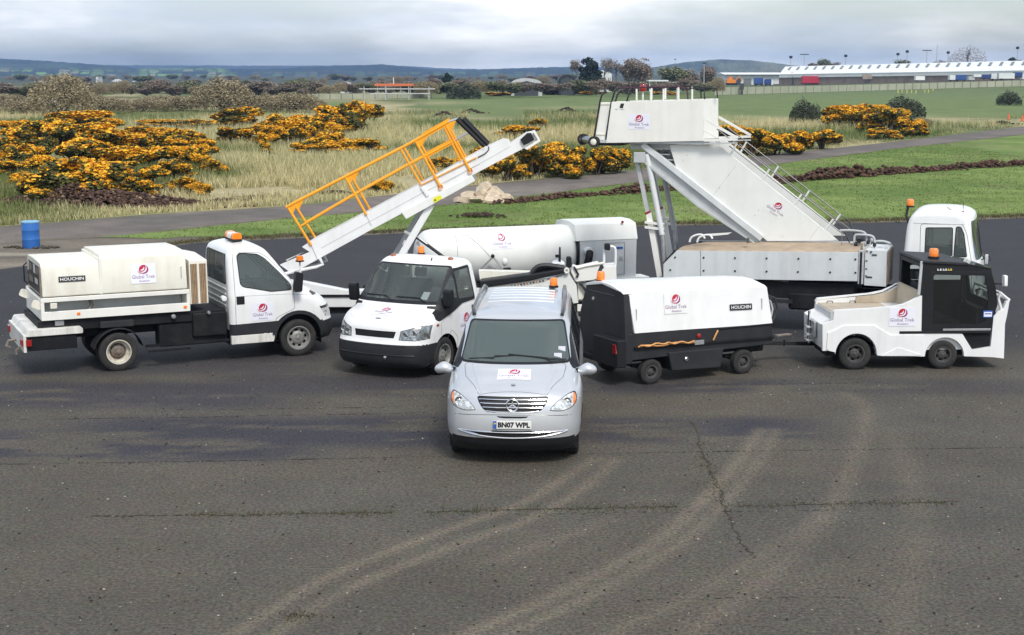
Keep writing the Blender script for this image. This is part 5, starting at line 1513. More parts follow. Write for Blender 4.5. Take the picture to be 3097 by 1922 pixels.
    q = ellipse(-.237, .018, .012, .012, 12); put2d('country_mark', q, [tuple(range(12))], place, 'ink_yellow', pl, .005)
    # company sign on the bonnet
    def bon(u, v, h):
        p = sf.top(.36 - v * .93, u); return (p.x + h * .35, p.y, p.z + .004 + h)
    company_sign(t, bon, .46, .30, nx=10, ny=8)
    MB().lathe([(.03, 0), (.028, .006), (.0, .008)], 16, c=(.615, 0, 1.106), axis='z').build('bonnet_badge', 'chrome', t)
    # mirrors
    for s in (1, -1):
        m = MB().sphere((-.08, s * 1.02, 1.20), .10, .135, .085, 16, 10); m.map(lambda p: (p[0] + (.03 if p[0] < -.08 else 0), p[1], p[2] - .02 * abs(p[1] - s * 1.02) / .13))
        mo = m.build('door_mirror', 'silver', t)
        MB().bar((-.12, s * .84, 1.17), (-.08, s * .95, 1.18), .07, .05).build('mirror_arm', 'black_trim', mo)
        # roof rail
        pts = [(-.84, s * .645, 1.845), (-1.0, s * .665, 1.90), (-2.2, s * .67, 1.925), (-3.3, s * .65, 1.915), (-3.5, s * .64, 1.86)]
        MB().tube(pts, .030, 8).build('roof_rail', 'black_gloss', t)
        make_wheel(t, 0, s * .80, .328, .328, .215, .205, s, 'trim', 'rim_grey', 6); make_wheel(t, -3.2, s * .80, .328, .328, .215, .205, s, 'trim', 'rim_grey', 6)
        for x in (0, -3.2): arch_liner(t, x, .335, .41, s * .55, s * .90)
    # roof ribs and front roof panel
    for x in (-1.75, -2.05, -2.35, -2.65, -2.95, -3.25): seam([sf.top(x, y, -.006) for y in np.linspace(-.5, .5, 13)], .016, 'roof_rib', 'silver', t)
    nx_, ny_ = 5, 11; b = MB()
    for i in range(nx_):
        for j in range(ny_): p = sf.top(-1.02 - .42 * i / (nx_ - 1), -.47 + .94 * j / (ny_ - 1)); e = i in (0, nx_ - 1) or j in (0, ny_ - 1); b.v.append((p.x, p.y, p.z + (-.004 if e else .012)))
    b.f = [(i * ny_ + j, i * ny_ + j + 1, (i + 1) * ny_ + j + 1, (i + 1) * ny_ + j) for i in range(nx_ - 1) for j in range(ny_ - 1)]
    b.build('roof_panel', 'silver', t)
    for s in (1, -1): seam([sf.top(.02 + .70 * k / 10, s * (.60 - .16 * (k / 10) ** 1.3), -.006) for k in range(11)], .014, 'bonnet_crease', 'silver', t)
    beacon(t, -3.25, .47, 1.905, .062, .16)
    # wipers, stickers, cabin
    wx = lambda z: float(np.interp(z, [1.33, 1.56, 1.80], [.05, -.30, -.68]))
    wiper(t, [(wx(1.345) + .02, .55, 1.345), (wx(1.38) + .02 - .06, .25, 1.38), (wx(1.385) + .02, -.30, 1.385)]); wiper(t, [(wx(1.345) - .08, .72, 1.335), (wx(1.36), .5, 1.36), (wx(1.405) + .02, -.10, 1.405)]); wiper(t, [(wx(1.34) - .1, -.66, 1.335), (wx(1.37) + .02, -.3, 1.365)])
    for (y, z, w) in ((.60, 1.375, .055), (.655, 1.45, .05)):
        x = wx(z) - .16 * (y / .95) ** 2 - .055
        MB().box(x + .05, x + .055, y - w, y + w, z - .03, z + .045).build('windscreen_sticker', 'sign_white', t)
    MB().box(-.55, .05, -.7, .7, .95, 1.22).build('dashboard', 'seat', t, .05)
    for y in (-.4, .4): seat(t, -1.1, y, .75)
    MB().box(-3.6, -1.6, -.7, .7, .45, 1.05).build('rear_bench', 'seat', t, .05)
    MB().prism([(.0, 0), (.03, 0), (.018, .10), (.012, .10)], -.42, -.415, 'x').map(lambda p: (p[0], p[1] + .02, p[2] + 1.52)).build('air_freshener', 'sign_white', t)
van()
# ================================================================ white flatbed truck carrying a ground power unit
def iveco():
    p0, p1 = gnd(363, 1123), gnd(906, 1077)
    P = Pose(p0, 25.76)
    Z1, Z2 = zoomer(40, 680, .31088), zoomer(560, 680, .29104)
    t = empty('flatbed_truck', tuple(P.o), P.rz)
    tag(t, 'white flatbed truck with black chassis carrying a cream ground power unit', 'truck')
    W = 1.96; yc = W / 2; FX = 3.49                   # near side is y = 0, far side y = W; front axle at FX
    # ---- cab
    out = spline([(2.13, .60), (2.125, 1.2), (2.13, 1.9), (2.16, 2.10), (2.25, 2.19), (2.5, 2.235), (2.72, 2.225), (2.90, 2.15), (3.10, 1.95), (3.40, 1.60), (3.56, 1.43), (3.72, 1.375), (4.0, 1.22), (4.20, 1.05), (4.28, .92), (4.315, .75), (4.345, .62), (4.34, .45), (4.28, .33)], 4)
    out += [(x, .31) for x in np.linspace(4.1, 2.13, 14)]
    def df(p):
        x, y, z = p; s = abs(y) / yc
        f = 1 - .16 * max(0, (z - 1.15) / 1.0) ** 1.2 - .05 * max(0, (x - 3.6) / .75) ** 2
        nose = min(1, max(0, (x - 2.9) / 1.0)); x2 = x - nose * (.10 * s ** 2 + .16 * s ** 7)
        z2 = z - .03 * s ** 2 * max(0, min(1, (z - 1.2) / .6)) - (.05 * s ** 3 if x > 3.6 and z > .8 else 0)
        return (x2, y * f + yc, z2)
    bm = shell(out, yc, .12, df, rows=12, seg=5, step=.13); sf = Surf(bm)
    NEAR = lambda f: f.normal.y < -.3; FAR = lambda f: f.normal.y > .3
    for s, T in ((-1, NEAR), (1, FAR)):
        take(bm, cut(bm, arch_poly(FX, .38, .46, .25, rz=.46), 'y', T)).free()
        win = [(2.365, 1.50), (2.335, 2.02), (2.40, 2.07), (2.74, 2.03), (2.88, 1.94), (3.14, 1.68), (3.36, 1.44), (3.36, 1.335), (2.95, 1.325), (2.62, 1.40), (2.42, 1.44)]
        wb = [((a - 2.85) * 1.035 + 2.85, (b - 1.7) * 1.06 + 1.7) for a, b in win]
        b2 = take(bm, cut(bm, rpoly(wb, .04, 2), 'y', T)); g = take(b2, cut(b2, rpoly(win, .04, 2), 'y', T))
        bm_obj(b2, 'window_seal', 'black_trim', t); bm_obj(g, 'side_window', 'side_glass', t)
        # black wheel-arch moulding and lower side strip
        ar = cut(bm, arch_poly(FX, .40, .545, .25, rz=.51), 'y', T)
        for half in (lambda f: f.calc_center_median().x < FX, lambda f: f.calc_center_median().x >= FX):
            hf = [f for f in ar if f.is_valid and half(f)]
            if hf: bm_obj(take(bm, hf, .012), 'arch_moulding', 'dark_grey', t)
        st = cut(bm, [(2.13, .715), (3.2, .735), (3.2, .52), (2.13, .50)], 'y', T); bm_obj(take(bm, st, .010), 'side_moulding', 'dark_grey', t)
        dq = [(2.24, .52), (2.24, 2.09), (2.76, 2.08), (2.92, 1.98), (3.40, 1.50), (3.42, .95), (3.05, .80), (2.95, .52)]
        d = take(bm, cut(bm, rpoly(dq, .05, 2), 'y', T)); do = bm_obj(d, 'door', 'white_clean', t); outline_seam(sf, rpoly(dq, .05, 2), 'y', s, do, .005, 'dark_grey')
        hx = sf.side(2.33, 1.18, s); MB().box(2.26, 2.42, hx.y - .014, hx.y + .014, 1.10, 1.26).build('handle', 'black_trim', do, .012)
        outline_seam(sf, [(2.14, 1.25), (2.5, 1.255), (3.3, 1.245), (4.0, 1.16)], 'y', s, t, .003, 'dark_grey', closed=False)
        # lower cab step, cream with dirt
        MB().prism([(2.14, .33), (2.98, .33), (3.02, .50), (2.14, .50)], (-.012 if s < 0 else W + .012), (.25 if s < 0 else W - .25)).build('cab_step', 'white_dirty', t, .01)
        # mirror
        mo = MB().prism(rpoly([(3.36, 1.30), (3.52, 1.30), (3.55, 1.66), (3.40, 1.70)], .04, 3), s * .04 + (-.02 if s < 0 else W + .02), (-.20 if s < 0 else W + .20)).build('door_mirror', 'black_trim', t, .02)
        # headlight
        hl = [(4.19, .97), (4.35, 1.0), (4.35, .73), (4.22, .74)]
        h = take(bm, cut(bm, [(a - (.06 if s else 0), b) for a, b in [(4.00, .955), (4.45, .99), (4.45, .72), (4.12, .745)]], 'y', lambda f, s=s: f.calc_center_median().x > 3.9 and (f.calc_center_median().y - yc) * s > .42))
        h2 = take(h, cut(h, [(3.9, .98), (4.45, 1.01), (4.45, .935), (3.9, .905)], 'y', lambda f: True))
        ho = bm_obj(h, 'headlight', 'lamp_glass', t); bm_obj(h2, 'headlight_brow', 'black_gloss', ho)
        sl = [(3.76, 1.245), (3.86, 1.27), (3.97, 1.235), (3.93, 1.185), (3.82, 1.18)]
        bm_obj(take(bm, cut(bm, sl, 'y', T), .004), 'wing_vent', 'black_gloss', t)
        arch_liner(t, FX, .38, .47, .0 + (.30 if s < 0 else W - .30), (.03 if s < 0 else W - .03))
    # windscreen
    wq = rpoly([(yc - .80, 1.47), (yc + .80, 1.47), (yc + .70, 2.10), (yc - .70, 2.10)], .06, 3)
    g = take(bm, cut(bm, wq, 'x', lambda f: f.normal.x > .3 and 2.6 < f.calc_center_median().x < 3.7 and f.calc_center_median().z > 1.4)); bm_obj(g, 'windscreen', 'windscreen', t)
    # rear cab window
    b2 = take(bm, cut(bm, rpoly([(.22, 1.47), (W - .22, 1.47), (W - .27, 2.06), (.27, 2.06)], .05, 2), 'x', lambda f: f.normal.x < -.5))
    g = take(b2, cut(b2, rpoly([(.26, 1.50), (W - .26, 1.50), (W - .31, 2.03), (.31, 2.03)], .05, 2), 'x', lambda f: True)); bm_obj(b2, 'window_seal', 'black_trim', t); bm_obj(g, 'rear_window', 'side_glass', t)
    # bumper
    bp = take(bm, [f for f in bm.faces if f.calc_center_median().z < .68 and f.calc_center_median().x > 3.80], .006); bm_obj(bp, 'bumper', 'dark_grey', t)
    low = take(bm, [f for f in bm.faces if f.calc_center_median().z < .50]); bm_obj(low, 'underbody', 'chassis', t)
    gq = [(yc - .45, .80), (yc + .45, .80), (yc + .50, .98), (yc - .50, .98)]
    bm_obj(take(bm, cut(bm, gq, 'x', lambda f: f.normal.x > .3 and f.calc_center_median().x > 4), -.01), 'grille', 'ink_black', t)
    bm_obj(bm, 'cab', 'white_clean', t)
    for z in (1.38, 1.28, 1.16, 1.06, .95):               # pressed ribs in the cab back
        MB().box(2.105, 2.135, .25, W - .25, z - .018, z + .018).build('cab_rib', 'grey_white', t, .008)
    # cabin
    MB().box(3.05, 3.5, .2, W - .2, .95, 1.30).build('dashboard', 'seat', t, .05)
    for y in (.45, 1.45): seat(t, 2.62, y, .85)
    steering_wheel(t, 2.98, 1.45, 1.30)
    # roof light bar
    lb = MB().box(2.40, 2.60, yc - .30, yc + .30, 2.245, 2.28).build('light_bar', 'black_trim', t, .01)
    MB().prism(rpoly([(2.40, 2.28), (2.60, 2.28), (2.58, 2.40), (2.42, 2.40)], .04, 3), yc - .15, yc + .15).build('light_bar_centre', 'white_clean', lb, .01)
    for s in (-1, 1):
        MB().prism(rpoly([(2.39, 2.28), (2.61, 2.28), (2.585, 2.41), (2.415, 2.41)], .05, 4), yc + s * .152, yc + s * .28).build('lens', 'amber', lb, .02)
    place = lambda u, v, h: sf.side(2.77 + u, .935 + v, -1) + Vector((0, -.003 - h, 0))
    company_sign(t, place, .43, .35)
    # ---- chassis
    for y in (.52, 1.36): MB().box(-1.55, 2.3, y - .04, y + .04, .62, .80).build('frame_rail', 'chassis', t, .01)
    for x in (-1.3, -.5, .5, 1.5): MB().box(x - .05, x + .05, .56, 1.32, .64, .78).build('cross_member', 'chassis', t)
    MB().box(-1.42, 2.08, .10, W - .10, .82, 1.02).build('sub_frame', 'chassis', t, .02)
    MB().box(.78, 2.10, .14, .50, .36, .82).build('side_tank', 'chassis', t, .04)
    MB().box(1.42, 2.08, .06, .42, .52, .98).build('battery_box', 'chassis', t, .03)
    for (x, z, r) in ((1.05, .95, .045), (1.72, .98, .035)):
        MB().lathe([(r, 0), (r, -.05), (r * .6, -.07), (0, -.07)], 14, c=(x, .08 if x < 1.4 else .06, z)).build('filler_cap', 'steel', t)
    MB().lathe([(.05, 0), (.05, -.12), (.0, -.13)], 12, c=(2.02, .10, 1.24)).build('air_horn', 'white_clean', t)
    MB().box(.55, 1.35, .02, .06, .30, .34).build('side_guard', 'chassis', t); MB().box(.50, 2.1, .03, .07, .40, .45).build('side_guard', 'chassis', t)
    # mudguard over the twin rear wheels
    b = MB(); q = arc(0, .36, .46, 12, 168, 10)
    b.add([(a, -.02, z) for a, z in q] + [(a, .42, z) for a, z in q] + [(a, -.02, z - .02) for a, z in q] + [(a, .42, z - .02) for a, z in q], [(i, i + 1, i + 12, i + 11) for i in range(10)] + [(i + 22, i + 33, i + 34, i + 23) for i in range(10)] + [(i, i + 22, i + 23, i + 1) for i in range(10)])
    b.build('mudguard', 'dark_grey', t)
    MB().box(-.32, .30, .02, .40, .83, .95).build('mudguard_bracket', 'dark_grey', t, .01)
    for s, y in ((-1, .11), (1, W - .11)):
        make_wheel(t, 0, y, .36, .36, .20, .225, s, 'dish', 'rim_cream', 8); make_wheel(t, 0, y - s * .23, .36, .36, .20, .225, s, 'dish', 'rim_cream', 8)
        make_wheel(t, FX, y, .36, .36, .21, .225, s, 'steel', 'rim_cream' if False else 'rim_grey', 8)
    # rear under-run bar with lamps
    ub = MB().prism(rpoly([(-1.66, .77), (-1.60, .90), (-.68, .90), (-.64, .86), (-.64, .77)], .02, 2), -.02, W + .02).build('tail_platform', 'white_dirty', t, .01)
    MB().box(-1.64, -.75, .02, W - .02, .50, .768).build('tail_frame', 'chassis', t, .01)
    MB().box(-1.70, -1.645, .0, W, .48, .80).build('tail_board', 'white_dirty', t, .01)
    for y in (.12, W - .12): MB().box(-1.735, -1.70, y - .1, y + .1, .60, .72).build('tail_lamp', 'red_lens', t, .008)
    MB().box(-1.66, -1.56, -.035, -.021, .60, .72).build('marker_lamp', 'red_lens', t, .004)
    MB().tube([(-1.70, yc, .58), (-1.84, yc, .56), (-1.88, yc, .47), (-1.82, yc, .43)], .03, 8).build('tow_hook', 'rusty_steel', t)
    MB().tube([(-1.72, .25, .56), (-1.8, .25, .5), (-1.80, .25, .42)], .02, 6).build('shackle', 'rusty_steel', t)
    MB().box(-1.25, -.75, .25, W - .25, .905, 1.0).build('mounting_block', 'chassis', t); MB().box(-1.12, -.96, .06, .24, .93, 1.02).build('mounting_plate', 'steel', t, .005)
    # ---- ground power unit on the bed: tray, canopy halves, radiator end
    y0, y1 = .02, W - .06
    tray = MB()
    for (x0_, x1_, ya, yb, z0, z1) in ((-1.36, 1.37, y0, y0 + .06, 1.04, 1.20), (-1.36, 1.37, y1 - .06, y1, 1.04, 1.20), (-1.36, -1.30, y0 + .06, y1 - .06, 1.04, 1.42), (1.31, 1.37, y0 + .06, y1 - .06, 1.04, 1.42)):
        MB().box(x0_, x1_, ya, yb, z0, z1).build('tray_rail', 'cream_light', t, .008)
    MB().box(-1.34, 1.35, y0 + .07, y1 - .07, 1.03, 1.06).build('tray_floor', 'grey_white', t)
    for ya in (y0, y1 - .06):
        MB().box(-1.36, 1.37, ya, ya + .06, 1.375, 1.455).build('top_rail', 'cream_light', t, .008)
        for x in (-1.33, 1.34): MB().box(x - .03, x + .03, ya + .002, ya + .058, 1.20, 1.375).build('corner_post', 'cream_light', t)
    MB().box(-1.28, 1.29, y0 + .40, y0 + .44, 1.07, 1.44).build('inner_panel', 'grey_white', t)
    r = random.Random(5)
    MB().tube([(-.55, .15, 1.10), (-.42, .2, 1.25), (-.48, .3, 1.43)], .035, 6).build('bracket', 'rusty_steel', t)
    MB().tube([(-.8, .1, 1.10), (-.3, .12, 1.11), (.25, .1, 1.09), (.5, .15, 1.17), (.7, .1, 1.10)], .03, 6).build('cable', 'rubber', t)
    MB().box(.8, 1.28, .1, .2, 1.065, 1.13).build('manifold', 'rusty_steel', t, .02)
    for (x, z) in ((-.70, 1.135), (1.27, 1.125)): MB().box(x - .03, x + .03, y0 - .012, y0 - .001, z - .025, z + .025).build('side_lamp', 'amber', t, .004)
    for y in (y0 + .15, y1 - .15): MB().prism(rpoly([(-1.52, 1.30), (-1.36, 1.22), (-1.36, 1.40), (-1.46, 1.42)], .03, 2), y - .03, y + .03).build('lifting_eye', 'cream', t)
    MB().box(-1.2, -1.08, -.03, .018, 1.26, 1.36).build('lifting_lug', 'cream', t, .01)
    def hood(x0_, x1_, zt, name, rise):
        q = [(y0 + .015, 1.47), (y0 + .10, zt - .05), (y0 + .17, zt), (yc, zt + rise), (y1 - .17, zt), (y1 - .10, zt - .05), (y1 - .015, 1.47)]
        return MB().prism(rpoly(q, .03, 2), x0_, x1_, 'x').build(name, 'cream', t, .012)
    h1 = hood(-1.32, -.27, 2.08, 'canopy_rear', .02); h2 = hood(-.262, 1.33, 2.18, 'canopy_front', .02)
    MB().box(-.29, -.245, y0 + .03, y1 - .03, 1.47, 2.12).build('canopy_lip', 'cream_light', t)
    # open instrument end
    q = [(y0 + .10, 1.50), (y0 + .16, 2.0), (y1 - .16, 2.0), (y1 - .10, 1.50)]
    pn = MB().prism(rpoly(q, .03, 2), -1.328, -1.321, 'x').build('control_panel', 'ink_black', t)
    for k, (y, z, w, h_) in enumerate(((.35, 1.85, .22, .12), (.75, 1.83, .2, .16), (1.2, 1.84, .3, .12), (.5, 1.65, .3, .1), (1.1, 1.62, .4, .12), (1.55, 1.8, .16, .2))): MB().box(-1.336, -1.329, y, y + w, z, z + h_).build('instrument', 'grey_white' if k % 2 else 'rusty_steel', pn)
    MB().box(-1.36, -1.33, y0 + .02, y0 + .06, 1.47, 2.03).build('panel_edge', 'rusty_steel', pn)
    MB().tube([(-1.37, 1.5, 1.55), (-1.43, 1.5, 1.6), (-1.43, 1.5, 1.9), (-1.37, 1.5, 1.95)], .015, 6).build('handle', 'black_trim', pn)
    # radiator end with brown cores between cream posts
    ra = MB().prism([(y0 + .02, 1.16), (y0 + .06, 2.00), (yc, 2.05), (y1 - .06, 2.00), (y1 - .02, 1.16)], 1.38, 1.73, 'x').build('radiator_housing', 'cream', t, .015)
    for (x0_, x1_) in ((1.405, 1.53), (1.575, 1.70)):
        c = MB().add([(x0_, y0 + .012, 1.18), (x1_, y0 + .012, 1.18), (x1_, y0 + .044, 1.93), (x0_, y0 + .044, 1.93), (x0_, y0 + .2, 1.18), (x1_, y0 + .2, 1.18), (x1_, y0 + .2, 1.93), (x0_, y0 + .2, 1.93)], [(0, 1, 2, 3), (0, 4, 5, 1), (2, 6, 7, 3), (1, 5, 6, 2), (3, 7, 4, 0)]).build('radiator_core', 'brown_core', ra)
        for k in range(4):
            xx = x0_ + (x1_ - x0_) * (k + .5) / 4; MB().add([(xx - .006, y0 + .002, 1.18), (xx + .006, y0 + .002, 1.18), (xx + .006, y0 + .034, 1.93), (xx - .006, y0 + .034, 1.93)], [(0, 1, 2, 3)]).build('core_fin', 'tan_deck', ra)
    def side_place(x, z):
        sl = (y0 + .10 - y0 - .015) / (2.13 - 1.47); n = Vector((0, -1, sl)).normalized()
        return lambda u, v, h: Vector((x + u, y0 + .015 + sl * (z + v - 1.47) - .006, z + v)) + n * h
    company_sign(t, side_place(.52, 1.80), .46, .36); maker_plate(t, side_place(-.78, 1.78), .48, .10)
    MB().box(1.22, 1.23, y0 + .005, y0 + .05, 1.68, 1.9).build('vent_slot', 'grey_white', t)
iveco()
# ================================================================ white pick-up with short bed
def transit():
    P = Pose((-2.1, 27.5), -118)
    t = empty('pickup_truck', tuple(P.o), P.rz); t.scale = (1.03, 1.03, 1.03)
    tag(t, 'white short-nosed pickup truck with black bumper between the flatbed truck and the silver van', 'truck')
    H = .97
    out = spline([(-1.30, .52), (-1.315, 1.1), (-1.29, 1.75), (-1.24, 1.92), (-1.10, 1.985), (-.90, 1.995), (-.70, 1.975), (-.56, 1.92), (-.44, 1.83), (-.10, 1.53), (.20, 1.275), (.33, 1.20), (.60, 1.11), (.76, 1.00), (.835, .90), (.86, .78), (.89, .68), (.93, .60), (.935, .44), (.90, .30), (.80, .21)], 4) + [(x, .22) for x in np.linspace(.6, -1.25, 12)]
    def df(p):
        x, y, z = p; s = abs(y) / H
        f = 1 - .175 * max(0, (z - 1.1) / .9) ** 1.2 - .05 * max(0, (x - .3) / .6) ** 2
        nose = min(1, max(0, (x + .7) / 1.2)); x2 = x - nose * (.14 * s ** 2 + .17 * s ** 7)
        z2 = z - .03 * s ** 2 * max(0, min(1, (z - 1.1) / .5)) - (.06 * s ** 3 if x > .25 and z > .8 else 0)
        return (x2, y * f, z2)
    bm = shell(out, H, .13, df, rows=12, seg=5, step=.13); sf = Surf(bm)
    for s, T in ((1, LEFT), (-1, RIGHT)):
        take(bm, cut(bm, arch_poly(0, .34, .40, .12), 'y', T)).free()
        arch_liner(t, 0, .34, .41, s * .60, s * .93)
        # black quarter panel + door glass
        qb = [(.30, 1.02), (.18, 1.30), (-.46, 1.84), (-1.06, 1.86), (-1.10, 1.22), (-.60, 1.20), (-.30, 1.10), (.20, .98)]
        b2 = take(bm, cut(bm, rpoly(qb, .04, 2), 'y', T))
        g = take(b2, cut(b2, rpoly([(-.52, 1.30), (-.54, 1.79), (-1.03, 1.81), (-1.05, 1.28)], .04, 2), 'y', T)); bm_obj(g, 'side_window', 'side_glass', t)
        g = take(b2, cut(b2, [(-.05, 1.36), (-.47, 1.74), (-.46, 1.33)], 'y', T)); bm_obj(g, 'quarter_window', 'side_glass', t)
        bm_obj(b2, 'window_surround', 'black_trim', t)
        dq = rpoly([(.12, .50), (.16, .97), (-.30, 1.09), (-.60, 1.19), (-1.12, 1.21), (-1.16, .42), (-.42, .42), (-.42, .62), (-.22, .78)], .04, 2)
        d = take(bm, cut(bm, dq, 'y', T)); do = bm_obj(d, 'door', 'white_clean', t); outline_seam(sf, dq, 'y', s, do, .004, 'dark_grey')
        h = sf.side(-1.0, 1.10, s); MB().box(-1.10, -.94, h.y - .015, h.y + .015, 1.06, 1.13).build('handle', 'black_trim', do, .01)
        # mirror
        m = MB().prism(rpoly([(-.12, 1.20), (.02, 1.20), (.05, 1.52), (-.08, 1.54)], .05, 3), s * .93, s * 1.09).build('door_mirror', 'black_trim', t, .03)
        MB().bar((-.08, s * .86, 1.24), (-.05, s * 1.0, 1.27), .06, .06).build('mirror_arm', 'black_trim', m)
        # side repeater
        p = sf.side(.26, .93, s); MB().sphere((p.x, p.y, p.z), .045, .018, .028, 10, 6).build('side_repeater', 'amber_dark', t)
        # headlight
        hq = [(s * .50, .71), (s * .52, .86), (s * .82, .95), (s * .93, .945), (s * .93, .72), (s * .78, .70)]
        hb = take(bm, cut(bm, hq, 'x', lambda f: f.normal.x > .1 and f.calc_center_median().x > .2))
        ho = bm_obj(hb, 'headlight', 'lamp_dark', t)
        for (yy, zz, rr) in ((.60, .79, .055), (.74, .82, .06)):
            p = sf.front(s * yy, zz, .001)
            MB().lathe([(rr, 0), (rr * .9, .012), (rr * .5, .004), (0, .012)], 16, c=(p.x, s * yy, zz), axis='x').build('reflector', 'chrome', ho)
        outline_seam(sf, hq, 'x', 1, ho, .007, 'black_gloss')
        make_wheel(t, 0, s * .845, .335, .335, .205, .205, s, 'steel', 'rim_grey', 8, steer=0)
    FRONT = lambda f: f.normal.x > .2 and -1 < f.calc_center_median().x
    wb = rpoly([(-.90, 1.255), (.90, 1.255), (.775, 1.885), (-.775, 1.885)], .06, 3); wq = rpoly([(-.86, 1.31), (.86, 1.31), (.74, 1.86), (-.74, 1.86)], .05, 3)
    b2 = take(bm, cut(bm, wb, 'x', lambda f: f.normal.x > .25 and f.calc_center_median().z > 1.18)); g = take(b2, cut(b2, wq, 'x', lambda f: True))
    bm_obj(b2, 'windscreen_seal', 'black_trim', t); bm_obj(g, 'windscreen', 'windscreen', t)
    bm_obj(take(bm, cut(bm, rpoly([(-.7, 1.35), (.7, 1.35), (.66, 1.80), (-.66, 1.80)], .06, 3), 'x', lambda f: f.normal.x < -.4)), 'rear_window', 'windscreen', t)
    gq = [(-.40, .735), (-.43, .85), (.43, .85), (.40, .735)]
    bm_obj(take(bm, cut(bm, gq, 'x', lambda f: f.normal.x > .2 and f.calc_center_median().x > .5), -.02), 'grille', 'black_trim', t)
    for z in (.765, .79, .815): seam([sf.front(y, z, -.012) for y in np.linspace(-.40, .40, 12)], .006, 'grille_bar', 'dark_grey', t)
    bp = take(bm, [f for f in bm.faces if f.calc_center_median().z < .625 and f.calc_center_median().x > .30], .012); bm_obj(bp, 'bumper', 'dark_grey', t)
    bm_obj(take(bm, [f for f in bm.faces if f.calc_center_median().z < .40]), 'underbody', 'chassis', t)
    bm_obj(bm, 'cab', 'white_clean', t)
    seam([sf.front(y, .44, .014) for y in np.linspace(-.78, .78, 20)], .012, 'bumper_groove', 'ink_black', t); seam([sf.front(y, .60, .014) for y in np.linspace(-.8, .8, 20)], .006, 'bumper_groove', 'ink_black', t)
    p = sf.front(.28, .40, .02); MB().lathe([(.03, 0), (.03, .02), (0, .03)], 12, c=tuple(p), axis='x').build('tow_eye', 'chrome', t)
    bq = [(.32, -.82), (.55, -.70), (.70, -.52), (.70, .52), (.55, .70), (.32, .82)]
    outline_seam(sf, bq, 'z', 1, t, .004, 'grey_white', closed=False)
    p = sf.top(.70, 0); MB().sphere((p.x + .01, 0, p.z - .01), .012, .065, .03, 14, 8).build('maker_badge', 'chrome', t)
    place = lambda u, v, h: (lambda q: (q.x + h * .5, q.y, q.z + .004 + h))(sf.top(.50 - v * .85, u))
    company_sign(t, place, .40, .32, 'white_clean', 8, 8)
    place = lambda u, v, h: sf.side(-.72 - u, .86 + v, 1) + Vector((0, .004 + h, 0))
    company_sign(t, place, .46, .36)
    # roof lamps, wipers, sticker
    for y in (-.62, .62): q = sf.top(-.78, y); MB().sphere((q.x, q.y, q.z + .01), .05, .055, .035, 10, 6).build('marker_lamp', 'amber_dark', t)
    q = sf.top(-1.12, -.22); beacon(t, q.x, q.y, q.z, .06, .16)
    q = sf.top(-.62, .30); MB().tube([q, q + Vector((-.03, 0, .05))], .012, 6).build('aerial_base', 'black_trim', t)
    for y0 in (-.05, .62):
        pts = [sf.front(y0, 1.285, .02), sf.front(y0 - .15, 1.35, .02), sf.front(y0 - .62, 1.35, .02)]; seam(pts, .011, 'wiper', 'black_gloss', t)
    q = sf.front(.55, 1.40, -.012); MB().box(q.x - .003, q.x + .003, q.y - .07, q.y + .07, q.z - .06, q.z + .06).map(lambda p: (p[0] - (p[2] - q.z) * 1.15, p[1], p[2])).build('windscreen_sticker', 'sign_white', t)
    MB().box(-.35, .15, -.8, .8, .95, 1.22).build('dashboard', 'seat_grey', t, .05)
    seat(t, -.85, .45, .80); seat(t, -.85, -.25, .80); seat(t, -.85, -.62, .80, w=.36)
    steering_wheel(t, -.32, -.42, 1.30)
    # short bed
    for y in (-.42, .42): MB().box(-3.2, -1.25, y - .05, y + .05, .52, .68).build('frame_rail', 'chassis', t)
    MB().box(-3.2, -1.36, -.98, .98, .72, .82).build('bed', 'white_dirty', t, .01)
    for s in (1, -1):
        make_wheel(t, -2.7, s * .84, .335, .335, .2, .205, s, 'dish', 'rim_grey', 8)
transit()

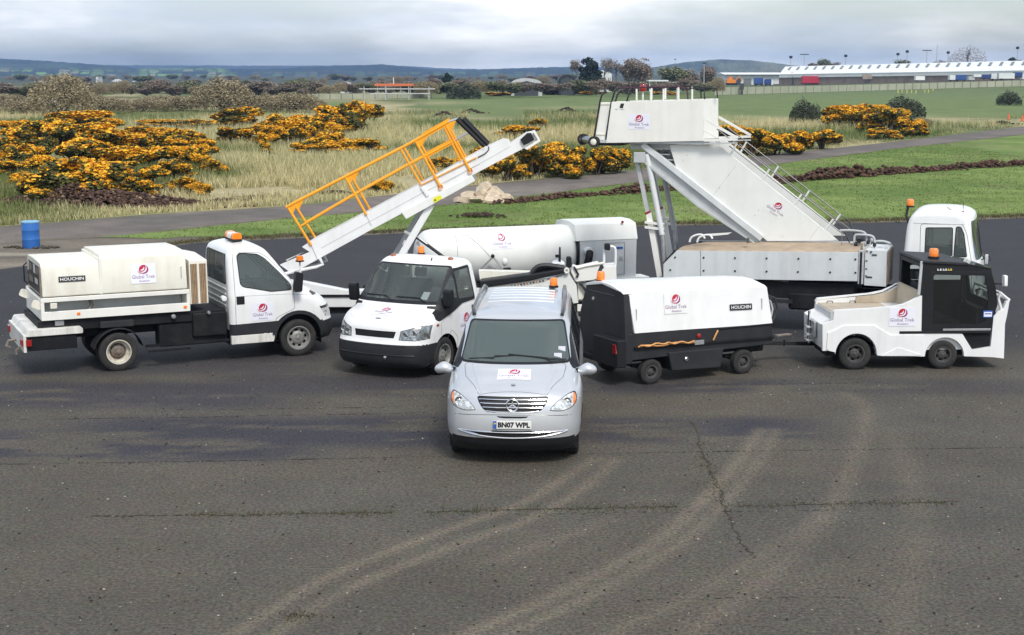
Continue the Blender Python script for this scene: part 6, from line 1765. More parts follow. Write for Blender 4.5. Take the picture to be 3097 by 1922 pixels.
# ================================================================ towed ground power unit
def gpu_trailer():
    P = Pose(gnd(1971, 1163), 27.8); Z5 = zoomer(1740, 820, .30366)
    t = empty('ground_power_trailer', tuple(P.o), P.rz)
    tag(t, 'white canopied ground power trailer with a black end panel, hitched to the tug', 'trailer')
    W = 1.55
    x0, x1 = -.43, 2.60
    # canopy: lofted sections, roof falling slightly to the drawbar end
    def section(zt, zb): return [(0.0, zb), (.09, zt), (.16, zt + .035), (.50, zt + .10), (.80, zt + .115), (1.10, zt + .09), (1.36, zt + .02), (1.42, zt - .03), (1.55, zb)]
    b = MB(); n = 9
    for x, zt, zb in ((x0 - .045, 1.70, .955), (.6, 1.665, .94), (1.6, 1.63, .915), (2.30, 1.60, .90), (x1 - .03, 1.575, .895)):
        b.v += [(x + .10 * (1 - (z - zb) / .8) * (1 if x > 2 or x < 0 else 0) * (1), y, z) for y, z in section(zt, zb)]
    for i in range(4): b.f += [(i * n + j, i * n + j + 1, (i + 1) * n + j + 1, (i + 1) * n + j) for j in range(n - 1)]
    b.f += [tuple(range(n)), tuple(range(4 * n, 5 * n))[::-1]]
    b.build('canopy', 'white_clean', t, .02)
    # black end with rounded outline
    q = [(.0, .40), (.02, .95), (.085, 1.64), (.15, 1.675), (.8, 1.745), (1.38, 1.66), (1.60, 1.13), (1.60, .40)]
    MB().prism(rpoly(q, .05, 3), x0 - .13, x0 + .02, 'x').map(lambda p: (p[0] + .10 * max(0, (.95 - abs(p[2] - .0)) / .95) * 0 - .06 * max(0, (p[2] - .4)) * 0, p[1], p[2])).build('end_panel', 'dark_grey', t, .02)
    MB().prism([(.07, 1.655), (.14, 1.70), (.5, 1.775), (.8, 1.79), (1.1, 1.77), (1.37, 1.70), (1.40, 1.64), (1.36, 1.66), (.8, 1.752), (.15, 1.683)], x0 - .15, x0 + .04, 'x').build('end_cap', 'white_clean', t, .008)
    MB().lathe([(.028, 0), (.028, .015), (0, .02)], 14, c=(x0 - .145, 1.12, 1.45), axis='x').map(lambda p: p).build('warning_light', 'ink_white', t)
    MB().box(x0 - .145, x0 - .12, .35, 1.25, 1.585, 1.605).build('end_seam', 'black_gloss', t)
    # black lower body
    MB().prism([(x0 - .10, .46), (x0 - .08, .95), (x1 + .06, .895), (x1 + .10, .50)], .012, W - .012).build('lower_body', 'dark_grey', t, .02)
    MB().box(1.45, x1 + .08, -.015, .03, .885, .905).build('ledge', 'black_gloss', t, .004)
    MB().prism([(x0 + .05, .665), (x1 + .10, .615), (x1 + .10, .655), (x0 + .05, .705)], -.03, .012).build('side_rail', 'chassis', t, .006)
    MB().prism([(.33, .56), (.42, .20), (1.50, .165), (1.56, .54)], -.02, .55).build('fuel_tank', 'dark_grey', t, .03)
    MB().lathe([(.04, 0), (.042, -.02), (.03, -.03), (0, -.03)], 14, c=(.72, -.02, .40)).build('filler_cap', 'chrome', t)
    cb = MB().box(x0 - .33, x0 - .13, -.04, .80, .36, .86).build('corner_cabinet', 'black_trim', t, .025)
    MB().prism([(-.03, .62), (.10, .62), (.10, .78), (.0, .78)], x0 - .345, x0 - .325, 'x').build('rear_reflector', 'red_lens', t, .004)
    MB().lathe([(.045, 0), (.045, -.02), (.02, -.03), (0, -.03)], 14, c=(1.0, .008, .80)).build('side_lamp', 'red_lens', t)
    MB().box(.90, 1.10, -.035, .01, .64, .72).build('lamp_bracket', 'steel', t, .006)
    mat('cable_orange', (.62, .30, .10), .6, vary=.2)
    for k, (a, c) in enumerate((((-.33, .715), (.88, .71)), ((-.30, .722), (.30, .745)), ((.30, .735), (.85, .715)))):
        n_ = 9; MB().tube([(a[0] + (c[0] - a[0]) * i / n_, -.045 - .015 * k, a[1] + (c[1] - a[1]) * i / n_ + .018 * math.sin(i * 1.3 + k)) for i in range(n_ + 1)], .016, 6).build('power_cable', 'cable_orange', t)
    MB().tube([(1.30, -.03, .70), (1.34, -.05, .80), (1.40, -.03, .87)], .016, 6).build('power_cable', 'cable_orange', t)
    # sockets / vertical handles on the canopy, beacon
    for x in (-.33, 2.42): MB().box(x, x + .006, .02, .06, 1.18, 1.38).map(lambda p: (p[0], p[1] - .005, p[2])).build('canopy_latch', 'grey_white', t)
    beacon(t, x0 - .02, 1.05, 1.745, .075, .20)
    sl = .09 / .74; nv = Vector((0, -1, sl)).normalized()
    pl = lambda x, z: (lambda u, v, h: Vector((x + u, .004 + sl * (z + v - .93) - .012, z + v - .03 * u)) + nv * h)
    company_sign(t, pl(.52, 1.42), .50, .36, 'white_clean'); maker_plate(t, pl(1.95, 1.255), .50, .11)
    # running gear
    for x in (0, 2.03):
        MB().tube([(x, .05, .23), (x, W - .05, .23)], .035, 8).build('axle', 'chassis', t)
        MB().box(x - .3, x + .3, .18, .24, .30, .36).build('leaf_spring', 'chassis', t); MB().box(x - .3, x + .3, W - .24, W - .18, .30, .36).build('leaf_spring', 'chassis', t)
        for s, y in ((-1, .08), (1, W - .08)): make_wheel(t, x, y, .225, .225, .16, .115, s, 'steel', 'rim_dark', 6)
    MB().box(-.75, 2.5, .35, W - .35, .36, .47).build('chassis_frame', 'chassis', t, .02)
    # hose at the drawbar end
    MB().tube([(x1 - .02, .10, 1.42), (x1 + .14, .06, 1.36), (x1 + .20, .05, 1.18), (x1 + .14, .05, 1.0), (x1 + .06, .05, .90)], .022, 8).build('hose', 'hose_black', t)
    MB().tube([(x1 - .02, .16, 1.36), (x1 + .09, .12, 1.30), (x1 + .13, .10, 1.15), (x1 + .10, .1, 1.0)], .018, 8).build('hose', 'grey_white', t)
    # drawbar
    a = P.on_y(2380, 1052, .62); e = P.on_y(2466, 1040, .66)
    MB().bar((2.55, .70, .44), (e[0], .66, e[1]), .09, .075).build('drawbar', 'dark_grey', t, .008)
    MB().bar((2.55, .25, .44), (3.1, .66, .46), .06, .06).build('drawbar_brace', 'chassis', t); MB().bar((2.55, 1.2, .44), (3.1, .70, .46), .06, .06).build('drawbar_brace', 'chassis', t)
    MB().box(3.25, 3.6, .60, .70, .50, .53).build('brake_lever', 'rusty_steel', t, .005); MB().tube([(3.45, .64, .42), (3.45, .64, .30)], .02, 6).build('jockey_leg', 'chassis', t)
    MB().box(2.5, 2.85, .5, .9, .28, .40).build('turntable', 'chassis', t, .02)
gpu_trailer()
# ================================================================ airport tug
from mathutils.geometry import tessellate_polygon
def plate(poly, holes, a0, a1, axis='y'):
    """flat board with openings"""
    loops = [poly] + list(holes); flat = [p for l in loops for p in l]
    tri = tessellate_polygon([[Vector((p[0], p[1], 0)) for p in l] for l in loops])
    f = {'y': lambda p, a: (p[0], a, p[1]), 'x': lambda p, a: (a, p[0], p[1]), 'z': lambda p, a: (p[0], p[1], a)}[axis]
    n = len(flat); b = MB(); b.v = [f(p, a0) for p in flat] + [f(p, a1) for p in flat]
    b.f = [tuple(t_) for t_ in tri] + [tuple(i + n for i in t_)[::-1] for t_ in tri]
    k = 0
    for l in loops:
        m = len(l); b.f += [(k + i, k + (i + 1) % m, k + (i + 1) % m + n, k + i + n) for i in range(m)]; k += m
    return b

def tug():
    P = Pose(gnd(2588, 1120), 2.5); Z6 = zoomer(2440, 720, .29097)
    t = empty('airport_tug', tuple(P.o), P.rz)
    tag(t, 'white airport tug with a black cab and amber beacon, coupled to the power trailer', 'tug')
    W = 1.46
    q = [(-.64, .37), (-.52, .37), (-.40, .34)] + arc(-.01, .30, .388, 180, 0, 14, .395) + [(.40, .27), (1.28, .246)] + arc(1.675, .25, .372, 180, 0, 14, .36) + [(2.08, .245), (2.62, .222), (2.815, .196), (2.80, .85), (2.83, 1.02), (2.865, 1.305), (2.80, 1.28), (2.755, 1.14), (2.66, 1.10), (2.575, 1.0), (2.55, .425), (2.20, .37), (2.0, .672), (1.22, .70), (1.20, 1.405), (1.10, 1.36), (.98, 1.295), (.86, 1.245), (.665, 1.205), (.2, 1.17), (-.42, 1.14), (-.45, 1.12), (-.46, .95), (-.66, .87)]
    for (a, c, s) in ((0, .09, -1), (W - .09, W, 1)):
        MB().prism(q, a, c).build('side_panel', 'white_clean', t, .012)
        # raised wing panels
        fq = [(-.52, .372), (-.41, .345)] + arc(-.01, .30, .392, 180, 0, 14, .399) + [(.40, .275), (1.27, .25), (1.27, .665), (.62, .668), (.315, .855), (-.28, .85), (-.44, .76), (-.56, .72), (-.57, .40)]
        MB().prism(fq, a + (-.022 if s < 0 else .092), a + (.001 if s < 0 else .112)).build('wing_panel', 'white_clean', t, .008)
        MB().prism([(.46, .27), (.78, .435), (1.22, .29), (1.15, .265)], a + (-.034 if s < 0 else .112), a + (-.021 if s < 0 else .124)).build('step_plate', 'white_clean', t, .004)
    # body between the side panels
    MB().prism([(-.63, .40), (-.65, .85), (-.45, .94), (-.44, 1.06), (1.19, 1.08), (1.20, .60), (2.0, .60), (2.1, .36), (.4, .36), (.4, .72), (-.42, .72), (-.42, .40)], .09, W - .09).build('deck_bed', 'white_clean', t)
    MB().box(-.42, 1.18, .10, W - .10, 1.062, 1.075).build('deck_floor', 'tan_inside', t)
    MB().prism([(.30, 1.076), (1.185, 1.085), (1.185, 1.40), (1.02, 1.30), (.7, 1.22), (.34, 1.19)], W - .14, W - .092).build('deck_lining', 'tan_inside', t)
    MB().prism([(1.10, 1.08), (1.19, 1.08), (1.19, 1.48), (1.15, 1.47)], .10, W - .10).build('deck_bulkhead', 'tan_inside', t)
    MB().prism([(-.46, 1.10), (-.42, 1.13), (.28, 1.20), (.66, 1.235), (.86, 1.28), (1.0, 1.345), (1.12, 1.43), (1.19, 1.44), (1.08, 1.40), (.86, 1.30), (.6, 1.25), (-.42, 1.16)], W - .10, W - .0).build('deck_rim', 'white_clean', t)
    for x in (-.2, .25): MB().tube([(x - .06, W - .18, 1.075), (x - .05, W - .18, 1.115), (x + .05, W - .18, 1.115), (x + .06, W - .18, 1.075)], .009, 6).build('deck_handle', 'black_trim', t)
    # nose and front guard
    MB().prism([(2.56, .24), (2.81, .20), (2.795, .85), (2.82, 1.02), (2.84, 1.20), (2.76, 1.13), (2.66, 1.09), (2.58, 1.0)], .09, W - .09).build('nose', 'white_clean', t)
    for y in (.05, W - .05): MB().tube([(2.80, y, 1.12), (2.868, y, 1.31), (2.70, y, 1.44), (2.665, y, 1.33), (2.73, y, 1.13)], .028, 8).build('guard_side', 'white_clean', t)
    MB().tube([(2.70, .05, 1.44), (2.70, W - .05, 1.44)], .028, 8).build('guard_rail', 'white_clean', t); MB().tube([(2.868, .05, 1.31), (2.868, W - .05, 1.31)], .028, 8).build('guard_rail', 'white_clean', t)
    MB().prism([(2.02, .66), (2.2, .38), (2.54, .43), (2.54, .66)], .05, W - .05).build('step_well', 'chassis', t)
    MB().box(.80, 2.53, -.012, .02, .685, .735).build('sill_strip', 'black_trim', t, .006)
    MB().box(1.62, 2.53, -.016, .02, .738, .775).build('door_sill', 'steel', t, .004)
    # ---- cab
    co = [(1.215, .742), (1.20, 1.42), (1.195, 2.0), (1.27, 2.035), (2.0, 1.99), (2.47, 1.905), (2.585, 1.55), (2.64, 1.22), (2.57, 1.02), (2.545, .778), (1.62, .776), (1.60, .742)]
    wh = rpoly([(1.42, .86), (1.40, 1.80), (2.38, 1.77), (2.46, 1.40), (2.44, .92), (2.3, .86)], .05, 3)
    wn_ = wh; wf = rpoly([(1.42, 1.50), (1.40, 1.80), (2.38, 1.77), (2.44, 1.50)], .04, 3)
    for (a, c, s) in ((-.002, .035, -1), (W - .035, W + .002, 1)):
        wh = wn_ if s < 0 else wf
        sp = plate(co, [wh], a, c).build('cab_side', 'black_trim', t)
        MB().prism(wh, a + .012, a + .022).build('side_window', 'cab_glass', sp)
        MB().box(1.36, 2.50, a - .006 if s < 0 else c, a if s < 0 else c + .006, 1.835, 1.85).build('window_rail', 'dark_grey', sp)
    for x in (1.93,): MB().box(x - .008, x + .008, .012, .034, .88, 1.78).build('window_divider', 'black_trim', t)
    b = MB()
    for za in (2.03, 2.075): pass
    MB().prism([(1.17, 2.02), (1.20, 2.07), (2.02, 2.025), (2.06, 1.99), (2.0, 1.97), (1.25, 2.01)], -.03, W + .03).build('roof', 'dark_grey', t, .015)
    for (x0, x1) in ((1.50, 1.68), (1.74, 1.98)): MB().prism([(x0, 2.062 - (x0 - 1.2) * .055), (x1, 2.062 - (x1 - 1.2) * .055), (x1, 2.068 - (x1 - 1.2) * .055), (x0, 2.068 - (x0 - 1.2) * .055)], .25, W - .25).build('roof_panel', 'steel', t)
    MB().prism([(2.06, 1.985), (2.065, 1.995), (2.49, 1.918), (2.485, 1.905)], -.02, W + .02).build('roof_visor', 'windscreen', t)
    plate([(0.02, 1.0), (.02, 1.88), (W - .02, 1.88), (W - .02, 1.0)], [[(.10, 1.25), (.10, 1.82), (W - .10, 1.82), (W - .10, 1.25)]], 0, .03, 'x').map(lambda p: (p[0] + 2.60 - .20 * max(0, (p[2] - 1.2)) , p[1], p[2])).build('front_frame', 'black_trim', t)
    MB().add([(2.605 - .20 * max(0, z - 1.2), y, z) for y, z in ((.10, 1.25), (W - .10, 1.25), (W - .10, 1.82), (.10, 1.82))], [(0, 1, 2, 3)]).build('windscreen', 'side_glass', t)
    plate([(0.03, .76), (.03, 2.0), (W - .03, 2.0), (W - .03, .76)], [[(.12, 1.35), (.12, 1.92), (W - .12, 1.92), (W - .12, 1.35)]], 1.20, 1.23, 'x').build('rear_wall', 'dark_grey', t)
    MB().bar((1.14, .02, 1.42), (1.17, .02, 2.05), .035, .05).build('cab_post', 'grey_white', t, .005)
    # cabin fittings
    seat(t, 1.62, .42, .80, rec=.05); seat(t, 1.62, 1.02, .80, rec=.05)
    steering_wheel(t, 2.12, .42, 1.22, .17)
    MB().prism([(2.25, .75), (2.5, .75), (2.52, 1.12), (2.3, 1.15)], .10, W - .10).build('dashboard', 'dark_grey', t, .03)
    MB().box(1.3, 2.3, .1, W - .1, .68, .78).build('cab_floor', 'chassis', t)
    # badge, sticker, mirror, beacon, hitch
    bd = MB().box(1.44, 1.76, -.012, -.003, 1.862, 1.925).build('name_badge', 'ink_black', t, .004)
    for k, (x, m_) in enumerate(((1.46, 'ink_white'), (1.51, 'ink_white'), (1.565, 'ink_white'), (1.61, 'ink_white'), (1.66, 'ink_yellow'), (1.705, 'ink_yellow'))):
        MB().prism([(x, 1.876), (x + .034, 1.876), (x + .034, 1.89), (x + .014, 1.892), (x + (.03 if k % 2 else .012), 1.912), (x, 1.912)], -.0145, -.0125).build('badge_mark', m_, bd)
    st = MB().box(2.37, 2.55, -.010, -.0025, .985, 1.115).build('sticker', 'ink_blue', t); MB().box(2.385, 2.535, -.0125, -.0105, 1.0, 1.09).build('sticker_face', 'sign_white', st); MB().box(2.40, 2.52, -.014, -.013, 1.045, 1.065).build('sticker_print', 'ink_blue', st)
    MB().tube([(2.56, .02, 1.62), (2.66, -.10, 1.63), (2.70, -.16, 1.66)], .012, 6).build('mirror_arm', 'black_trim', t)
    MB().prism(rpoly([(-.24, 1.60), (-.09, 1.60), (-.085, 1.80), (-.22, 1.80)], .03, 3), 2.66, 2.72, 'x').build('mirror', 'ink_white', t, .012)
    beacon(t, 1.50, .35, 2.062, .085, .19)
    MB().box(-.71, -.655, .45, 1.0, .55, .85).build('hitch_plate', 'steel', t, .01)
    MB().tube([(-.74, .70, .40), (-.74, .70, 1.02)], .028, 10).build('hitch_pin', 'chrome', t)
    for z in (.45, .56, .70): MB().box(-.80, -.65, .60, .80, z, z + .03).build('hitch_jaw', 'grey_white', t, .006)
    MB().prism([(-.52, 1.10), (-.45, 1.12), (-.42, .98), (-.50, .93)], .02, .06).build('tail_lamp', 'grey_white', t)
    sg = lambda u, v, h: Vector((.84 + u, -.004 - h, 1.005 + v)); company_sign(t, sg, .50, .35)
    make_wheel(t, -.01, .14, .30, .30, .22, .17, -1, 'steel', 'rim_dark', 6); make_wheel(t, -.01, W - .14, .30, .30, .22, .17, 1, 'steel', 'rim_dark', 6)
    make_wheel(t, 1.66, .13, .27, .27, .20, .15, -1, 'steel', 'rim_dark', 6); make_wheel(t, 1.66, W - .13, .27, .27, .20, .15, 1, 'steel', 'rim_dark', 6)
    MB().box(-.5, 2.5, .28, W - .28, .22, .45).build('underframe', 'chassis', t)
tug()
# ================================================================ passenger stair truck
mat('rail_plum', (.06, .015, .035), .5)
def stair_truck():
    P = Pose((9.0, 30.4), -20)
    Z4, Z7, Z8, Z9 = zoomer(1860, 380, .33072), zoomer(1960, 660, .34468), zoomer(2680, 610, .16536), zoomer(1700, 230, .24620)
    t = empty('stair_truck', tuple(P.o), P.rz)
    tag(t, 'white passenger stair truck with raised platform and long skirted chassis', 'truck')
    W = 2.15
    pl = lambda Z, y, pts: [P.on_y(*Z(*p), y) for p in pts]
    # ---- chassis and running gear
    for y in (.65, 1.45): MB().box(-5.6, .5, y - .05, y + .05, .70, .95).build('frame_rail', 'chassis', t, .01)
    MB().box(-5.9, -1.9, .12, W - .12, .72, 1.10).build('sub_frame', 'chassis', t, .02)
    MB().box(-3.3, -1.2, .10, .55, .48, .86).build('fuel_tank', 'chassis', t, .06)
    MB().box(-2.6, -1.5, W - .6, W - .12, .48, .86).build('battery_box', 'chassis', t, .03)
    for x in (-4.5, -.05):
        MB().tube([(x, .2, .43), (x, W - .2, .43)], .06, 8).build('axle', 'chassis', t)
        for s, y in ((-1, .18), (1, W - .18)): make_wheel(t, x, y, .43, .43, .26, .24, s, 'dish', 'rim_dark', 8)
    for x in (-3.7, -2.4): MB().box(x, x + .5, .05, .09, .62, .70).build('side_guard', 'dark_grey', t)
    MB().tube([(-4.2, .12, 1.16), (-3.3, .10, 1.10)], .03, 6).build('exhaust_pipe', 'rusty_steel', t)
    # ---- long skirt
    q1 = pl(Z7, 0, [(250, 285), (135, 400), (135, 560), (458, 560), (458, 288)]); q2 = pl(Z7, 0, [(462, 288), (462, 532), (1838, 556), (1850, 302)])
    s1 = MB().prism(q1, 0, .035).build('skirt_panel', 'off_white', t, .006); s2 = MB().prism(q2, .0, .035).build('skirt_panel', 'off_white', t, .006)
    for (zx, zy) in [(237, 345), (195, 456)] + [(x, 348 + i * 3) for i, x in enumerate((488, 763, 1040, 1320, 1600, 1820))] + [(x, 462 + i * 3.5) for i, x in enumerate((488, 763, 1040, 1315, 1598, 1820))]:
        x, z = P.on_y(*Z7(zx, zy), 0); MB().lathe([(.022, 0), (.02, -.012), (0, -.014)], 10, c=(x, -.001, z)).build('bolt', 'dark_grey', s2 if zx > 460 else s1)
    xl = min(p[0] for p in q1); zb = q1[1][1]; zlow = q1[2][1]
    MB().prism([(xl + .02, zlow), (xl + .02, zb), (q1[0][0], q1[0][1] - .005), (q1[0][0] + .1, q1[0][1] - .01), (xl + .1, zb - .05), (xl + .1, zlow)], .04, W - .04).build('rear_panel', 'chassis', t)
    MB().prism([(p[0], p[1]) for p in q1[:2]] + [(q1[1][0] - .03, q1[1][1]), (q1[0][0] - .03, q1[0][1] + .02)], -.01, .5).build('edge_strip', 'black_trim', t)
    MB().prism([(x, z) for x, z in q1], W - .035, W).build('skirt_panel', 'off_white', t, .006); MB().prism([(x, z) for x, z in q2], W - .035, W).build('skirt_panel', 'off_white', t, .006)
    # deck cover, rising to the stair foot
    xa, xb = q1[0][0] + .02, q2[3][0]
    b = MB(); ys = [.0, .05, .30, .62]; zs = [1.845, 1.868, 1.93, 1.985]; n = 14
    for i in range(n + 1):
        x = xa + (xb - xa) * i / n; k = min(1, (x - xa) / .5)
        sk = np.interp(x, [q1[0][0], q2[3][0]], [q1[0][1], q2[3][1]]) - 1.85; b.v += [(x, y, z + sk - .10 * (1 - k) * (y / .62)) for y, z in zip(ys, zs)]
    b.f = [(i * 4 + j, i * 4 + j + 1, (i + 1) * 4 + j + 1, (i + 1) * 4 + j) for i in range(n) for j in range(3)]
    k = len(b.v); b.v += [(p[0], p[1], 1.45) for p in b.v[:]]; b.f += [(i * 4 + 3, (i + 1) * 4 + 3, (i + 1) * 4 + 3 + k, i * 4 + 3 + k) for i in range(n)] + [(0, 1, 2, 3, k + 3, k)] + [(n * 4 + 3, n * 4 + 2, n * 4 + 1, n * 4, n * 4 + k, n * 4 + 3 + k)]
    b.build('deck_cover', 'tan_deck', t)
    MB().box(xa + .3, xb, 1.55, W - .03, 1.40, 1.62).build('deck_edge', 'tan_deck', t); MB().box(xa + .4, xb, .62, 1.6, 1.38, 1.44).build('stair_well_floor', 'chassis', t)
    # vertical channel and equipment box
    MB().box(-1.83, -1.72, -.02, .05, 1.12, 1.84).build('door_channel', 'grey_white', t, .006); MB().box(-1.80, -1.76, -.03, -.021, 1.10, 1.80).build('channel_slot', 'chassis', t)
    bx = MB().prism(rpoly([(-1.70, 1.10), (-1.25, 1.09), (-1.26, 1.85), (-1.70, 1.855)], .01, 1), -.02, 1.15).build('equipment_box', 'off_white', t, .01)
    MB().box(-1.252, -1.235, .02, 1.12, 1.12, 1.82).build('box_grille', 'rusty_steel', bx)
    MB().box(-1.56, -1.46, -.035, -.021, 1.74, 1.765).build('box_latch', 'ink_black', bx); MB().box(-1.66, -1.54, -.035, -.021, 1.27, 1.295).build('box_latch', 'ink_black', bx)
    MB().lathe([(.022, 0), (.02, -.02), (0, -.022)], 10, c=(-1.58, -.021, 1.81)).build('box_lock', 'ink_black', bx)
    for z in (1.82, 1.62, 1.45, 1.30): MB().box(-1.685, -1.645, -.026, -.021, z - .02, z + .02).build('box_label', 'skylight', bx)
    MB().box(-1.50, -1.40, .45, .55, 1.857, 1.87).build('box_filler', 'grey_white', bx)
    for y in (.25, 1.0): MB().lathe([(.03, 0), (.03, .05), (0, .055)], 10, c=(-1.30, y, 1.85), axis='z').build('box_stud', 'grey_white', bx)
    # valves and bent pipes at the stair foot
    for k, pts in enumerate(([(-2.30, .45, 2.19), (-2.05, .45, 2.20), (-1.80, .45, 2.17), (-1.74, .45, 2.05), (-1.74, .45, 1.88)], [(-1.98, .40, 1.88), (-1.98, .40, 2.08), (-1.90, .40, 2.12), (-1.62, .40, 2.10), (-1.56, .40, 1.98), (-1.56, .40, 1.86)], [(-1.60, .5, 1.98), (-1.40, .5, 1.99), (-1.25, .5, 1.95)])):
        MB().tube(spline(pts, 4), .024, 8).build('pipe', 'grey_white', t)
    for k in range(7): MB().sphere((-1.95 + .065 * k, .38 + .05 * (k % 2), 1.92 + .05 * (k % 3)), .04, .05, .05, 8, 6).build('valve', 'grey_white' if k % 2 else 'dark_grey', t)
    MB().lathe([(.05, 0), (.05, .02), (0, .02)], 12, c=(-1.88, .33, 1.99)).build('gauge', 'dark_grey', t)
    MB().tube([(-2.22, .2, 1.90), (-2.22, .2, 2.20)], .008, 6).build('rod', 'rusty_steel', t)
    MB().lathe([(.03, 0), (.03, .10), (.035, .11), (0, .13)], 10, c=(-4.20, .12, 1.88), axis='z').build('filler_neck', 'rusty_steel', t)
    for x in (-5.42, -5.25): MB().tube(spline([(x - .1, .25, 1.84), (x - .06, .25, 1.94), (x + .05, .25, 2.0), (x + .18, .25, 2.01), (x + .24, .25, 1.93)], 3), .022, 8).build('grab_handle', 'white_clean', t)
    MB().prism([(-5.15, 2.0), (-4.65, 2.05), (-4.72, 2.01), (-5.1, 1.96)], .5, .62).build('deck_flap', 'panel_white', t)
    # ---- cab
    out = spline([(-.93, .95), (-.94, 1.4), (-.90, 2.2), (-.865, 2.46), (-.79, 2.62), (-.62, 2.70), (-.2, 2.725), (.20, 2.70), (.38, 2.62), (.44, 2.50), (.50, 2.10), (.58, 1.74), (.62, 1.60), (.66, 1.2), (.66, .95), (.60, .80)], 4) + [(x, .80) for x in np.linspace(.45, -.9, 8)]
    Hc = 1.04
    def df(p):
        x, y, z = p; s = abs(y) / Hc; f = 1 - .07 * max(0, (z - 1.6) / 1.0); x2 = x - max(0, (x + .2)) * (.06 * s ** 2 + .14 * s ** 8)
        return (x2, y * f + Hc, z - .03 * s ** 2 * max(0, min(1, (z - 2.2) / .4)))
    bm = shell(out, Hc, .10, df, rows=8, seg=4, step=.14); sf = Surf(bm)
    NEAR = lambda f: f.normal.y < -.3; FAR = lambda f: f.normal.y > .3
    for s, T in ((-1, NEAR), (1, FAR)):
        wq = pl(Z8, .02, [(725, 485), (1215, 485), (1205, 1010), (705, 970)]); qq = pl(Z8, .02, [(1280, 470), (1365, 470), (1420, 600), (1475, 1015), (1235, 1010)])
        wb = pl(Z8, .02, [(690, 440), (1400, 440), (1450, 580), (1515, 1050), (670, 1010)])
        dq = rpoly(pl(Z8, .02, [(630, 415), (1400, 425), (1475, 600), (1560, 1100), (1560, 1750), (600, 1750)]), .05, 2)
        d = take(bm, cut(bm, dq, 'y', T))
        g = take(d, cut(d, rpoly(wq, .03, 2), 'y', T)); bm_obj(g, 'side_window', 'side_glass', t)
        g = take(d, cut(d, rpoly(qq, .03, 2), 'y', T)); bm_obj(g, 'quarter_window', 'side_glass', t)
        do = bm_obj(d, 'door', 'white_clean', t); outline_seam(sf, dq, 'y', s, do, .006, 'dark_grey')
        for qx in (wq, qq): outline_seam(sf, rpoly(qx, .03, 2), 'y', s, do, .012, 'black_trim')
        st = pl(Z8, .0, [(415, 1230), (650, 1230), (650, 1425), (415, 1425)]); bm_obj(take(bm, cut(bm, st, 'y', T), -.05), 'step_recess', 'chassis', t)
    seam([sf.side(x, 2.44, -1, .0) for x in np.linspace(-.84, .34, 14)], .007, 'roof_gutter', 'grey_white', t)
    g = take(bm, cut(bm, rpoly([(.14, 1.70), (2 * Hc - .14, 1.70), (2 * Hc - .18, 2.50), (.18, 2.50)], .08, 3), 'x', lambda f: f.normal.x > .3)); bm_obj(g, 'windscreen', 'windscreen', t)
    bm_obj(take(bm, cut(bm, rpoly([(.4, 1.7), (1.7, 1.7), (1.7, 2.3), (.4, 2.3)], .06, 3), 'x', lambda f: f.normal.x < -.5)), 'rear_window', 'dark_glass', t)
    bm_obj(take(bm, [f for f in bm.faces if f.calc_center_median().z < 1.10 and f.calc_center_median().x > .3]), 'bumper', 'dark_grey', t)
    bm_obj(bm, 'cab', 'white_clean', t)
    for y in (.5, 1.55): seat(t, -.35, y, 1.35)
    steering_wheel(t, .18, 1.55, 1.80, .24, .25); MB().box(.2, .5, .2, 1.9, 1.3, 1.68).build('dashboard', 'seat', t, .04)
    MB().tube([(-.88, .35, 2.40), (-.93, .35, 2.55), (-.90, .35, 2.76)], .025, 8).build('beacon_bracket', 'dark_grey', t); beacon(t, -.86, .35, 2.74, .07, .17)
    MB().prism([(.10, 2.66), (.22, 2.63), (.22, 2.70)], .30, .36).build('roof_lamp', 'red_lens', t)
    MB().tube([(.18, .8, 2.70), (.17, .8, 2.85)], .006, 5).build('aerial', 'black_trim', t); MB().tube([(.0, .35, 2.68), (-.12, .36, 2.76)], .006, 5).build('aerial', 'black_trim', t)
    MB().tube(spline([(.50, .06, 2.48), (.54, -.02, 2.40), (.60, -.03, 2.0), (.66, -.04, 1.80), (.72, -.06, 1.76)], 3), .012, 6).build('mirror_arm', 'black_trim', t)
    MB().prism(rpoly([(-.16, 1.66), (.0, 1.66), (.0, 1.86), (-.14, 1.86)], .03, 2), .70, .76, 'x').build('mirror', 'grey_white', t, .01)
    MB().tube([(.62, .15, 1.72), (.78, .12, 1.80), (.80, .1, 1.70)], .014, 6).build('wiper_arm', 'black_trim', t)
    # ---- stairs
    yn, yf = .62, 1.72
    sq = pl(Z4, yn, [(500, 180), (900, 140), (2045, 1055), (1395, 1058), (570, 420)])
    for k, y in enumerate((yn, yf)):
        pn = MB().prism(sq, y - .02, y + .02).build('stair_side', 'panel_white', t, .006)
        if k == 0:
            for (x, z) in pl(Z4, yn, [(660, 272), (628, 318), (1045, 455), (958, 570), (1315, 772), (1282, 820), (1535, 1010)]): MB().lathe([(.012, 0), (.01, -.008), (0, -.009)], 8, c=(x, y - .02, z)).build('rivet', 'grey_white', pn)
            for (a, c) in (((1105, 365), (895, 645)), ((1880, 905), (1780, 1045))):
                A, C_ = pl(Z4, yn, [a, c]); MB().tube([(A[0], y - .019, A[1]), (C_[0], y - .019, C_[1])], .004, 4).build('panel_joint', 'grey_white', pn)
            A, C_ = pl(Z4, yn, [(1405, 705), (1560, 800)]); m0 = P.on_y(*Z4(1478, 760), yn); d = Vector((C_[0] - A[0], 0, C_[1] - A[1])).normalized()
            company_sign(t, plane_place((m0[0], y - .021, m0[1]), d, Vector((-d.z, 0, d.x))), .46, .33, 'panel_white')
    lo = pl(Z4, yn, [(240, 195), (1330, 1055)]); dv = Vector((lo[1][0] - lo[0][0], 0, lo[1][1] - lo[0][1])); nv = Vector((-dv.z, 0, dv.x)).normalized()
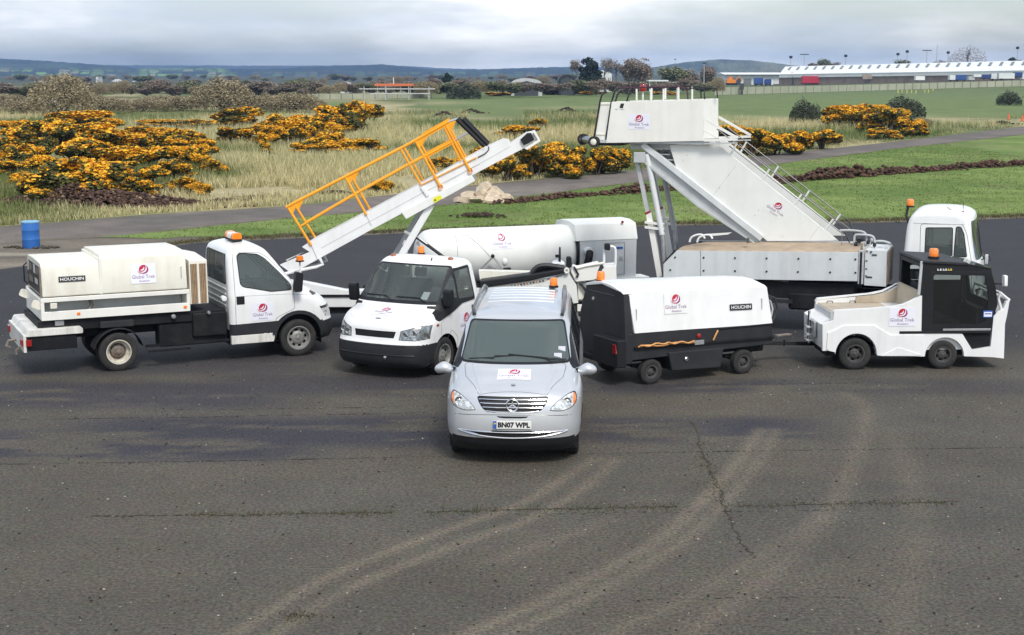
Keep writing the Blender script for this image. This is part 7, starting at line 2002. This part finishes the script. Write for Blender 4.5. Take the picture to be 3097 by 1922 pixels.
    A, B = Vector((lo[0][0], 0, lo[0][1])), Vector((lo[1][0], 0, lo[1][1]))
    for y in (yn - .02, yf + .02):                     # stringers with truss below
        q = [A, B, B + nv * .13, A + nv * .13]; MB().prism([(p.x, p.z) for p in q], y - .05, y + .05).build('stringer', 'off_white', t, .008)
        q = [A.lerp(B, .03) - nv * .02, B.lerp(A, -.01) - nv * .01, B - nv * .14 + dv * -.03, A.lerp(B, .55) - nv * .26, A.lerp(B, .08) - nv * .24]
        MB().prism([(p.x, p.z) for p in q], y + .03, y + .06).build('stringer_web', 'grey_white', t)
        q = [B - nv * .12 - dv * .01, A.lerp(B, .55) - nv * .26, A.lerp(B, .08) - nv * .24, A.lerp(B, .08) - nv * .20, A.lerp(B, .55) - nv * .22, B - nv * .09]
        MB().prism([(p.x, p.z) for p in q], y - .04, y + .06).build('stringer_flange', 'grey_white', t)
    nst = 17
    for i in range(nst):
        c = A.lerp(B, (i + .6) / nst) + nv * .16; MB().box(c.x - .15, c.x + .13, yn + .03, yf - .03, c.z, c.z + .03).build('tread', 'steel', t)
    # handrail posts and rails beside the stairs
    near = [((1055, 262), (1112, 172)), ((1350, 492), (1412, 402)), ((1640, 722), (1706, 630)), ((1928, 942), (1996, 856))]
    for y in (yn, yf):
        tops = []
        for a, c in near:
            a, c = pl(Z4, yn, [a, c]); MB().tube([(a[0], y, a[1] - .02), (c[0], y, c[1])], .022, 8).build('rail_post', 'white_clean', t); tops.append(Vector((c[0], y, c[1])))
        e = (tops[-1] - tops[0]).normalized(); MB().tube([tops[0] - e * .55] + tops + [tops[-1] + e * .25, tops[-1] + e * .5 - Vector((0, 0, .3))], .014, 6).build('handrail', 'black_gloss', t)
        MB().tube([tops[0] - e * .2 - Vector((.0, 0, .16)), tops[-1] + e * .3 - Vector((0, 0, .16))], .010, 6).build('mid_rail', 'black_gloss', t)
    # ---- platform
    py0, py1 = .45, 1.95
    pq = pl(Z9, py0, [(612, 320), (542, 825), (1740, 800), (1735, 290)])
    np_ = MB().prism(pq, py0 - .02, py0 + .02).build('platform_side', 'cream_light', t, .006); MB().prism(pq, py1 - .02, py1 + .02).build('platform_side', 'cream_light', t, .006)
    zf = pq[1][1]; MB().box(pq[1][0] - .15, pq[2][0] + .1, py0 + .021, py1 - .021, zf + .0, zf + .07).build('platform_floor', 'grey_white', t)
    x, z = P.on_y(*Z9(948, 565), py0); company_sign(t, plane_place((x, py0 - .021, z), (1, 0, -.01), (0, 0, 1)), .50, .34)
    x, z = P.on_y(*Z9(735, 368), py0); MB().prism([(x - .05, z - .05), (x + .03, z - .05), (x + .06, z + .05), (x - .02, z + .05)], py0 - .026, py0 - .021).build('stencil', 'dark_grey', np_)
    for (zx, zy) in ((672, 408), (740, 410)): x, z = P.on_y(*Z9(zx, zy), py0); MB().box(x - .04, x + .04, py0 - .026, py0 - .0205, z - .008, z + .008).build('stencil', 'grey_white', np_)
    # sliding gate at the aircraft end
    gq = pl(Z9, py0 + .12, [(470, 325), (400, 755), (440, 790), (545, 790), (608, 325)])
    for y in (py0 + .12, py1 - .12):
        g = MB().prism(gq, y - .02, y + .02).build('sliding_gate', 'cream_light', t, .006)
        for (a, c) in (((478, 345), (605, 345)), ((420, 715), (535, 720))):
            A_, C_ = pl(Z9, py0 + .12, [a, c]); MB().bar((A_[0], y - .025, A_[1]), (C_[0], y - .025, C_[1]), .02, .03).build('gate_rib', 'cream', g)
        for pts in ([(400, 745), (470, 320), (490, 240), (545, 180)], [(540, 800), (612, 320), (650, 190), (690, 150)]):
            MB().tube([(a, y - .03, b_) for a, b_ in pl(Z9, py0 + .12, pts)], .024, 8).build('gate_post', 'black_gloss', t)
    for y in (py0 + .1, py1 - .1):
        A_, C_ = pl(Z9, py0 + .1, [(690, 150), (1420, 132)]); MB().tube([(A_[0], y, A_[1]), (C_[0], y, C_[1])] + [(a, y, b_) for a, b_ in pl(Z9, py0 + .1, [(1490, 145), (1540, 200), (1545, 290)])], .016, 8).build('platform_rail', 'rail_plum' if y < 1 else 'dark_grey', t)
        for zx in (915, 1090, 1245, 1430):
            a, c = pl(Z9, py0 + .1, [(zx, 300), (zx, 160 if zx != 1430 else 140)]); MB().tube([(a[0], y, a[1]), (c[0], y, c[1])], .022, 8).build('platform_post', 'cream_light', t)
        a = pl(Z9, py0, [(1545, 150), (1730, 160), (1740, 290)]); MB().tube([(p[0], y, p[1]) for p in a], .016, 8).build('platform_rail', 'dark_grey', t)
    x, z = P.on_y(*Z9(950, 135), py0); MB().lathe([(.07, 0), (.075, .04), (.075, .12), (.06, .15), (0, .15)], 14, c=(x, py0 + .3, z - .10), axis='z').build('signal_lamp', 'red_lens', t)
    MB().tube([(x, py0 + .3, z - .10), (x, py0 + .3, zf + .6)], .02, 6).build('lamp_post', 'cream_light', t)
    # triangular brackets on the stair side of the platform
    for y in (py0, py1):
        tp, tip, bt, m1, m2 = pl(Z9, py0, [(1745, 530), (2155, 765), (1745, 795), (1745, 672), (1890, 755)])
        for (a, c, w) in ((tp, tip, .05), (bt, (tip[0], bt[1] + .04), .05), (m1, m2, .03)): MB().bar((a[0], y, a[1]), (c[0], y, c[1]), .05, w).build('bracket', 'cream_light', t)
        MB().bar((bt[0], y, bt[1] - .07), (tip[0], y, bt[1] - .04), .05, .03).build('bracket', 'grey_white', t)
    # bumper rollers
    rx0, rx1 = P.on_y(1797, 431, py0 + .05)[0], P.on_y(1764, 430, py1 - .3)[0]
    for (x, y, r_) in ((rx0, py0 + .05, .125), (rx1, py1 - .3, .13)):
        MB().lathe([(.0, -.05), (.07, -.05), (.10, -.06), (r_, -.05), (r_, .05), (.10, .06), (0, .05)], 22, c=(x, y, zf + .02)).build('bumper_wheel', 'rubber', t); MB().lathe([(.07, -.055), (.045, -.066), (0, -.066)], 14, c=(x, y, zf + .02)).build('wheel_hub', 'cream', t)
    MB().tube([(rx0, py0 + .1, zf + .02), (rx1, py1 - .3, zf + .02)], .085, 14).build('bumper_roller', 'black_gloss', t)
    MB().box(rx0 + .02, pq[1][0] + .3, py0 + .1, py1 - .1, zf - .06, zf + .0).build('bumper_beam', 'dark_grey', t)
    MB().box(pq[1][0] + .5, pq[2][0] - .5, py0 + .25, py1 - .25, zf - .14, zf - .01).build('platform_frame', 'grey_white', t)
    a, c = pl(Z9, py0 + .4, [(1060, 905), (1325, 905)]); MB().bar((a[0], 1.0, a[1]), (c[0], 1.0, c[1]), .06, .05).build('cross_tie', 'off_white', t)
    a, c = pl(Z9, py0 + .4, [(1220, 1018), (1350, 1020)]); MB().bar((a[0], 1.0, a[1]), (c[0], 1.0, c[1]), .06, .05).build('cross_tie', 'off_white', t)
    # telescopic legs
    for y, mm in ((.62, 'off_white'), (1.75, 'grey_white')):
        a, c, e = pl(Z4, .62, [(290, 262), (432, 1000), (462, 1185)])
        MB().tube([(a[0], y, a[1]), (c[0], y, c[1])], .065, 12).build('leg_tube', mm, t); MB().tube([(c[0], y, c[1] + .1), (e[0] + .02, y, e[1] - .55)], .05, 12).build('leg_rod', 'steel', t)
        a, c, d, e = pl(Z4, .62, [(195, 335), (290, 790), (300, 800), (405, 1390)])
        MB().bar((a[0], y + .1, a[1]), (c[0], y + .1, c[1]), .09, .09).build('lift_arm', 'grey_white', t); MB().bar((d[0], y + .1, d[1]), (e[0], y + .1, e[1]), .13, .13).build('lift_cylinder', 'cream_light', t, .01)
        x, z = d; MB().bar((x - .02, y + .1, z + .02), (x, y + .1, z - .02), .14, .14).build('lift_band', 'red_lens', t)
        for zy in (905, 950): a, c = pl(Z4, .62, [(275, zy - 20), (445, zy)]); MB().bar((a[0], y + .02, a[1]), (c[0], y + .02, c[1]), .10, .05).build('leg_clamp', 'cream_light', t)
    a, = pl(Z4, .62, [(235, 285)]); MB().tube([(a[0], .55, a[1]), (a[0], 1.85, a[1])], .07, 12).build('leg_head', 'dark_grey', t); MB().box(a[0] - .14, a[0] + .12, .52, .72, a[1] - .14, a[1] + .10).build('leg_bracket', 'grey_white', t, .02)
stair_truck()
# ================================================================ belt loader with raised boom
def belt_loader():
    D = 31.8
    P = Pose((0.0, D), 0); Z = zoomer(820, 330, .35290); ZR = zoomer(1440, 720, .19696); ZL = zoomer(840, 720, .25441)
    t = empty('belt_loader', (0, D, 0))
    tag(t, 'white belt loader with raised conveyor boom and orange railings', 'loader')
    pl = lambda pts, y=.35, Zz=Z: [P.on_y(*Zz(*p), y) for p in pts]
    yb0, yb1 = .35, 1.20
    bo = pl([(75, 1335), (180, 1410), (400, 1290), (870, 1030), (1115, 900), (1720, 572), (2060, 392), (2168, 338), (2300, 270), (2255, 198), (2190, 212), (2050, 300), (2035, 272), (1985, 268), (1860, 322), (1300, 630), (800, 898), (345, 1130), (265, 1182), (330, 1225)])
    up = Vector((bo[6][0] - bo[3][0], bo[6][1] - bo[3][1])).normalized(); nr = Vector((-up.y, up.x))
    for y in (yb0, yb1): MB().prism(bo, y - .03, y + .03).build('boom_side', 'white_clean', t, .006)
    # belt between the sides
    bl = pl([(110, 1330), (190, 1385), (2160, 320), (2200, 250)]); MB().prism(bl, yb0 + .031, yb1 - .031).build('belt', 'rubber', t)
    # raised edges and joints on the near side
    for (a, c, w) in (((430, 1190), (1310, 712), .010), ((1340, 700), (1790, 470), .010), ((1480, 640), (2050, 320), .008)):
        A, C = pl([a, c]); MB().bar((A[0], yb0 - .032, A[1]), (C[0], yb0 - .032, C[1]), .008, w).build('boom_seam', 'grey_white', t)
    for (a, c) in (((345, 1165), (400, 1290)), ((815, 905), (860, 1000)), ((1290, 660), (1330, 740))):
        A, C = pl([a, c]); MB().bar((A[0], yb0 - .034, A[1]), (C[0], yb0 - .034, C[1]), .008, .02).build('boom_joint', 'grey_white', t)
    A, C = pl([(1290, 665), (1345, 745)]); MB().bar((A[0], yb0 - .05, A[1]), (C[0], yb0 - .05, C[1]), .05, .06).build('boom_lug', 'white_clean', t, .006)
    bx = pl([(1115, 885), (1158, 945), (1748, 618), (1722, 570)], yb0 - .05); MB().prism(bx, yb0 - .08, yb1 + .08).build('boom_cradle', 'panel_white', t, .01)
    ys = pl([(1385, 790), (1400, 805), (1465, 770), (1455, 738), (1390, 762)], yb0 - .08); MB().prism(ys, yb0 - .087, yb0 - .081).build('warning_label', 'yellow_sign', t)
    A, = pl([(1405, 782)], yb0 - .08); MB().lathe([(.02, 0), (.0, -.002)], 10, c=(A[0], yb0 - .0885, A[1])).build('label_mark', 'ink_black', t)
    # tip roller and bumper
    A, B = pl([(2195, 265), (2290, 250)]); tipq = pl([(2170, 338), (2195, 350), (2310, 275), (2265, 195), (2245, 200), (2285, 265)]); MB().prism(tipq, yb0 - .12, yb1 + .12).build('tip_bumper', 'cream_light', t, .008)
    kq = pl([(2135, 262), (2165, 312), (2255, 265), (2230, 205), (2195, 205)]); MB().prism(kq, yb0 - .10, yb0 - .031).build('drive_motor', 'black_trim', t, .01)
    # low-end pivot yoke
    for y in (yb0 + .1, yb1 - .1):
        p = pl([(105, 1415), (225, 1385), (390, 1352), (445, 1330), (420, 1280)]); MB().tube([(a, y - .15, b) for a, b in p], .035, 8).build('pivot_link', 'white_clean', t)
    # lift legs
    for y, mm in ((yb0 + .06, 'white_clean'), (yb1 - .02, 'grey_white')):
        dx = 0 if y < .7 else -.13
        a, c = pl([(1372, 822), (1085, 1300)]); MB().bar((a[0] + dx, y, a[1]), (c[0] - .30 + dx, y, c[1] - .52), .10, .15).build('lift_leg', mm, t, .01)
    a, c = pl([(1238, 1105), (1440, 1260)]); MB().tube([(a[0], .55, a[1]), (c[0] + .35, .6, c[1] - .25)], .035, 8).build('lift_ram', 'black_gloss', t); MB().tube([(a[0], .53, a[1] + .02), (c[0], .58, c[1] + .02)], .02, 8).build('ram_rod', 'white_clean', t)
    for zx in (1160, 1275): a, c = pl([(zx - 15, 1180), (zx, 1300)]); MB().tube(spline([(a[0] - .05, .7, a[1]), (a[0], .7, a[1] + .05), (c[0], .7, c[1] - .35)], 3), .03, 8).build('hose_guard', 'white_clean', t)
    a, c = pl([(1140, 1050), (1190, 1075)]); MB().bar((a[0], .4, a[1]), (c[0], .4, c[1]), .05, .05).build('leg_tie', 'grey_white', t)
    # ---- orange railings, near and far
    posts = [((150, 848), (345, 1165)), ((642, 590), (818, 905)), ((1240, 278), (1452, 668)), ((1498, 140), (1706, 530))]
    for y, off in ((yb0 - .05, 0), (yb1 + .05, 0)):
        top = [(a, y, b) for a, b in pl([(130, 842), (640, 580), (1110, 340), (1300, 235), (1520, 110), (1600, 88)])]
        mid = [(a, y, b) for a, b in pl([(262, 1000), (705, 740), (1175, 480), (1310, 410), (1560, 278), (1712, 198)])]
        MB().tube(top[:5], .030, 8).build('top_rail', 'orange_rail', t); MB().tube(top[4:], .016, 8).build('rail_extension', 'steel', t)
        MB().tube(mid[:5], .026, 8).build('mid_rail', 'orange_rail', t); MB().tube(mid[4:], .014, 8).build('rail_extension', 'steel', t)
        MB().bar(top[3], top[4], .02, .12).build('rail_gusset', 'orange_rail', t); MB().bar(mid[3], mid[4], .02, .10).build('rail_gusset', 'orange_rail', t)
        for k, (a, c) in enumerate(posts):
            a, c = pl([a, c]); MB().tube([(a[0], y, a[1]), (c[0], y, c[1])], .028, 8).build('rail_post', 'orange_rail', t)
            if k >= 2: MB().lathe([(.055, -.03), (.055, .03), (0, .03)], 12, c=(c[0], y, c[1])).build('post_clamp', 'orange_rail', t)
            q = [(a[0] - .01, a[1]), (a[0] + .20, a[1] + .10), (a[0] + .09, a[1] - .14)]; MB().prism(q, y - .012, y + .012).build('rail_gusset', 'orange_rail', t)
        for (a, c) in (((1110, 340), (1280, 640)), ((1480, 150), (1625, 445))):
            a, c = pl([a, c]); MB().tube([(a[0], y + .0, a[1]), (c[0], y + .0, c[1])], .024, 8).build('rail_post', 'orange_rail', t)
        a, c = pl([(1275, 655), (1760, 415)]); MB().bar((a[0], y, a[1]), (c[0], y, c[1]), .03, .02).build('rail_track', 'orange_rail' if y < .6 else 'steel', t)
        a, c = pl([(1590, 88), (1828, 322)]); MB().tube([(a[0], y, a[1]), (c[0], y, c[1])], .042, 10).build('padded_post', 'black_trim', t)
        a, c = pl([(1640, 88), (1858, 312)]); MB().tube([(a[0], y + .1, a[1]), (c[0], y + .1, c[1])], .040, 10).build('padded_post', 'black_trim', t)
        p = pl([(1865, 320), (1865, 350), (1830, 385), (1770, 415)]); MB().tube([(a, y, b) for a, b in p], .010, 6).build('cable', 'hose_black', t)
    # ---- chassis
    XL = P.on_y(905, 860, 0)[0]; XR = P.on_y(1742, 860, 0)[0]
    dk = pl([(300, 520), (800, 620), (1010, 620), (1010, 780), (480, 780)], 0, ZL)
    zt = dk[1][1]
    MB().prism([(XL - .6, zt + .20), dk[0], dk[1], (XR - 1.9, zt + .02), (XR - 1.9, .50), (XL - .6, .50)], 0, .22).build('chassis_body', 'white_clean', t, .015)
    MB().box(XL - .4, XR - 1.9, -.03, .0, zt - .15, zt - .10).build('chassis_rail', 'chassis', t)
    MB().box(XL - .2, XR - .1, .1, 1.5, .35, .56).build('underframe', 'chassis', t)
    # right-hand body with sloping guard
    wp = pl([(60, 800), (110, 790), (1080, 655), (1420, 545), (1540, 720), (1570, 1000), (60, 1150)], 0, ZR); MB().prism(wp, -.02, .55).build('side_cover', 'panel_white', t, .01)
    bk = pl([(60, 660), (840, 555), (1360, 470), (1385, 500), (1370, 540), (800, 660), (60, 770)], -.04, ZR); MB().prism(bk, -.10, .35).build('guard_pad', 'black_trim', t, .03)
    tp = pl([(60, 765), (500, 705), (1080, 615), (1080, 655), (500, 770), (60, 815)], -.03, ZR); MB().prism(tp, -.035, -.021).build('reflective_tape', 'cream', t)
    for i in range(12):
        x, z = P.on_y(*ZR(500 + i * 48, 752 - i * 8.2), -.035); MB().box(x - .018, x + .018, -.040, -.0355, z - .012, z + .018).build('tape_mark', 'dark_grey' if i % 3 else 'far_orange', t)
    be = pl([(40, 510), (840, 530), (830, 550), (60, 645)], .3, ZR); MB().prism(be, .30, .62).build('deck_plate', 'cream', t)
    for k, pts in enumerate(([(850, 540), (930, 450), (1040, 420), (1200, 430), (1340, 455)], [(870, 545), (980, 490), (1150, 470), (1330, 490)], [(900, 560), (1010, 530), (1180, 510), (1340, 500)])):
        p = pl(pts, .1, ZR); MB().tube(spline([(a, .05 + .12 * k, b) for a, b in p], 3), .055, 8).build('coiled_hose', 'hose_black', t)
    # operator station
    cq = pl([(1170, 400), (1230, 375), (1310, 375), (1370, 410), (1370, 440), (1180, 425)], .3, ZR); MB().prism(cq, .25, .75).build('console', 'white_clean', t, .015)
    x, z = P.on_y(*ZR(1285, 280), .5)
    MB().tube([(x, .5 + .19 * math.cos(a), z + .19 * math.sin(a)) for a in np.linspace(0, 6.2832, 25)], .018, 6, caps=False).build('steering_wheel', 'black_trim', t); MB().tube([(x, .5, z), (x - .02, .5, z - .25)], .025, 8).build('steering_column', 'black_trim', t); MB().box(x - .1, x, .46, .54, z - .03, z + .03).build('wheel_hub', 'black_trim', t)
    kq = rpoly(pl([(1385, 285), (1465, 290), (1470, 460), (1380, 450)], .05, ZR), .03, 2); MB().prism(kq, .0, .14).build('headlamp_pod', 'black_trim', t, .02)
    x, z = P.on_y(*ZR(1390, 495), -.02); MB().lathe([(.06, 0), (.06, -.09), (.03, -.09), (.03, -.05), (0, -.05)], 16, c=(x, -.02, z)).build('guard_end', 'cream_light', t)
    sq = pl([(1450, 520), (1500, 440), (1560, 470), (1880, 395), (1910, 420), (1865, 520), (1880, 620), (1800, 655), (1530, 680)], -.05, ZR); so = MB().prism(rpoly(sq, .03, 2), -.06, .45).build('seat_shell', 'cream_light', t, .03)
    MB().tube([(a, -.07, b) for a, b in pl([(1540, 465), (1700, 425), (1960, 385)], -.05, ZR)], .028, 8).build('seat_rim', 'cream', so)
    MB().tube([(a, -.09, b) for a, b in pl([(1500, 440), (1570, 560), (1555, 600), (1535, 580)], -.05, ZR)], .02, 8).build('seat_lever', 'black_trim', so)
    cu = pl([(1880, 440), (1960, 425), (1960, 640), (1880, 620)], .0, ZR); MB().prism(rpoly(cu, .06, 3), -.03, .45).build('seat_cushion', 'seat', so, .04)
    mg = pl([(1915, 690), (1915, 540), (1950, 470), (2020, 440), (2150, 430), (2160, 690)], -.1, ZR); MB().prism(rpoly(mg, [0, .03, .06, .06, .02, 0], 3), -.12, .5).build('mudguard', 'cream_light', t, .02)
    p = pl([(1965, 430), (1965, 180)], -.08, ZR); MB().tube([(a, -.06, b) for a, b in p], .028, 8).build('mirror_pole', 'white_clean', t)
    p = pl([(2040, 135), (2100, 140), (2140, 190), (2140, 440)], -.08, ZR); MB().tube(spline([(a, -.06, b) for a, b in p], 4), .028, 8).build('mirror_pole', 'white_clean', t)
    mq = rpoly(pl([(1965, 85), (2060, 90), (2055, 195), (1965, 180)], -.1, ZR), .03, 2); MB().prism(mq, -.16, -.09).build('mirror', 'black_trim', t, .012)
    lq = pl([(1550, 690), (1800, 690), (1700, 1100), (1580, 1100)], .1, ZR); MB().prism(lq, .05, .6).build('lower_body', 'cream', t, .02)
    MB().tube(spline([(a, -.02, b) for a, b in pl([(1590, 690), (1680, 800), (1690, 880), (1640, 960), (1580, 960)], .0, ZR)], 4), .03, 8).build('hose', 'hose_black', t)
    q = pl([(1690, 680), (1900, 650), (1890, 690), (1780, 710), (1790, 820), (1720, 810)], .1, ZR); MB().prism(q, .0, .3).build('bracket', 'black_trim', t)
    MB().prism(pl([(1550, 1010), (1850, 1010), (1850, 1120), (1550, 1120)], .1, ZR), .0, .6).build('foot_step', 'cream_light', t, .01)
    MB().box(P.on_y(*ZR(1800, 900), .3)[0], P.on_y(*ZR(2200, 900), .3)[0], .0, 1.5, .35, .75).build('front_body', 'white_dirty', t, .03)
    # beacon pole at the rear
    x, z = P.on_y(908, 856, -.05); zz = P.on_y(905, 792, -.05)[1]
    MB().tube([(x + .02, -.04, .6), (x, -.04, zz)], .022, 8).build('beacon_pole', 'white_clean', t)
    beacon(t, x, -.04, zz, .075, .13)
    for x in (-2.7, 1.6):
        for s, y in ((-1, .12), (1, 1.48)): make_wheel(t, x, y, .34, .34, .22, .19, s, 'steel', 'rim_grey', 8)
belt_loader()

# ================================================================ tank trailer
def tank_trailer():
    P = Pose((-2.12, 35.5), 20); Zt = zoomer(1220, 620, .30366)
    t = empty('tank_trailer', tuple(P.o), P.rz)
    tag(t, 'white cylindrical tank trailer with a grey equipment cabinet at its end', 'trailer')
    r, cz, L = .69, 1.04, 4.12
    prof = [(0, 0), (.22, .015), (.45, .07), (.58, .15), (.66, .26), (r, .40)] + [(r, .4 + (L - .65) * i / 10) for i in range(1, 11)] + [(.66, L - .12), (.58, L - .04), (.5, L)]
    MB().lathe(prof, 48, c=(0, r, cz), axis='x').build('tank', 'panel_white', t, angle=60)
    MB().lathe([(r + .03, L - .16), (r + .03, L - .08), (r - .05, L - .08)], 40, c=(0, r, cz), axis='x').build('tank_band', 'black_trim', t)
    x0 = L - .06
    q = [(.02, .38), (.0, 1.42), (.12, 1.86), (.5, 1.92), (1.0, 1.92), (1.40, 1.86), (1.50, 1.42), (1.48, .38)]
    cbx = MB().prism([(.02, .38), (.0, 1.36), (1.5, 1.36), (1.48, .38)], x0, x0 + 1.55, 'x').build('cabinet', 'off_white', t, .01)
    MB().prism([(-.01, 1.365), (.13, 1.77), (.5, 1.835), (1.0, 1.835), (1.38, 1.77), (1.51, 1.365)], x0 - .1, x0 + 1.58, 'x').build('cabinet_hood', 'panel_white', t, .015)
    fc = lambda zx, zy: P.on_y(*Zt(zx, zy), .0)
    x, z = fc(2195, 175); MB().lathe([(.035, 0), (.035, -.02), (0, -.025)], 12, c=(x, .09, z)).build('marker_lamp', 'red_lens', t)
    for (a, b_, c, d, m) in ((2120, 420, 2185, 437, 'ink_blue'), (2155, 515, 2185, 550, 'grey_white')):
        p, q2 = fc(a, b_), fc(c, d); MB().box(p[0], q2[0], -.008, .004, q2[1], p[1]).build('label', m, cbx)
    p, q2 = fc(2005, 385), fc(2200, 690); outl = [(p[0], -.0, p[1]), (q2[0], -.0, p[1]), (q2[0], -.0, q2[1]), (p[0], -.0, q2[1]), (p[0], -.0, p[1])]; MB().tube(outl, .006, 4).build('cabinet_door_gap', 'dark_grey', cbx)
    # corrugated outlet hose with white spout
    a, b_ = fc(1830, 460), fc(1730, 610); n = 9
    MB().lathe([(.10, .05), (.10, -.12), (.085, -.14), (0, -.14)], 18, c=(a[0], 0, a[1])).build('outlet', 'white_clean', t)
    pts = []; rs = []
    for i in range(n * 4 + 1):
        k = i / (n * 4); pts.append((a[0] + (b_[0] - a[0]) * k, -.16 - .25 * math.sin(k * 2.2), a[1] + (b_[1] - a[1]) * k - .03)); rs.append(.075 + .022 * math.cos(k * n * 2 * math.pi))
    MB().tube(pts, rs, 12).build('corrugated_hose', 'hose_black', t)
    # raised outline of an old panel, sign
    on = lambda x, z: Vector((x, r - math.sqrt(max(.001, r * r - (z - cz) ** 2)), z))
    tz = lambda zx, zy, yy=.05: P.on_y(*Zt(zx, zy), yy)
    pp = [tz(540, 520, .0), tz(540, 318, .1), tz(660, 315, .1), tz(770, 410, .03), tz(900, 560, .0)]
    pts = []
    for A, B in zip(pp[:-1], pp[1:]):
        for i in range(8): k = i / 8; pts.append(on(A[0] + (B[0] - A[0]) * k, A[1] + (B[1] - A[1]) * k) + Vector((0, -.004, 0)))
    MB().tube(pts, .008, 5).build('panel_outline', 'grey_white', t)
    c = tz(990, 365, .06)
    def place(u, v, h):
        p = on(c[0] + u, c[1] + v); nrm = (p - Vector((p.x, r, cz))).normalized(); return p + nrm * (.004 + h)
    company_sign(t, place, .52, .36, nx=4, ny=8)
    # folded arm on the tank front, vent knob
    y = -.25
    A, B, C, E = tz(770, 640, y), tz(890, 520, y), tz(1010, 650, y), tz(920, 640, y)
    for (a, b_, w, m) in ((A, B, .035, 'steel'), (B, C, .05, 'grey_white'), ((A[0] + .2, A[1] + .05), E, .03, 'steel')): MB().bar((a[0], y, a[1]), (b_[0], y, b_[1]), .04, w).build('folded_arm', m, t)
    MB().sphere((B[0], y, B[1] + .02), .05, .05, .05, 10, 8).build('arm_knob', 'black_trim', t); MB().box(C[0] - .05, C[0] + .15, y - .05, y + .05, C[1] - .03, C[1] + .06).build('arm_foot', 'black_trim', t, .02)
    v_ = tz(1010, 570, y); MB().sphere((v_[0], y, v_[1]), .07, .07, .10, 12, 8).build('vent_cap', 'white_clean', t); MB().tube([(v_[0], y, v_[1]), (v_[0] + .02, y, v_[1] - .25)], .03, 8).build('vent_pipe', 'grey_white', t)
    # tank end brackets, chassis, wheels
    for k in (.0, .06): MB().tube(spline([(-.18 + k, .25 + k, .5), (-.20 + k, .25 + k, .95), (-.1 + k, .28 + k, 1.12), (.06, .35, 1.15)], 4), .028, 8).build('tank_rail', 'cream_light', t)
    MB().box(-.3, L + 1.5, .25, 1.2, .28, .40).build('chassis_frame', 'chassis', t, .02)
    for x in (.7, 2.1, 3.5): MB().prism([(.2, .40), (1.26, .40), (1.15, .62), (.31, .62)], x - .06, x + .06, 'x').build('tank_saddle', 'grey_white', t)
    MB().box(x0 + .9, x0 + 1.9, -.05, .5, .33, .40).build('cabinet_step', 'cream_light', t, .01)
    for x in (1.1, 3.6):
        for s, yy in ((-1, .08), (1, 1.38)): make_wheel(t, x, yy, .30, .30, .18, .17, s, 'steel', 'rim_grey', 8)
    MB().bar((-.3, .73, .34), (-1.3, .73, .38), .10, .08).build('drawbar', 'chassis', t)
tank_trailer()

# ================================================================ blue barrel
def barrel():
    X, Y = gnd(95, 750); t = empty('plastic_barrel', (X, Y, 0)); tag(t, 'blue plastic barrel standing on the bare verge', 'barrel')
    r, h = .275, .86
    b = MB().lathe([(0, 0), (r * .95, 0), (r, .04), (r * .99, h * .3), (r * 1.02, h * .33), (r * .99, h * .36), (r * .99, h * .64), (r * 1.02, h * .67), (r * .99, h * .70), (r, h * .95), (r * .94, h)], 32, axis='z'); b.build('drum', 'blue_plastic', t, angle=30)
    MB().lathe([(r * .97, h - .06), (r * 1.04, h - .05), (r * 1.04, h - .015), (r * .97, h), (0, h + .005)], 32, axis='z').build('lid', 'blue_lid', t, angle=40)
    rr = np.random.default_rng(5); n = 60; a = rr.uniform(0, 6.28, n); d = rr.uniform(.25, .6, n)
    lumps('barrel_soil', np.column_stack([X + d * 1.5 * np.cos(a), Y + d * .6 * np.sin(a), np.full(n, .02)]), rr.uniform(.03, .09, n), np.array([.075, .065, .045]), 'blade_mat', 6, 'clods and weeds round the foot of the blue barrel', 'soil')
barrel()
HAZE()
